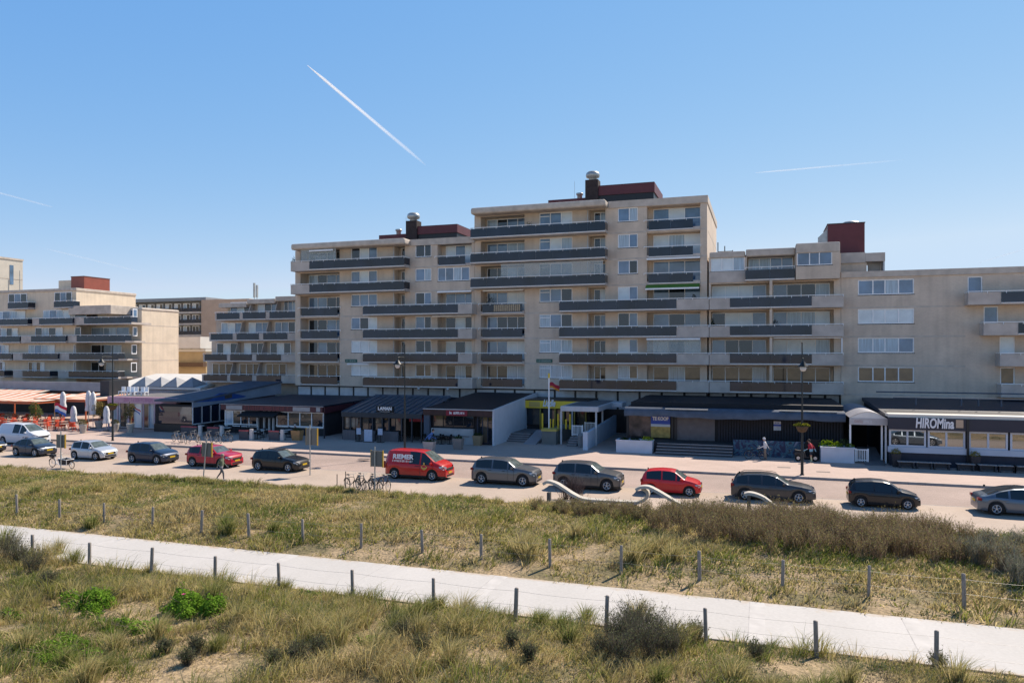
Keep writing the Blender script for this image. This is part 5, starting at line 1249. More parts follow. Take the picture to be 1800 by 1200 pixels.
# small steel stakes near the bicycles
for i,px in enumerate((592.5,607.5)):
    x=XP(px,39.9); q=MB(); q.tube((x,39.9,-.1),(x,39.9,1.0+.2*i),.03,6); tag(q.build("steel_stake",wood,org=(x,39.9,0)),("shorter","taller")[i]+" thin stake standing left of the parked bicycles","stake","thin stakes")
# motorcycle beside the graffiti wall
c=G(1418,812,.14); rt=thing("motor_scooter","dark motor scooter parked before the black graffiti arch","scooter",(c.x-.6,c.y+.3,.14),R(10))
for xw in (0,1.25):
    q=MB(); q.ring((xw,0,.26),.19,.07,20,8); o=q.build("wheel",rubber,rt,local=True); q=MB(); q.tube((xw,-.05,.26),(xw,.05,.26),.13,14); q.build("rim",rimm,o,local=True)
q=MB(); q.prism([(-.25,.45),(0,.50),(.35,.28),(.85,.26),(1.0,.35),(1.12,.95),(1.02,1.0),(.85,.42),(.6,.40),(.48,.72),(-.2,.78),(-.32,.62)],1,-.16,.16); q.build("body",dark,rt,local=True,bevel=.04)
q=MB(); q.prism([(-.28,.78),(.45,.74),(.42,.84),(0,.88),(-.25,.92)],1,-.13,.13); q.build("seat",plastic,rt,local=True,bevel=.03)
q=MB(); q.path([(1.02,-.32,1.08),(1.08,0,1.05),(1.02,.32,1.08)],.02,6); q.tube((1.08,0,.95),(1.22,0,.3),.03,6); q.build("handlebar",dark,rt,local=True)

# ================= people =================
def zones(name, bands):
    """hard colour zones by height of the body: [(z, colour)]"""
    m = bpy.data.materials.new(name); m.use_nodes=True; n=m.node_tree.nodes; l=m.node_tree.links; p=n["Principled BSDF"]; p.inputs["Roughness"].default_value=.8
    tc=n.new("ShaderNodeTexCoord"); sx=n.new("ShaderNodeSeparateXYZ"); l.new(tc.outputs["Object"],sx.inputs[0]); mr=n.new("ShaderNodeMapRange"); mr.inputs[1].default_value=0; mr.inputs[2].default_value=2; l.new(sx.outputs[2],mr.inputs[0])
    rp=n.new("ShaderNodeValToRGB"); rp.color_ramp.interpolation='CONSTANT'
    while len(rp.color_ramp.elements)<len(bands): rp.color_ramp.elements.new(.5)
    for e,(z,c) in zip(rp.color_ramp.elements,bands): e.position=z/2; e.color=(*c,1)
    l.new(mr.outputs[0],rp.inputs[0]); l.new(rp.outputs[0],p.inputs["Base Color"]); return m
skin=(.45,.26,.18)
def person(label, loc, rz, J, bands, hair=(.10,.07,.045), sleeve=None, scale=1.0, cap=None):
    """J: dict of joint positions (x forward, y left, z up)"""
    rt = thing("person", label, "person", loc, rz); rt.scale=(scale,)*3
    names=[];co_=[];rad=[];ed=[]
    def v(n,p,r): names.append(n);co_.append(p);rad.append(r);return len(co_)-1
    P=v('pelvis',J['pelvis'],.15); W_=v('waist',J['waist'],.14); C=v('chest',J['chest'],.165); N=v('neck',J['neck'],.06); H0=v('jaw',J['jaw'],.075); H1=v('head',J['head'],.098); H2=v('crown',J['crown'],.075)
    ed += [(P,W_),(W_,C),(C,N),(N,H0),(H0,H1),(H1,H2)]
    for s in 'LR':
        sg=1 if s=='L' else -1
        sh=v('sh',J['sh'+s],.07); el=v('el',J['el'+s],.047); wr=v('wr',J['wr'+s],.030); ed += [(C,sh),(sh,el),(el,wr)]
        d=(Vector(J['wr'+s])-Vector(J['el'+s])).normalized(); side=Vector((d.z,0,-d.x)) if abs(d.y)<.9 else Vector((1,0,0)); side.normalize()
        pm_=Vector(J['wr'+s])+d*.075; pa=v('palm',tuple(pm_),.036); ed.append((wr,pa))
        for k,ln in enumerate((.068,.08,.075,.06)):
            off=side*(-.03+.02*k); a=v('f',tuple(pm_+off+d*.02),.0095); b=v('f',tuple(pm_+off*1.1+d*(.02+ln*.5)+Vector((.008,0,0))),.0085); c_=v('f',tuple(pm_+off*1.1+d*(.02+ln)+Vector((.03,0,0))),.007); ed += [(pa,a),(a,b),(b,c_)]
        t0=v('t',tuple(pm_-d*.03-side*.045),.012); t1=v('t',tuple(pm_+d*.01-side*.07),.010); ed += [(pa,t0),(t0,t1)]
        hp=v('hip',J['hip'+s],.105); kn=v('kn',J['kn'+s],.07); an=v('an',J['an'+s],.045); he=v('heel',tuple(Vector(J['an'+s])+Vector((-.02,0,-.05))),.045); to=v('toe',J['to'+s],.035); ed += [(P,hp),(hp,kn),(kn,an),(an,he),(he,to)]
    me=bpy.data.meshes.new("body"); me.from_pydata(co_,ed,[]); o=bpy.data.objects.new("body",me); COL.objects.link(o); o.parent=rt
    if not me.skin_vertices:
        bm=bmesh.new(); bm.from_mesh(me); bm.verts.layers.skin.verify(); bm.to_mesh(me); bm.free()
    for i,r in enumerate(rad): me.skin_vertices[0].data[i].radius=(r,r)
    me.skin_vertices[0].data[0].use_root=True
    me.materials.append(zones("clothes",bands)); o.modifiers.new("skin",'SKIN').use_smooth_shade=True; o.modifiers.new("sub",'SUBSURF').render_levels=1
    h=Vector(J['head']); q=MB(); vs=[];n=12
    for k in range(5):
        a=k*math.pi/2/4; r_=.112*math.cos(a)+.004; z=.112*math.sin(a)
        vs+=[(h.x-.018+r_*math.cos(2*math.pi*i/n)*1.05,h.y+r_*math.sin(2*math.pi*i/n),h.z+.02+z+(-.07 if k==0 and math.cos(2*math.pi*i/n)<.2 else 0)) for i in range(n)]
    q.add(vs,[(k*n+i,k*n+(i+1)%n,(k+1)*n+(i+1)%n,(k+1)*n+i) for k in range(4) for i in range(n)],0,True); q.build("hair",M("hair_%s"%label[:9],cap or hair,.8,0),rt,local=True)
    q=MB(); q.tube((h.x+.09,h.y,h.z+.0),(h.x+.125,h.y,h.z-.035),.012,5); 
    for s in (-1,1): q.tube((h.x-.005,h.y+s*.098,h.z-.03),(h.x-.005,h.y+s*.112,h.z+.02),.014,5)
    q.build("nose_and_ears",M("skin_tone",skin,.6,0),rt,local=True)
    q=MB()
    for s in (-1,1): q.tube((h.x+.088,h.y+s*.035,h.z+.012),(h.x+.098,h.y+s*.035,h.z+.012),.010,6)
    q.tube((h.x+.085,h.y-.02,h.z-.062),(h.x+.085,h.y+.02,h.z-.062),.006,5); q.build("face_features",M("dark_features",(.08,.03,.03),.6,0),rt,local=True)
    return rt
def walkJ(st=.32, arm=.25, hunch=0.0):
    return dict(pelvis=(0,0,.93),waist=(.02,0,1.08),chest=(.04+hunch,0,1.30),neck=(.06+hunch,0,1.47),jaw=(.09+hunch*1.2,0,1.55),head=(.10+hunch*1.2,0,1.63),crown=(.09+hunch*1.2,0,1.70),
      shL=(.04+hunch,.19,1.38),elL=(-.06+arm*.2,.24,1.12),wrL=(arm,.22,.92),shR=(.04+hunch,-.19,1.38),elR=(-.10,-.24,1.12),wrR=(-arm*.6,-.25,.88),
      hipL=(0,.09,.88),knL=(-st*.25,.10,.50),anL=(-st*1.15,.10,.14),toL=(-st*1.15+.13,.10,.03),hipR=(0,-.09,.88),knR=(st*.65,-.10,.50),anR=(st*.75,-.10,.09),toR=(st*.75+.17,-.10,.04))
c=G(389,843); person("walking person in a green grey jacket and grey trousers beside the leaning board",(c.x,c.y,0),R(8),walkJ(),[(0,(.55,.52,.5)),(.10,(.12,.115,.12)),(.84,(.35,.32,.36)),(.92,(.13,.15,.10)),(1.46,skin)],hair=(.30,.25,.2))
c=G(1345,808,.14); person("standing person in a pale top holding a bicycle before the graffiti wall",(c.x,c.y,.14),R(170),walkJ(.10,.42),[(0,(.1,.09,.09)),(.10,(.22,.17,.13)),(.90,(.62,.62,.64)),(1.46,skin)],hair=(.06,.045,.03),cap=(.6,.6,.62))
bicycle("dark bicycle with a basket held by the standing person",c.x-1.25,c.y+.15,R(4),bk,loc_z=.14,group=None,lean=0)
c=G(1426,812,.14); person("person in a red top and blue shorts standing by the motor scooter",(c.x,c.y,.14),R(150),walkJ(.08,.35,.08),[(0,(.62,.58,.35)),(.42,skin),(.55,(.02,.02,.03)),(.82,(.25,.45,.55)),(1.02,(.42,.02,.04)),(1.46,skin)],hair=(.03,.025,.02))
def sitJ():
    return dict(pelvis=(0,0,.52),waist=(0,0,.68),chest=(.04,0,.90),neck=(.06,0,1.08),jaw=(.09,0,1.15),head=(.10,0,1.23),crown=(.09,0,1.30),shL=(.04,.19,1.0),elL=(.15,.24,.76),wrL=(.38,.18,.76),shR=(.04,-.19,1.0),elR=(.15,-.24,.76),wrR=(.38,-.18,.76),
      hipL=(.05,.09,.50),knL=(.44,.10,.50),anL=(.42,.10,.10),toL=(.58,.10,.04),hipR=(.05,-.09,.50),knR=(.44,-.10,.50),anR=(.42,-.10,.10),toR=(.58,-.10,.04))
# ================= pavilions along the promenade =================
PG = .14
def slope_roof(mb, x0, x1, y0, z0, y1, z1, t=.18, m=0):
    mb.add([(x0,y0,z0-t),(x1,y0,z0-t),(x1,y0,z0),(x0,y0,z0),(x0,y1,z1-t),(x1,y1,z1-t),(x1,y1,z1),(x0,y1,z1)],[(0,1,2,3),(5,4,7,6),(3,2,6,7),(1,0,4,5),(0,3,7,4),(2,1,5,6)],m)
def glassfront(root, x0, x1, y, z0, z1, n, fr=whited, panes=(glass_d,), transom=None, name="glass_front", fw=.09):
    w_ = [1]*n; return window(root,x0,x1,z0,z1,y,n,list(panes),fr=fr,fw=fw,name=name,weights=w_)
# P1: maroon lettered restaurant
Y1=64.0; x0,x1=XP(391,Y1),XP(568,Y1); zf=ZP(480,712,Y1); z0f=ZP(480,722,Y1)
rt=thing("restaurant_pavilion","restaurant pavilion with dark roof, maroon lettered fascia and white framed windows","pavilion",((x0+x1)/2,Y1,PG))
m=MB(); m.box(x0,x1,Y1+.3,YW-.02,PG,z0f-.02); m.build("wall",M("dim_interior_wall",(.035,.032,.035),.8,.1,2),rt)
m=MB(); slope_roof(m,x0-.2,x1+.2,Y1-.25,zf+.1,YW-.03,ZP(560,690,YW)-.25,.12); m.build("roof",navy,rt)
m=MB(); m.prism([(Y1-.2,zf-.06),(YW-.05,ZP(560,690,YW)-.4),(YW-.05,z0f+.3),(Y1-.2,z0f-.1)],0,x1+.205,x1+.28); m.build("side_fascia",maroon,rt)
m=MB(); m.box(x0-.05,x1+.05,Y1-.2,Y1+.1,z0f,zf-.02); o=m.build("fascia",maroon,rt)
for qa,qb in ((400,428),(517,547),(558,565)): MB().box(XP(qa,Y1),XP(qb,Y1),Y1-.23,Y1-.203,z0f+.06,zf-.1).build("sign_panel",M("beige_panel",(.40,.37,.36),.6,.1,2),rt)
m=MB(); m.box(x0-.2,x1+.2,Y1-.27,Y1-.21,zf-.015,zf+.02); m.build("gutter",whited,rt)
scribble(rt,XP(432,Y1),XP(513,Y1),Y1-.21,(zf+z0f)/2-.02,.42,M("brown_letter",(.22,.05,.055),.6,0),4)
glassfront(rt,XP(393,Y1),XP(450,Y1),Y1+.28,ZP(430,750,Y1),z0f-.05,4,panes=(glass_n,glass_o,glass_d,glass_d),fr=white)
glassfront(rt,XP(484,Y1),XP(567,Y1),Y1+.28,ZP(530,752,Y1),z0f-.05,4,panes=(glass_d,glass_o,glass_o,glass_d),fr=white)
m=MB()
for pa,pb in ((393,450),(484,567)): m.box(XP(pa,Y1),XP(pb,Y1),Y1+.1,Y1+.27,z0f-1.55,z0f-1.45)
m.build("transom_bar",white,rt)
m=MB()
for px in (452,463,472,479): m.box(XP(px,Y1)-.07,XP(px,Y1)+.07,Y1+.05,Y1+.26,PG,z0f-.02)
m.build("door_frame",whited,rt)
m=MB(); m.prism([(Y1-.02,z0f-.05),(Y1-1.3,z0f-.45),(Y1-1.3,z0f-.6),(Y1-.02,z0f-.25)],0,XP(431,Y1),XP(494,Y1)); m.build("awning",black,rt)
# P2: glass roofed terrace
Y2=62.6; x0,x1=XP(601,Y2),XP(742,Y2); zf=ZP(680,727,Y2)
rt=thing("restaurant_pavilion","dark terrace restaurant with ribbed glass roof and a black LAMAN sign","pavilion",((x0+x1)/2,Y2,PG))
m=MB(); m.box(x0,x1,Y2+4.5,YW-.02,PG,ZP(680,700,YW)-.9); m.build("wall",M("dark_interior",(.03,.028,.03),.8,.2,1),rt)
m=MB(); slope_roof(m,x0,x1,Y2,zf+.05,Y2+6.5,zf+1.25,.06); m.build("glass_roof",M("roof_glazing",(.06,.085,.11),.4,.2,.6,ior=1.9),rt)
m=MB()
for i in range(13):
    x=x0+(x1-x0)*i/12; m.add([(x-.05,Y2-.03,zf+.052),(x+.05,Y2-.03,zf+.052),(x+.05,Y2-.03,zf+.12),(x-.05,Y2-.03,zf+.12),(x-.05,Y2+6.5,zf+1.252),(x+.05,Y2+6.5,zf+1.252),(x+.05,Y2+6.5,zf+1.32),(x-.05,Y2+6.5,zf+1.32)],[(0,1,2,3),(3,2,6,7),(0,3,7,4),(2,1,5,6)])
m.box(x0,x1,Y2+6.5,Y2+6.62,zf+1.0,zf+1.42); m.build("roof_rib",navy2,rt)
m=MB(); slope_roof(m,x0,x1,Y2+6.63,zf+1.3,YW-.03,ZP(640,697,YW),.2); m.build("roof",navy,rt)
m=MB(); m.box(x0,x1,Y2-.1,Y2+.05,zf-.38,zf+.05); m.build("fascia",M("teal_black_fascia",(.02,.032,.045),.5,0),rt)
m=MB(); sx0,sx1=XP(664,Y2),XP(694,Y2); sz0,sz1=ZP(680,724.5,Y2),ZP(680,713.5,Y2); m.box(sx0,sx1,Y2-.28,Y2-.12,sz0,sz1); o=m.build("sign",black,rt)
lettering("LAMAN",.42,(sx0+sx1)/2,Y2-.285,(sz0+sz1)/2+.07,M("sign_white",(.8,.8,.8),.5,0),o,width=(sx1-sx0)*.8,bold=.02)
scribble(o,(sx0+sx1)/2-.55,(sx0+sx1)/2+.55,Y2-.287,(sz0+sz1)/2-.2,.1,M("sign_grey",(.4,.4,.4),.5,0),2)
for px in (570,603,616,634,655,672,684,706,724,741): x=XP(px,Y2); MB().box(x-.06,x+.06,Y2-.05,Y2+.06,PG,zf-.38).build("post",M("dark_post",(.03,.035,.045),.5,0),rt)
glassfront(rt,x0,XP(706,Y2),Y2+.2,PG+1.0,zf-.4,9,fr=dark,panes=(glass_o,glass_d,glass_d,glass_o,glass_d),fw=.05)
for pa,pb in ((605,627),(637,661),(668,702)): MB().box(XP(pa,Y2),XP(pb,Y2),Y2-.30,Y2-.06,PG,PG+.95).build("terrace_screen",M("ribbed_grey_screen",(.12,.115,.125),.6,.3,3,stretch=(5,1,.2)),rt)
m=MB(); m.box(XP(607,Y2),XP(628,Y2),Y2+.12,Y2+.15,PG+1.2,zf-.5); m.build("picture_panel",M("painted_mural",(.18,.10,.07),.7,.6,1.6,col2=(.42,.36,.28)),rt)
m=MB(); m.box(XP(716,Y2),XP(741,Y2),Y2+.4,Y2+.45,PG+1.9,PG+2.5); m.build("red_blind",M("dark_red_blind",(.28,.01,.02),.6,0),rt)
# P3: red-brown fascia restaurant with big roof and white end wall
Y3=62.6; x0,x1=XP(745,Y3),XP(866,Y3); zf=ZP(800,720,Y3); z0f=ZP(800,730,Y3)
rt=thing("restaurant_pavilion","restaurant pavilion with broad black roof, brown fascia and white side wall","pavilion",((x0+x1)/2,Y3,PG))
m=MB(); m.box(x0,x1-.12,Y3+.6,YW-.02,PG,z0f+.2); m.build("wall",M("dim_interior_wall",(.035,.032,.035)),rt)
zt=ZP(850,690,YW-1)
m=MB(); slope_roof(m,x0,x1,Y3-.15,zf+.05,YW-1,zt,.12); m.box(x0,x1,YW-1,YW-.03,zt-.3,zt); m.build("roof",M("black_roofing",(.012,.014,.02),.6,.2,1),rt)
m=MB(); m.prism([(Y3-.1,PG),(YW-.05,PG),(YW-.05,zt+.05),(YW-1,zt+.05),(Y3-.1,zf+.10)],0,x1+.001,x1+.16); m.build("side_wall",M("white_render_wall",(.58,.60,.64),.8,.06,1),rt)
m=MB(); m.box(x0,x1,Y3-.2,Y3-.02,z0f,zf); m.build("fascia",M("brown_fascia",(.05,.022,.02),.6,.2,2),rt)
m=MB(); m.box(x0,x1+.1,Y3-.24,Y3-.17,zf+.01,zf+.08); m.build("gutter",whited,rt)
m=MB(); m.box(XP(786,Y3),XP(823,Y3),Y3-.27,Y3-.203,z0f+.0,zf-.02); o=m.build("sign",M("crimson_sign",(.22,.01,.03),.5,0),rt)
lettering("le",.34,XP(794,Y3),Y3-.275,(zf+z0f)/2,M("sign_white",(.8,.8,.8)),o,bold=.012); scribble(o,XP(799,Y3),XP(820,Y3),Y3-.277,(zf+z0f)/2,.22,M("sign_white",(.8,.8,.8)),3,gap=.12)
glassfront(rt,XP(758,Y3),XP(830,Y3),Y3+.5,ZP(790,751,Y3),z0f-.03,4,fr=dark,panes=(glass_o,glass_d,glass_d,glass_d),fw=.06)
glassfront(rt,XP(836,Y3),XP(864,Y3),Y3+.5,PG+.1,z0f-.03,3,fr=M("dark_blue_frame",(.02,.03,.06),.5,0),panes=(glass_d,glass_o,glass_d),fw=.08)
m=MB(); m.box(XP(757,Y3),XP(831,Y3),Y3+.1,Y3+.45,PG,ZP(790,753,Y3)); m.build("plinth_panels",M("grey_white_panel",(.36,.38,.39),.6,.2,1),rt)
m=MB(); m.box(XP(745,Y3),XP(755,Y3),Y3,Y3+.3,PG,z0f); m.build("pillar",navy2,rt)
for i,px in enumerate((736,787)):
    q=MB(); x=XP(px,70); q.tube((x,70,zf+.9),(x,70,zf+1.5),.03,6); q.lathe([(.001,zf+1.3),(.12,zf+1.35),(.16,zf+1.5),(.10,zf+1.62),(.001,zf+1.65)],x,70,10); q.build("roof_light",galv,rt)
# P4: yellow shop set back
Y4=72.0; x0,x1=XP(919,Y4),XP(1035,Y4); zf=ZP(960,704,Y4); z0f=ZP(960,717,Y4)
rt=thing("shop","yellow fronted shop with italic white lettering above the steps","shop",((x0+x1)/2,Y4,PG))
m=MB(); m.box(x0,x1,Y4+.4,YW-.02,PG,zf-.02); m.build("wall",M("dim_interior_wall",(.035,.032,.035)),rt)
m=MB(); m.box(x0,x1,Y4-.2,Y4+.38,z0f,zf); m.build("fascia",yellow,rt); m=MB(); m.box(x0,x1,Y4-.22,YW-.03,zf+.001,zf+.1); m.build("roof",dark,rt)
lettering("Liddle",.95,XP(966,Y4),Y4-.26,(zf+z0f)/2+.12,M("sign_white",(.8,.8,.8)),rt,width=XP(977,Y4)-XP(955,Y4),bold=.03,shear=.35,ext=.04)
m=MB(); m.box(XP(931,Y4),XP(950,Y4),Y4-.215,Y4-.205,z0f+.1,zf-.12); m.build("sign_panel",M("orange_sign",(.55,.38,.10),.5,0),rt)
m=MB()
for px in (921,950,976,991,1010,1030): m.box(XP(px,Y4)-.06,XP(px,Y4)+.06,Y4-.1,Y4+.1,PG,z0f)
m.build("door_frame",M("yellow_frame",(.30,.24,.04),.5,0),rt)
glassfront(rt,XP(922,Y4),XP(1030,Y4),Y4+.38,PG+1.0,z0f-.05,8,fr=dark,panes=(glass_d,glass_o,glass_d),fw=.06)
m=None
for i,px in enumerate((953.5,967,972.5,981,986,995,1002)):
    q=MB(); x=XP(px,67.0); q.tube((x,67,1.4),(x,67,2.3+.5*(i%3==0)),.09,8); q.build("yellow_post",yellow,rt)
# steps, ramp and parapet in front of the shop
def steps(label, xa, xb, y0, n, z0=PG, d=.38, h=.17, mat=conc, nose=None, deep=1.2):
    m=MB()
    for i in range(n):
        m.box(xa,xb,y0+d*i,y0+d*(i+1) if i<n-1 else y0+d*n+deep,z0 if i==0 else z0+h*i+.001*0-.0,z0+h*(i+1)) if i==0 else m.box(xa,xb,y0+d*i,y0+d*(i+1) if i<n-1 else y0+d*n+deep,z0,z0+h*(i+1))
        if nose: m.box(xa+.01,xb-.01,y0+d*i-.012,y0+d*i+.05,z0+h*(i+1)-.035,z0+h*(i+1)+.004,1)
    return tag(m.build("steps",[mat,nose] if nose else [mat],org=((xa+xb)/2,y0,z0)),label,"steps")
steg=M("step_grey",(.16,.15,.15),.85,.15,2); noz=M("step_nosing_pale",(.42,.42,.43),.7,.1,2)
steps("grey entrance steps left of the ramp before the yellow shop",XP(886,66),XP(926,66),66,4,mat=steg,nose=noz,deep=4)
m=MB(); a,b=XP(927,66),XP(949,66); m.add([(a,64.6,PG),(b,64.6,PG),(b,69,1.0),(a,69,1.0),(a,69,PG),(b,69,PG)],[(0,1,2,3),(3,2,5,4),(0,3,4),(1,5,2)]); tag(m.build("ramp",M("ramp_concrete",(.36,.34,.35),.8,.1,1),org=((a+b)/2,65,PG)),"smooth pale entrance ramp between the grey steps and flagpole parapet","ramp")
m=MB(); a,b=XP(952,65),XP(978,65.2); m.box(a,b,65,72,PG,1.35); m.box(a-.05,b+.05,64.95,66.2,1.351,1.55,1); tag(m.build("parapet_wall",[M("grey_green_render",(.18,.18,.165),.85,.15,1.2),M("yellow_cap",(.55,.42,.10),.6,.1,2)],org=((a+b)/2,65,PG)),"grey parapet block with pale cap carrying the white flagpole","wall")
m=MB(); a=XP(868,66); m.box(a,XP(918,71),66.4,71,PG,1.3); tag(m.build("planted_bank",M("dark_hedge_bank",(.045,.04,.035),.95,.5,3,.8),org=(a,66.4,PG)),"dark low hedge bank along the white restaurant side wall","hedge")
# P5: white canopy
Y5=65.5; x0,x1=XP(985,Y5),XP(1052,Y5); zc=ZP(1010,714,Y5); zd=ZP(1010,723,Y5)
rt=thing("entrance_canopy","white flat entrance canopy on slim white posts","canopy",((x0+x1)/2,Y5,PG))
m=MB(); m.box(x0,x1,Y5,YW-2,zd,zc); m.box(x1-.3,XP(1100,74),72,74.4,zd,zc-.02); m.build("roof",M("white_canopy",(.55,.54,.55),.6,.08,2),rt,bevel=.04); m=MB(); m.box(x0+.4,x1-.3,Y5+.5,YW-2.3,zc+.001,zc+.04); m.build("roof_felt",stone,rt)
for px,yy in ((986.5,Y5+.15),(1048,Y5+.15),(1006,72),(1059,70.5)):
    q=MB(); x=XP(px,yy); q.box(x-.07,x+.07,yy-.07,yy+.07,PG,zd-.002); q.build("post",whited,rt)
def picket(label, a, b, y, z0, h, n):
    m=MB(); m.box(a,b,y-.03,y+.03,z0+h-.07,z0+h); m.box(a,b,y-.025,y+.025,z0+.1,z0+.16)
    for i in range(n+1): x=a+.03+(b-a-.06)*i/n; m.box(x-.025,x+.025,y-.02,y+.02,z0,z0+h-.002)
    for x in (a+.05,b-.05): m.box(x-.05,x+.05,y-.05,y+.05,z0,z0+h+.05)
    return tag(m.build("picket_railing",white,org=((a+b)/2,y,z0)),label,"railing")
picket("white picket railing under the white canopy, left of the ramp wall",XP(1005,66.3),XP(1025,66.3),66.3,PG+.75,.95,8)
picket("white picket railing behind the top of the white ramp wall",XP(1027.5,68.5),XP(1048,68.5),68.5,PG+.85,.95,8)
steps("narrow grey steps below the white picket railing",XP(1000,65.2),XP(1017,65.2),64.4,4,mat=steg,nose=noz,deep=2)
m=MB(); xw=XP(1030,62.6); m.prism([(62.6,PG),(76,PG),(76,PG+1.9),(62.6,PG+1.45)],0,xw-.14,xw+.14); m.box(xw-.2,xw+.2,62.3,62.62,PG,PG+1.55); tag(m.build("ramp_wall",M("white_ramp_wall",(.56,.62,.70),.7,.06,1),org=(xw,62.6,PG)),"long low white wall running back beside the canopy steps","wall")
q=MB(); x=XP(1021.5,64); q.lathe([(.26,PG),(.30,PG+.3),(.30,PG+.95),(.33,PG+1.0),(.28,PG+1.15),(.12,PG+1.28),(.001,PG+1.3)],x,64,16); tag(q.build("litter_bin",M("speckled_grey",(.22,.22,.22),.8,.3,20),org=(x,64,PG)),"round grey litter bin beside the narrow steps","bin")
# P6: long dark pavilion
Y6=64.6; x0,x1=XP(1101,Y6),XP(1484,Y6); zf=ZP(1250,718,Y6); ze=ZP(1250,733,Y6); FL=1.0
rt=thing("dark_pavilion","long dark pavilion with black slatted wall, roller shutter and sagging slate awning","pavilion",((x0+x1)/2,Y6,PG))
m=MB(); m.box(x0+.3,x1,Y6+.6,YW-.02,PG,zf+.4); m.build("wall",M("near_black_wall",(.014,.015,.02),.7,.2,2),rt)
m=MB(); m.box(x0-.3,x1+.1,Y6-1.6,Y6+.58,PG,FL); m.build("podium",M("dark_podium",(.05,.048,.05),.8,.2,1),rt)
zb=ZP(1300,697.5,YW); m=MB(); m.add([(x0+.1,Y6-.5,zf),(x1,Y6-.5,zf),(x1,YW-.1,zb),(XP(1136,YW),YW-.1,zb),(x0+.1,Y6-.5,zf-.1),(x1,Y6-.5,zf-.1),(x1,YW-.1,zb-.3),(XP(1136,YW),YW-.1,zb-.3)],[(0,1,2,3),(4,7,6,5),(0,4,5,1),(1,5,6,2),(3,7,4,0)]); m.build("roof",navy,rt)
m=MB(); n=44
for i in range(n):
    a=x0+(x1-x0)*i/n; b=x0+(x1-x0)*(i+1)/n; s0=.10*math.sin(i*.9)+.16*math.sin(i*.23); s1=.10*math.sin((i+1)*.9)+.16*math.sin((i+1)*.23)
    m.add([(a,Y6-.5,zf+.05),(b,Y6-.5,zf+.05),(b,Y6-1.15,(zf+ze)/2+.15+s1*.3),(a,Y6-1.15,(zf+ze)/2+.15+s0*.3),(b,Y6-1.1,ze+s1*.35),(a,Y6-1.1,ze+s0*.35)],[(0,1,2,3),(3,2,4,5)],0,True)
m.build("awning",navy2,rt)
m=MB(); m.box(XP(1172,Y6),XP(1246,Y6),Y6-1.17,Y6-.9,zf-.06,zf+.02); m.box(XP(1370,Y6),XP(1470,Y6),Y6-.9,Y6-.7,zf-.02,zf+.06); m.build("awning_case",galv,rt)
m=MB(); m.box(XP(1186,Y6),XP(1256,Y6),Y6+.5,Y6+.56,FL,ze); 
for i in range(16): z=FL+(ze-FL)*i/16; m.box(XP(1186,Y6)+.02,XP(1256,Y6)-.02,Y6+.47,Y6+.499,z+.02,z+(ze-FL)/16-.02)
m.build("roller_shutter",M("dull_shutter",(.14,.13,.14),.5,.15,2),rt)
m=MB(); i=0; x=XP(1262,Y6)
while x < x1-.1: m.box(x,x+.14,Y6+.48,Y6+.56,FL-.2,ze+.1); x+=.22
m.build("slatted_wall",M("black_slats",(.016,.018,.03),.6,.1,3),rt)
m=MB(); m.box(XP(1104,Y6),XP(1144,Y6),Y6+.45,Y6+.52,FL+.2,ze-.02); m.build("window_film",M("abstract_window_film",(.015,.012,.014),.3,.6,1.4,col2=(.20,.13,.11),detail=2),rt)
for px in (1102,1181,1186.5): MB().box(XP(px,Y6)-.1,XP(px,Y6)+.1,Y6+.35,Y6+.6,FL,ze).build("pillar",dark,rt)
a,b=XP(1143,Y6),XP(1177,Y6); za,zc_,zd_=FL+.15,ze-.75,ze-.02
m=MB(); m.box(a,b,Y6+.38,Y6+.42,zc_,zd_,0); m.box(a,b,Y6+.38,Y6+.42,za+.95,zc_-.001,1); m.box(a,b,Y6+.38,Y6+.42,za,za+.949,2); o=m.build("for_sale_board",[M("sale_blue",(.03,.08,.42),.5,0),M("sale_pale",(.60,.66,.72),.5,.2,1,stretch=(.2,1,4)),M("sale_straw",(.40,.28,.08),.6,.3,3)],rt)
lettering("TE KOOP",.42,(a+b)/2,Y6+.375,(zc_+zd_)/2+.1,M("sign_white",(.8,.8,.8)),o,width=(b-a)*.84,bold=.02)
m=MB(); a,b=XP(1360,Y6),XP(1373,Y6); z=ZP(1366,741,Y6); m.box(a,b,Y6+.42,Y6+.47,z-.25,z); m.box(a,b,Y6+.42,Y6+.47,z-.40,z-.251,1); m.box(a,b,Y6+.42,Y6+.47,z-.75,z-.401); o=m.build("notice_board",[M("pale_notice",(.5,.52,.58),.6,.2,6),M("sale_blue",(.03,.06,.30))],rt)
scribble(o,a+.1,b-.05,Y6+.413,z-.13,.13,M("sale_blue",(.03,.06,.30)),5)
steps("wide steps with pale edges leading up to the roller shutter",XP(1154,62.3),XP(1288,62.3),61.6,4,mat=M("dark_step",(.07,.07,.075),.8,.1,1),nose=noz,deep=.1,h=.2)
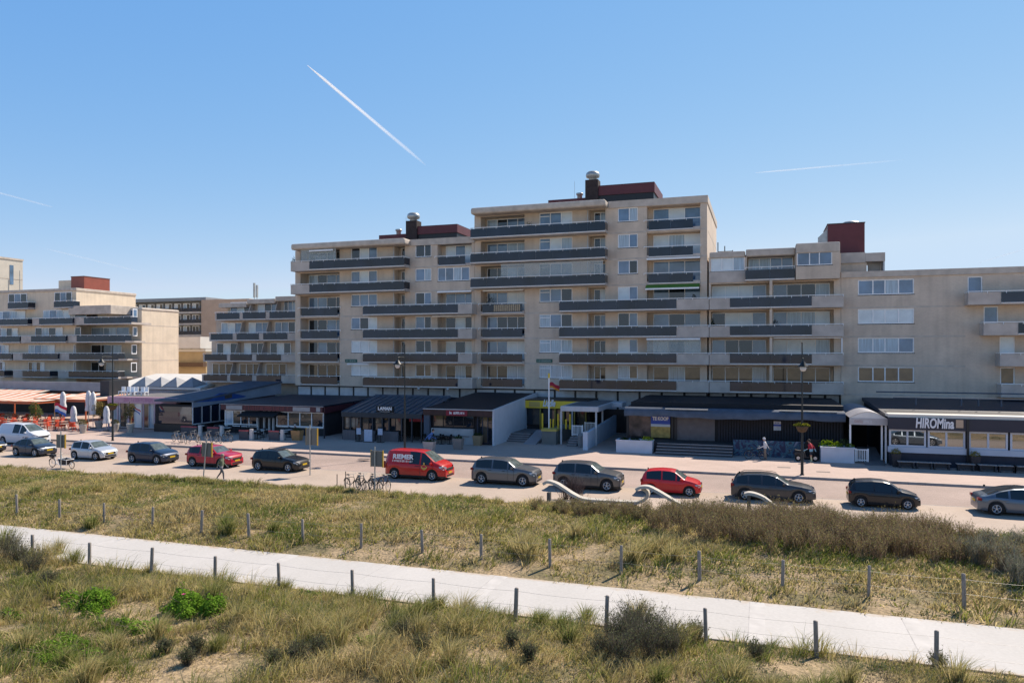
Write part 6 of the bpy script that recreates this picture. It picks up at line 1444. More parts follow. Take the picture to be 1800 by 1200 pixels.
# graffiti wall
a,b=XP(1289,62.8),XP(1442,62.8)
gm=bpy.data.materials.new("graffiti"); gm.use_nodes=True; n_=gm.node_tree.nodes; l_=gm.node_tree.links; p_=n_["Principled BSDF"]; p_.inputs["Roughness"].default_value=.6
tc=n_.new("ShaderNodeTexCoord"); nz=n_.new("ShaderNodeTexNoise"); nz.inputs["Scale"].default_value=1.1; nz.inputs["Detail"].default_value=3; nz.inputs["Distortion"].default_value=2.5; l_.new(tc.outputs["Object"],nz.inputs["Vector"]); rp=n_.new("ShaderNodeValToRGB"); rp.color_ramp.interpolation='EASE'
for pos,c in ((.0,(.01,.012,.03)),(.42,(.02,.025,.07)),(.5,(.03,.09,.16)),(.56,(.05,.16,.20)),(.6,(.03,.03,.05)),(.66,(.25,.30,.36)),(.72,(.10,.03,.12))):
    e=rp.color_ramp.elements.new(pos) if pos not in (0,) else rp.color_ramp.elements[0]; e.position=pos; e.color=(*c,1)
l_.new(nz.outputs[0],rp.inputs[0]); l_.new(rp.outputs[0],p_.inputs["Base Color"])
m=MB(); m.box(a,b,62.8,63.0,PG,FL+.45); tag(m.build("graffiti_wall",gm,org=((a+b)/2,62.8,PG)),"low dark wall with blue and violet graffiti before the slatted pavilion","wall")
# black graffiti arch at the scooter
a,b=XP(1414,62.3),XP(1441,62.3); m=MB(); h=FL+.75
pts=[(a,PG),(a,h-.45),(a+.12,h-.2),(a+.35,h-.02),(a+.6,h),(b,h),(b,PG)]
m.prism(pts,1,62.3,62.75); o=m.build("painted_kiosk_body",black,org=((a+b)/2,62.3,PG)); o.name="painted_kiosk"; tag(o,"black painted kiosk block with rounded white rim left of the right planter","kiosk")
m=MB(); m.path([(a-.03,62.3,h-.5),(a+.10,62.3,h-.17),(a+.35,62.3,h+.02),(a+.6,62.3,h+.05),(b,62.3,h+.05)],.07,6); m.build("rim",white,o)
# white planters
def planter_box(label, pa, pb, y, h, d=1.2, fol=None, mat=None):
    a,b=XP(pa,y),XP(pb,y); rt=thing("planter",label,"planter",((a+b)/2,y,PG),0,"white planters before the dark pavilion")
    m=MB(); m.box(a,b,y,y+d,PG,PG+h-.1); m.box(a-.04,b+.04,y-.04,y+.12,PG+h-.099,PG+h); m.box(a-.04,b+.04,y+d-.12,y+d+.04,PG+h-.099,PG+h); m.box(a-.04,a+.12,y+.121,y+d-.121,PG+h-.099,PG+h); m.box(b-.12,b+.04,y+.121,y+d-.121,PG+h-.099,PG+h); m.build("box",mat or M("planter_white",(.60,.62,.68),.7,.06,1.5),rt)
    it=[]
    for fx,s,hh,cc in fol: it.append(leaves((a+(b-a)*fx,y+d/2,PG+h-.05),int(500*s),.9*s,.5*s,hh,.055,cc,"",vl,None))
    leafobj("plants",it,vl,rt,((a+b)/2,y,PG)); return rt
planter_box("long white planter left of the wide steps, one yellow green tuft",1083,1146,61.9,1.05,fol=[(.2,.5,.2,(.05,.07,.02)),(.5,.5,.2,(.06,.08,.03)),(.85,.6,.4,(.45,.48,.04))])
planter_box("long white planter with yellow green shrubs right of the scooter",1443,1502,61.3,1.18,fol=[(.22,.75,.55,(.30,.42,.02)),(.48,.6,.45,(.28,.38,.02)),(.7,.5,.7,(.06,.09,.04)),(.9,.4,.3,(.25,.33,.04))])
picket("white picket railing between the right planter and arched canopy",XP(1503,61.6),XP(1527,61.6),61.6,PG+.12,.95,7)
# P7 arched canopy
Y7=62.0; x0,x1=XP(1493,Y7),XP(1560,Y7); zs=ZP(1530,735,Y7); za=ZP(1530,724,Y7)
rt=thing("entrance_canopy","white arched entrance canopy left of the dark lettered restaurant","canopy",((x0+x1)/2,Y7,PG))
arc=[(x0+(x1-x0)*i/12, zs+(za-zs)*math.sin(math.pi*i/12)) for i in range(13)]
m=MB()
for (xa,za_),(xb,zb_) in zip(arc,arc[1:]): m.add([(xa,Y7-.1,za_+.03),(xb,Y7-.1,zb_+.03),(xb,Y7+10,zb_+.03),(xa,Y7+10,za_+.03)],[(0,1,2,3)],0,True)
m.build("arched_roof",M("canopy_grey_sheet",(.30,.30,.33),.5,.1,2),rt)
m=MB(); m.prism(arc,1,Y7-.06,Y7+.05); m.build("gable",M("canopy_cream",(.80,.76,.70),.6,.05,2),rt)
m=MB(); m.box(x0,x1,Y7-.1,Y7+.06,zs-.5,zs-.003); o=m.build("beam",M("canopy_beam",(.50,.47,.46),.6,.08,3),rt)
scribble(o,x0+.35,x0+.95,Y7-.106,zs-.25,.22,M("pale_red_letter",(.42,.30,.28),.6,0),6); scribble(o,x0+1.0,x0+1.6,Y7-.106,zs-.25,.18,M("pale_grey_letter",(.62,.6,.6),.6,0),7)
for px,yy in ((1494.5,Y7),(1550,Y7+.3),(1557,Y7+.1),(1554,Y7+3.5)):
    q=MB(); x=XP(px,yy); q.box(x-.06,x+.06,yy-.05,yy+.07,PG,zs-.5); q.build("post",white,rt)
m=MB(); m.box(x0+.2,x1-.3,Y7+9,Y7+9.1,PG,zs-.5); m.build("inner_door",M("dim_interior_wall",(.035,.032,.035)),rt)
m=MB(); a,b=XP(1520,61),XP(1556,61); m.add([(a,60.6,PG+.001),(b,60.6,PG+.001),(b,66,.9),(a,66,.9),(a,66,PG),(b,66,PG)],[(0,1,2,3),(3,2,5,4),(0,3,4),(1,5,2)]); m.build("ramp",steg,rt)
# P8 right restaurant
Y8=61.2; x0,x1=XP(1561,Y8),XP(1990,Y8); zt=ZP(1650,729,Y8); zc2=ZP(1650,735,Y8); zw=ZP(1650,756,Y8); zsil=ZP(1650,787,Y8); zsb=ZP(1650,797,Y8)
rt=thing("restaurant_pavilion","dark restaurant pavilion with painted white lettering, mirror windows and white sill","pavilion",((x0+x1)/2,Y8,PG))
m=MB(); m.box(x0+.2,x1,Y8+.5,YW-.02,PG,zt-.02); m.build("wall",M("near_black_wall",(.014,.015,.02)),rt)
m=MB(); m.box(x0,x1,Y8-.1,Y8+1.3,zc2+.01,zt); m.build("roof_edge",M("cream_roof_edge",(.62,.60,.54),.6,.05,1),rt)
m=MB(); slope_roof(m,x0,x1,Y8+1.31,zt-.1,YW-.03,zt+.35,.3); m.build("roof",navy,rt)
m=MB(); m.box(x0,x1,Y8-.2,Y8+.2,zw,zc2); o=m.build("fascia",M("charcoal_fascia",(.035,.035,.05),.6,.08,1),rt)
a,b=XP(1608,Y8),XP(1675,Y8); lettering("HIROMina",1.0,(a+b)/2,Y8-.24,(zw+zc2)/2+.05,M("chalk_white",(.78,.78,.80),.6,0),o,width=b-a,bold=.03,shear=.12,ext=.03)
m=MB(); m.box(XP(1679,Y8),XP(1692,Y8),Y8-.24,Y8-.205,(zw+zc2)/2-.2,(zw+zc2)/2+.38); m.build("emblem",M("tan_emblem",(.5,.36,.25),.6,0),o)
mirr=M("mirror_like_glass",(.03,.035,.035),.015,0,ior=3.2)
px=1563
for q0,q1,n in ((1563,1628,2),(1631,1697,2),(1703,1772,2),(1776,1845,2),(1849,1915,2)):
    window(rt,XP(q0,Y8),XP(q1,Y8),zsil,zw-.01,Y8+.12,n,[mirr],fr=M("window_frame_pale",(.55,.57,.62),.5,0),fw=.13)
m=MB(); m.box(x0,x1,Y8-.15,Y8+.3,zsb,zsil-.002); m.build("sill_band",M("pale_blue_white_band",(.50,.54,.62),.6,.05,1),rt)
m=MB(); m.box(x0+.1,x1,Y8-.05,Y8+.4,PG,zsb-.002); m.build("plinth",M("blue_black_panel",(.02,.025,.045),.6,.15,2),rt)
m=MB(); m.box(XP(1700,Y8)-.08,XP(1700,Y8)+.08,Y8-.25,Y8-.201,PG,zc2); m.build("down_pipe",dark,rt)
m=MB(); 
for i,px in enumerate((1610,1690,1720,1760)): m.path([(XP(px,66),66,zt+.4),(XP(px,66),66,zt+.9)],.06,6)
m.path([(XP(1570,66),66,zt+.95),(XP(1800,66),66,zt+.95)],.05,6); m.path([(XP(1540,68),68,zt+1.3),(XP(1800,68),68,zt+1.3)],.06,6); m.build("roof_pipe",navy2,rt)
# benches and pots before it
dkw=M("dark_bench_wood",(.035,.033,.038),.6,.15,4); topw=M("worn_pale_top",(.30,.28,.27),.6,.15,4)
def bench_table(kind, label, px, y, w_, h, d):
    x=XP(px,y); rt=thing(kind,label,"bench" if kind=="terrace_bench" else "table",(x,y,PG),0,"dark benches and tables before the right restaurant")
    q=MB(); q.box(x-w_/2,x+w_/2,y-d/2,y+d/2,PG+h-.06,PG+h); q.build("top",topw,rt,bevel=.01)
    for s in (-1,1): q=MB(); q.box(x+s*(w_/2-.12)-.05,x+s*(w_/2-.12)+.05,y-d/2+.03,y+d/2-.03,PG,PG+h-.062); q.build("leg",dkw,rt)
    q=MB(); q.box(x-w_/2+.1,x+w_/2-.1,y-.03,y+.03,PG+.12,PG+h-.1); q.build("stretcher",dkw,rt)
for i,(px,k) in enumerate(((1593,0),(1624,0),(1655,0),(1697,1),(1736,0),(1770,0),(1797,0))):
    bench_table("terrace_bench",f"{ORD[i]} low dark bench from the left before the right restaurant",px,60.1,1.15,.5,.45)
for i,(px,z) in enumerate(((1575,.95),(1714,1.0))):
    x=XP(px,60.6); rt=thing("plant_pot",("left","right")[i]+" dark square plant pot with a dry grass plant before the right restaurant","plant pot",(x,60.6,PG),0,"dark pots before the right restaurant")
    q=MB(); q.add([(x-.22,60.4,PG),(x+.22,60.4,PG),(x+.22,60.84,PG),(x-.22,60.84,PG),(x-.3,60.3,PG+z),(x+.3,60.3,PG+z),(x+.3,60.9,PG+z),(x-.3,60.9,PG+z)],[(0,3,2,1),(0,1,5,4),(1,2,6,5),(2,3,7,6),(3,0,4,7),(4,5,6,7)]); q.build("pot",dkw,rt)
    leafobj("plant",[leaves((x,60.6,PG+z),260,.35,.35,.4,.05,(.30,.26,.08),"",vl,None)],vl,rt,(x,60.6,PG))
# ================= left restaurants =================
# blue restaurant
Y9=62.5; xs_=XP(338,Y9); zf=ZP(338,707,Y9)
rt=thing("restaurant_pavilion","blue restaurant with long glass side wall and blue painted band","pavilion",(xs_-3,Y9,PG))
m=MB(); m.box(xs_-5,xs_-.1,Y9+.2,YW+3,PG,zf-.3); m.build("wall",M("near_black_wall",(.014,.015,.02)),rt)
ye=YW+1; m=MB(); m.prism([(Y9,zf-.55),(ye,zf+.15),(ye,zf+1.45),(Y9,zf)],0,xs_-.05,xs_+.08); m.build("side_band",M("blue_band_paint",(.24,.31,.40),.6,.15,.5),rt)
m=MB(); m.prism([(Y9,zf),(ye,zf+1.45),(ye,zf+1.65),(Y9,zf+.18)],0,xs_-5,xs_+.2); m.build("roof",navy2,rt)
m=MB()
y=Y9
while y < ye: m.box(xs_-.02,xs_+.07,y,y+.07,PG+.9,zf-.5); y+=1.35
m.box(xs_-.02,xs_+.08,Y9,ye,PG+.85,PG+.95); m.build("mullion",whited,rt)
m=MB(); m.box(xs_-.09,xs_-.03,Y9,ye,PG+.9,zf-.5); m.box(xs_-4.5,xs_-.1,Y9+.1,Y9+.16,PG+.9,zf-.5); m.build("glass_side",M("blue_black_glass",(.015,.022,.045),.05,0,ior=1.8),rt)
m=MB(); m.box(xs_-5,xs_+.05,Y9-.05,ye,PG,PG+.84); m.build("plinth",dark,rt)
def yx(px): r=ray(px); return xs_*r[1]/r[0]
def zx(px,py): y=yx(px); return ZP(px,py,y)
m=MB(); P_=[(yx(p),zx(p,q)) for p,q in ((342,707),(372,697),(385,690.5),(405,690),(432,696),(428,698),(395,703),(372,705))]; m.prism(P_,0,xs_+.081,xs_+.1); o=m.build("blue_motif",M("blue_motif_paint",(.02,.09,.36),.5,.3,.8),rt)
m=MB(); P_=[(yx(p),zx(p,q)) for p,q in ((393,691),(406,690.5),(407,699),(394,701))]; m.prism(P_,0,xs_+.101,xs_+.11); m.build("dark_badge",M("dark_badge",(.06,.055,.05),.6,.4,2),o)
# pink restaurant
Y10=63.6; x0,x1=XP(190,Y10),XP(311,Y10); zt=ZP(250,698,Y10); zb=ZP(250,709,Y10)
rt=thing("restaurant_pavilion","pink fascia restaurant with a roof terrace of white furniture","pavilion",((x0+x1)/2,Y10,PG))
m=MB(); m.box(x0,x1,Y10+.6,YW+4,PG,zt-.15); m.build("wall",M("grey_pink_wall",(.20,.16,.18),.8,.1,1),rt); m=MB(); m.box(x0,x1,Y10-.1,Y10+.58,zb,zt); m.build("fascia",pink,rt)
m=MB(); m.box(x0,x1,Y10+.59,YW+4,zt-.14,zt+.02); m.build("roof",stone,rt)
scribble(rt,XP(219,Y10),XP(272,Y10),Y10-.106,(zt+zb)/2+.05,.4,M("dark_pink_letter",(.40,.17,.29),.6,0),8)
glassfront(rt,x0+.2,x1-.2,Y10+.55,PG+.1,zb-.02,9,fr=whited,panes=(glass_n,glass_o,glass_d,glass_w,glass_o),fw=.07)
for px in (191,207,226,252,272,290,309): MB().box(XP(px,Y10)-.06,XP(px,Y10)+.06,Y10-.05,Y10+.08,PG,zb-.002).build("post",M("pink_post",(.5,.40,.46),.6,0),rt)
for i,(px,kk) in enumerate(((213,'c'),(222,'c'),(229,'c'),(236,'c'),(247,'p'),(254,'p'))):
    x=XP(px,66); z=zt+.02; q=MB()
    q.box(x-.25,x+.25,65.8,66.3,z+.35,z+.45); q.box(x-.25,x+.25,66.3,66.38,z+.35,z+.95)
    for sx_ in (-.22,.22):
        for sy_ in (65.85,66.3): q.box(x+sx_-.03,x+sx_+.03,sy_-.03,sy_+.03,z,z+.35)
    tag(q.build("roof_chair",white,org=(x,66,z)),f"{ORD[i]} white chair from the left on the pink restaurant's roof","chair","white chairs on the roof terrace")
# saw-tooth roofed hall behind
Yh=73.5; x0,x1=XP(190,Yh+6),XP(352,Yh+6); zt=ZP(270,672,Yh+6)
rt=thing("sawtooth_hall","long low white hall with four small pyramid rooflights","building",((x0+x1)/2,Yh+6,PG))
m=MB(); m.box(x0,x1,Yh+6,Yh+14,PG,zt-1.0); m.build("wall",M("pale_grey_hall",(.34,.34,.36),.8,.06,1),rt)
m=MB(); slope_roof(m,x0-.3,x1+.2,Yh+5.8,zt-.6,Yh+15,zt+.9,.3); m.build("roof",M("white_sheet_roof",(.66,.64,.60),.7,.06,.8),rt)
for px in (245,273,300,328):
    xx=XP(px,Yh+6); q=MB(); q.add([(xx-1.3,Yh+5.75,zt-.55),(xx+1.3,Yh+5.75,zt-.55),(xx+1.3,Yh+8.4,zt-.15),(xx-1.3,Yh+8.4,zt-.15),(xx,Yh+7,zt+.75)],[(0,1,4),(1,2,4),(2,3,4),(3,0,4)]); q.build("rooflight",M("grey_rooflight",(.28,.29,.31),.6,.1,2),rt)
m=MB(); m.box(XP(176,72),XP(192,72),72,75,PG,5.0); m.build("side_annex",M("dark_annex",(.03,.035,.045),.7,0),rt)
# striped awning pergolas
stripes=stripemat("orange_white_stripes",[(.74,.66,.55),(.72,.62,.50),(.66,.15,.03)],1.7,0,.8,[0,.35,.66])
for i,(pa,pb,ya,yb,za_,zb_,lab) in enumerate(((-70,62,64.2,70,ZP(30,705,64.2),ZP(30,690,70),"orange striped terrace awning at the left edge, the nearer one"),(60,150,67,74,ZP(100,701,67),ZP(100,689,74),"orange striped terrace awning right of the nearer one"),(-90,25,70.5,76,ZP(0,692,70.5),ZP(0,683,76),"orange striped terrace awning behind the nearer one"))):
    a,b=XP(pa,ya),XP(pb,ya); rt=thing("terrace_awning",lab,"awning",((a+b)/2,ya,PG),0,"orange striped terrace awnings")
    m=MB(); n=10
    for k in range(n):
        t0,t1=k/n,(k+1)/n; sg=lambda t:-.18*math.sin(math.pi*t)
        m.add([(a,ya+(yb-ya)*t0,za_+(zb_-za_)*t0+sg(t0)),(b,ya+(yb-ya)*t0,za_+(zb_-za_)*t0+sg(t0)),(b,ya+(yb-ya)*t1,za_+(zb_-za_)*t1+sg(t1)),(a,ya+(yb-ya)*t1,za_+(zb_-za_)*t1+sg(t1))],[(0,1,2,3)],0,True)
    m.build("canvas",stripes,rt)
    m=MB(); of=M("orange_frame",(.45,.11,.04),.6,.1,3)
    m.box(a,b,ya-.08,ya-.002,za_-.3,za_+.02); m.box(b+.002,b+.1,ya,yb,za_-.25,za_-.1); m.build("valance",of,rt)
    for x in (a+.1,(a+b)/2,b-.05):
        q=MB(); q.box(x-.06,x+.06,ya+.05,ya+.17,PG,za_-.3); q.build("post",of,rt)
m=MB(); m.box(XP(-80,77),XP(176,77),77,86,PG,3.9); tag(m.build("dark_shopfront",M("dim_interior_wall",(.035,.032,.035)),org=(XP(50,77),77,PG)),"dark shopfront behind the orange striped awnings","shop")
m=MB(); m.box(XP(-80,76.6),XP(176,76.6),76.6,76.98,3.3,4.5); tag(m.build("grey_fascia_band",M("grey_fascia",(.30,.31,.34),.7,.1,1),org=(XP(50,76.6),76.6,3.3)),"pale grey fascia band above the awning terrace","fascia")
# closed parasols
def parasol(px, py0, py1, label, y, grey=False):
    x=XP(px,y); z1=ZP(px,py0,y); z0=ZP(px,py1,y); rt=thing("closed_parasol",label,"parasol",(x,y,PG),0,"closed parasols on the left terrace")
    m=MB(); m.tube((x,y,PG),(x,y,z1-.05),.035,8); m.build("pole",galv,rt)
    m=MB(); h=z1-z0; n=14; pr=[(.30,0),(.33,.06),(.24,.3),(.28,.5),(.24,.75),(.17,.92),(.05,1.0)]; vs=[]
    for k,(r_,t) in enumerate(pr): vs+=[(x+r_*(1+.22*math.cos(i*math.pi))*math.cos(2*math.pi*i/n),y+r_*(1+.22*math.cos(i*math.pi))*math.sin(2*math.pi*i/n),z0+h*t) for i in range(n)]
    m.add(vs,[(k*n+i,k*n+(i+1)%n,(k+1)*n+(i+1)%n,(k+1)*n+i) for k in range(len(pr)-1) for i in range(n)],0,True); m.build("folded_canopy",M("parasol_cloth",(.62,.63,.66),.8,.08,3),rt)
    m=MB(); m.tube((x,y,PG),(x,y,PG+.12),.32,12); m.build("base",stone,rt)
parasol(110.5,688,716,"closed white parasol behind the larger tricolour flag",64)
parasol(155.5,686,722,"closed white parasol, left of the tall pair",63.5)
parasol(163.5,688,728,"closed white parasol, right of the tall pair",62.8)
parasol(129,713,741,"closed white parasol standing right of the larger flag",61.5)
parasol(187,713,744,"closed pale blue grey parasol just left of the street lamp",61)
# flags on short poles
def flagthing(label,px,py,w_,h_,y):
    x=XP(px,y); z=ZP(px,py,y); rt=thing("tricolour_flag",label,"flag",(x,y,PG),0,"red white and blue flags")
    m=MB(); m.tube((x,y,PG),(x,y,z+.1),.03,6); m.build("pole",woodp,rt)
    f=flagmesh(x+.03,z,w_,h_,y,.10,None,[0,1,2],droop=.55); f.build("flag",[M("flag_red",(.50,.02,.05),.8,0),M("flag_white",(.72,.72,.72),.8,0),M("flag_blue",(.04,.12,.42),.8,0)],rt)
flagthing("larger red white and blue flag before the striped awnings",96,708,1.7,1.0,60.5)
flagthing("smaller red white and blue flag before the pink restaurant",231,713,1.2,.45,61)
# terrace chairs and tables: one of each, then copies
def chair0(mat, name="terrace_chair"):
    rt=thing(name,"x","chair",(0,0,0),0,"orange red chairs on the left terrace")
    q=MB(); q.box(-.24,.24,-.24,.24,.42,.47); q.build("seat",mat,rt,local=True,bevel=.02)
    q=MB(); q.prism([(.20,.47),(.25,.47),(.33,.90),(.28,.92)],0,-.24,.24); q.build("backrest",mat,rt,local=True,bevel=.02)
    for a in (-.2,.2):
        for b in (-.2,.2): q=MB(); q.tube((a,b,0),(a*.95,b*.95,.42),.018,6); q.build("leg",mat,rt,local=True)
    for s in (-1,1): q=MB(); q.path([(s*.25,-.2,.42),(s*.27,-.2,.66),(s*.27,.26,.68)],.018,5); q.build("armrest",mat,rt,local=True)
    return rt
def table0(mat):
    rt=thing("terrace_table","x","table",(0,0,0),0,"tables on the left terrace")
    q=MB(); q.box(-.4,.4,-.4,.4,.71,.75); q.build("tabletop",mat,rt,local=True,bevel=.01); q=MB(); q.tube((0,0,.03),(0,0,.71),.035,8); q.build("leg",dark,rt,local=True); q=MB(); q.lathe([(.28,0),(.28,.03),(.05,.05)],0,0,12); q.build("foot",dark,rt,local=True); return rt
ch=chair0(redch); tb=table0(M("pale_table_top",(.45,.33,.25),.6,.1,3)); first=[True,True]; rows_=["front","second","third","back"]
random.seed(5)
for r_,yy in enumerate((60.2,62.2,64.3,66.4)):
    cnt=0
    for t_,px in enumerate(range(-8,150,21)):
        if r_>1 and px>110: continue
        x=XP(px,yy)+random.uniform(-.4,.4); y=yy+random.uniform(-.2,.2)
        o=tb if first[0] else copy_tree(tb); first[0]=False
        place(o,(x,y,PG),random.uniform(-.2,.2),f"{ORD[t_]} table from the left in the {rows_[r_]} row of the left terrace")
        for s,nm in ((-1,"left"),(1,"right")):
            o=ch if first[1] else copy_tree(ch); first[1]=False
            place(o,(x+s*.75,y+random.uniform(-.2,.2),PG),-s*R(90)+random.uniform(-.5,.5),f"orange red chair {nm} of the {ORD[t_]} table, {rows_[r_]} terrace row")
# round hedge pots on the terrace, planters and small trees
def potplant(label,px,py,h,potr,fol,folh,colr,pot=None,tree=False,grp="potted plants on the terraces"):
    c=G(px,py,PG); x,y=c.x,c.y; rt=thing("potted_plant",label,"plant",(x,y,PG),0,grp)
    q=MB(); q.lathe([(potr*.62,PG),(potr*.9,PG+h*.8),(potr,PG+h),(potr*.86,PG+h),(potr*.8,PG+h-.06),(.001,PG+h-.07)],x,y,12); q.build("pot",pot or terrac,rt)
    if tree:
        q=MB(); q.tube((x,y,PG+h-.1),(x+.05,y,PG+h+.9),.05,6,r2=.03); q.build("trunk",wood,rt)
        leafobj("crown",[leaves((x+random.uniform(-.3,.3),y+random.uniform(-.3,.3),PG+h+.5+.35*k),260,fol*random.uniform(.5,.9),fol*.7,folh*.5,.07,colr,"",vl,None) for k in range(4)],vl,rt,(x,y,PG))
    else: leafobj("foliage",[leaves((x,y,PG+h-.05),320,fol,fol,folh,.06,colr,"",vl,None)],vl,rt,(x,y,PG))
potplant("small bushy tree in a pot below the awnings",66,752,.6,.4,.9,1.6,(.13,.15,.05),tree=True)
potplant("small bushy tree in a tapered pale planter before the pink restaurant",229,760,.95,.42,.8,1.5,(.14,.13,.06),tree=True)
potplant("tapered pale planter beside the street lamp",203,759,.95,.42,.45,.5,(.12,.11,.05))
potplant("tapered pale planter before the tall pair of parasols",146,761,.95,.42,.5,.6,(.14,.14,.06))
potplant("round pale green bush at the left edge of the terrace",18,742,.5,.5,1.1,.8,(.26,.28,.12))
potplant("ochre leaved bush behind the tall pair of parasols",174,752,.8,.5,.9,1.6,(.25,.20,.07),tree=True)
def woodplanter(label,pa,pb,py,h,mat,fol=None):
    c=G((pa+pb)/2,py,PG); y=c.y; a,b=XP(pa,y),XP(pb,y); m=MB(); m.add([(a+.08,y,PG),(b-.08,y,PG),(b-.08,y+.55,PG),(a+.08,y+.55,PG),(a-.04,y-.06,PG+h),(b+.04,y-.06,PG+h),(b+.04,y+.62,PG+h),(a-.04,y+.62,PG+h)],[(0,3,2,1),(0,1,5,4),(1,2,6,5),(2,3,7,6),(3,0,4,7),(4,5,6,7)])
    o=m.build("planter",mat,org=((a+b)/2,y,PG)); tag(o,label,"planter","planters on the shaded promenade")
    if fol: leafobj("plants",[leaves(((a+b)/2,y+.25,PG+h-.02),220,(b-a)*.55,.3,fol,.05,(.06,.09,.03),"",vl,None)],vl,o,((0,0,0))).location=(-(a+b)/2,-y,-PG)
woodplanter("honey coloured wooden planter right of the pale tables",512,527,774,.95,woodp,.3)
woodplanter("pale square planter with dark plants, left, before the brown fascia restaurant",796,811,790,.95,M("greige_planter",(.24,.21,.19),.8,.1,3),.3)
woodplanter("tan square planter with dark plants, right, before the brown fascia restaurant",831,845,783,.9,M("tan_planter",(.30,.21,.12),.8,.1,3),.3)
woodplanter("pale concrete block planter just behind the van roof",744,761,795,.9,M("pale_planter",(.40,.36,.34),.8,.1,3),.12)
# low grey and red terrace screens with pale posts and tables before the maroon restaurant
gs=M("slate_screen",(.09,.085,.095),.7,.15,3); tt=M("table_top_white",(.62,.60,.56),.5,.05,2)
for i,(pa,pb,py) in enumerate(((420,436,772),(472,490,773),(318,346,764),(364,384,766))):
    c=G(pa,py,PG); y=c.y; a,b=XP(pa,y),XP(pb,y); m=MB(); m.box(a,b,y,y+.08,PG,PG+.8); o=m.build("terrace_screen",gs,org=((a+b)/2,y,PG)); tag(o,["grey terrace screen with red rim, left of the first pale post","grey terrace screen with red rim, left of the second pale post","dark terrace screen with red rim behind the pale bicycles","dark terrace screen with red rim right of the pale bicycles"][i],"screen","terrace screens")
    m=MB(); m.box(a,b,y-.03,y+.11,PG+.801,PG+.92); m.build("rim",M("faded_red",(.42,.09,.10),.7,.1,3),o)
    m=MB(); x=b+.35; m.box(x-.16,x+.16,y-.05,y+.2,PG,PG+1.05); o=m.build("pale_bollard",M("bollard_white",(.60,.56,.53),.8,.06,3),org=(x,y,PG),bevel=.02); tag(o,f"{['third','fourth','first','second'][i]} pale square post from the left on the sunny terrace","post","pale square terrace posts")
tb2=None
for i,(px,py) in enumerate(((452,771),(462,768),(497,772),(508,768),(398,764),(384,760),(352,760),(410,759),(440,762),(335,758))):
    c=G(px,py,PG); o=copy_tree(tb); place(o,(c.x,c.y,PG),.1*i,f"{ORD[i]} small table of the sunny terrace before the maroon restaurant"); o["group"]="tables before the maroon restaurant"
    for k_,ch_ in enumerate(o.children):
        if ch_.name.startswith("tabletop"): ch_.data=ch_.data.copy(); ch_.data.materials.clear(); ch_.data.materials.append(tt)
dch=chair0(M("black_wicker",(.02,.02,.022),.7,.2,8)); dch["group"]="black chairs before the maroon restaurant"; f_=True
for i,(px,py) in enumerate(((444,770),(458,772),(470,768),(404,762),(418,762),(378,762),(392,758),(366,760),(345,762),(430,764),(500,768),(514,764))):
    c=G(px,py,PG); o=dch if f_ else copy_tree(dch); f_=False; place(o,(c.x,c.y,PG),i*1.3,f"{ORD[i]} black chair of the sunny terrace before the maroon restaurant")
c=G(517,771,PG); person("seated person in a dark maroon top at the honey wooden planter",(c.x-.3,c.y+.7,PG),R(190),sitJ(),[(0,(.04,.04,.05)),(.62,(.14,.02,.04)),(1.08,skin)],hair=(.5,.47,.44))
c=G(744,792,PG); person("person in a blue top bending over the dark terrace tables",(c.x,c.y+1.2,PG),R(10),walkJ(.08,.45,.22),[(0,(.05,.05,.05)),(.10,(.10,.09,.13)),(.88,(.12,.22,.50)),(1.46,skin)],hair=(.04,.03,.025))
# black dining sets before the brown restaurant
for i,px in enumerate((762,776,790,820)):
    c=G(px,780,PG); o=copy_tree(tb); place(o,(c.x,c.y,PG),0,f"{ORD[i]} dark table from the left before the brown fascia restaurant"); o["group"]="dark tables before the brown fascia restaurant"
    for ch_ in o.children: ch_.data=ch_.data.copy(); ch_.data.materials.clear(); ch_.data.materials.append(dark)
    for s,nm in ((-1,"left"),(1,"right")):
        o=copy_tree(dch); place(o,(c.x+s*.62,c.y+.1,PG),-s*R(90),f"black chair {nm} of the {ORD[i]} dark table before the brown fascia restaurant"); o["group"]="black chairs before the brown fascia restaurant"
# menu boards before the glass roofed terrace
for i,(pa,pb,pt,pbm) in enumerate(((626.5,634,752,763),(640,654,754.5,776),(664,672,753,764))):
    c=G((pa+pb)/2,784,PG); y=61.4; a,b=XP(pa,y),XP(pb,y); z1,z0=ZP(pa,pt,y),ZP(pa,pbm,y)
    rt=thing("menu_board",["small pale menu board on a stand, left of the large one","large pale lilac pavement sign before the glass roofed terrace","small pale menu board on a stand, right of the large one"][i],"sign",((a+b)/2,y,PG),0,"menu boards")
    m=MB(); m.box(a,b,y,y+.05,z0,z1); o=m.build("panel",M("menu_pale",(.48,.54,.66) if i!=1 else (.42,.42,.52),.6,.15,8),rt)
    m=MB(); m.box((a+b)/2-.04,(a+b)/2+.04,y+.06,y+.12,PG,z1); m.box(a-.1,b+.1,y-.1,y+.25,PG,PG+.06); m.build("stand",dark,rt)

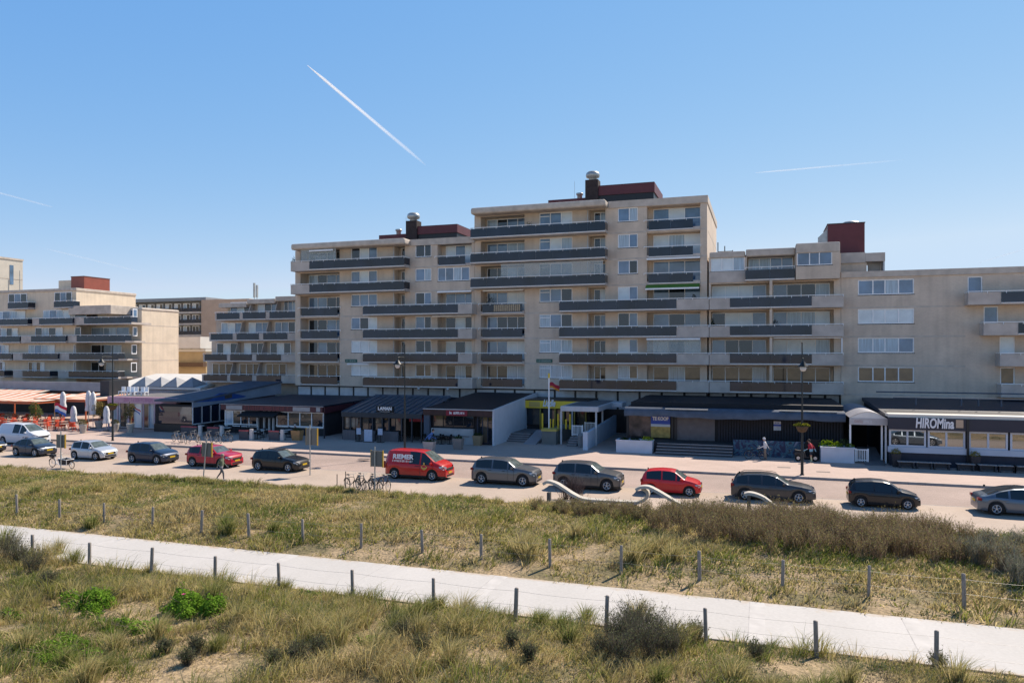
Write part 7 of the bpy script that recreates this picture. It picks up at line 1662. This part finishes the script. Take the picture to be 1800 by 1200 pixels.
# ================= vapour trails, far up in the sky =================
def trail(p0,p1,w0,w1,label,alpha,fade,D=3000):
    r0=Vector(ray(*p0)); r1=Vector(ray(*p1)); A=Vector((0,0,CH))+r0*D; B=Vector((0,0,CH))+r1*D; B=A+(B-A)
    m=MB(); n=40; k=8; d=(B-A).normalized(); s=d.cross(Vector((0,0,1))).normalized(); u_=s.cross(d); vs=[]
    for i in range(n+1):
        t=i/n; c=A+(B-A)*t+s*math.sin(t*17)*1.0; w_=(w0+(w1-w0)*t)*(min(1,t*6+.15))*(1-.6*max(0,(t-.85)/.15)); vs+=[c+s*w_*math.cos(2*math.pi*j/k)+u_*w_*math.sin(2*math.pi*j/k) for j in range(k)]
    m.add(vs,[(i*k+j,i*k+(j+1)%k,(i+1)*k+(j+1)%k,(i+1)*k+j) for i in range(n) for j in range(k)],0,True)
    mt=bpy.data.materials.new("vapour"); mt.use_nodes=True; nn=mt.node_tree.nodes; ll=mt.node_tree.links; nn.clear()
    tc=nn.new("ShaderNodeTexCoord"); mp=nn.new("ShaderNodeVectorMath"); mp.operation='DOT_PRODUCT'; mp.inputs[1].default_value=d/((B-A).length); ll.new(tc.outputs["Object"],mp.inputs[0])
    rp=nn.new("ShaderNodeMapRange"); rp.inputs[1].default_value=0; rp.inputs[2].default_value=1; rp.inputs[3].default_value=alpha; rp.inputs[4].default_value=alpha*fade; ll.new(mp.outputs["Value"],rp.inputs[0])
    nz=nn.new("ShaderNodeTexNoise"); nz.inputs["Scale"].default_value=.006; ll.new(tc.outputs["Object"],nz.inputs["Vector"]); ml_=nn.new("ShaderNodeMath"); ml_.operation='MULTIPLY'; ll.new(rp.outputs[0],ml_.inputs[0]); m2=nn.new("ShaderNodeMath"); m2.operation='ADD'; m2.inputs[1].default_value=.55; ll.new(nz.outputs[0],m2.inputs[0]); lw=nn.new('ShaderNodeLayerWeight'); lw.inputs[0].default_value=.5; om=nn.new('ShaderNodeMath'); om.operation='SUBTRACT'; om.inputs[0].default_value=1.0; ll.new(lw.outputs['Facing'],om.inputs[1]); m3=nn.new('ShaderNodeMath'); m3.operation='MULTIPLY'; ll.new(m2.outputs[0],m3.inputs[0]); ll.new(om.outputs[0],m3.inputs[1]); ll.new(m3.outputs[0],ml_.inputs[1])
    tr=nn.new("ShaderNodeBsdfTransparent"); df=nn.new("ShaderNodeBsdfDiffuse"); df.inputs[0].default_value=(.95,.95,.95,1); tl=nn.new("ShaderNodeBsdfTranslucent"); tl.inputs[0].default_value=(.95,.95,.95,1); mx=nn.new("ShaderNodeMixShader"); mx.inputs[0].default_value=.6; mo=nn.new("ShaderNodeMixShader"); ot=nn.new("ShaderNodeOutputMaterial")
    ll.new(df.outputs[0],mx.inputs[1]); ll.new(tl.outputs[0],mx.inputs[2]); ll.new(ml_.outputs[0],mo.inputs[0]); ll.new(tr.outputs[0],mo.inputs[1]); ll.new(mx.outputs[0],mo.inputs[2]); ll.new(mo.outputs[0],ot.inputs[0])
    tag(m.build("vapour_trail",mt,org=A),label,"vapour trail","vapour trails")
trail((540,115),(748,290),6.0,7.5,"bright white vapour trail slanting down in the middle of the sky",1.1,.06)
trail((1328,304),(1590,281),3.5,4.5,"thin white vapour trail low in the sky above the red box",.30,.08)
trail((-20,334),(92,364),3.5,3.5,"faint short vapour trail at the left edge of the sky",.25,.5)
trail((80,437),(250,478),3,3,"very faint vapour trail just above the left roofs",.16,.4)
trail((1800,438),(1720,462),3,3,"faint vapour trail at the right edge above the brick block",.2,.4)
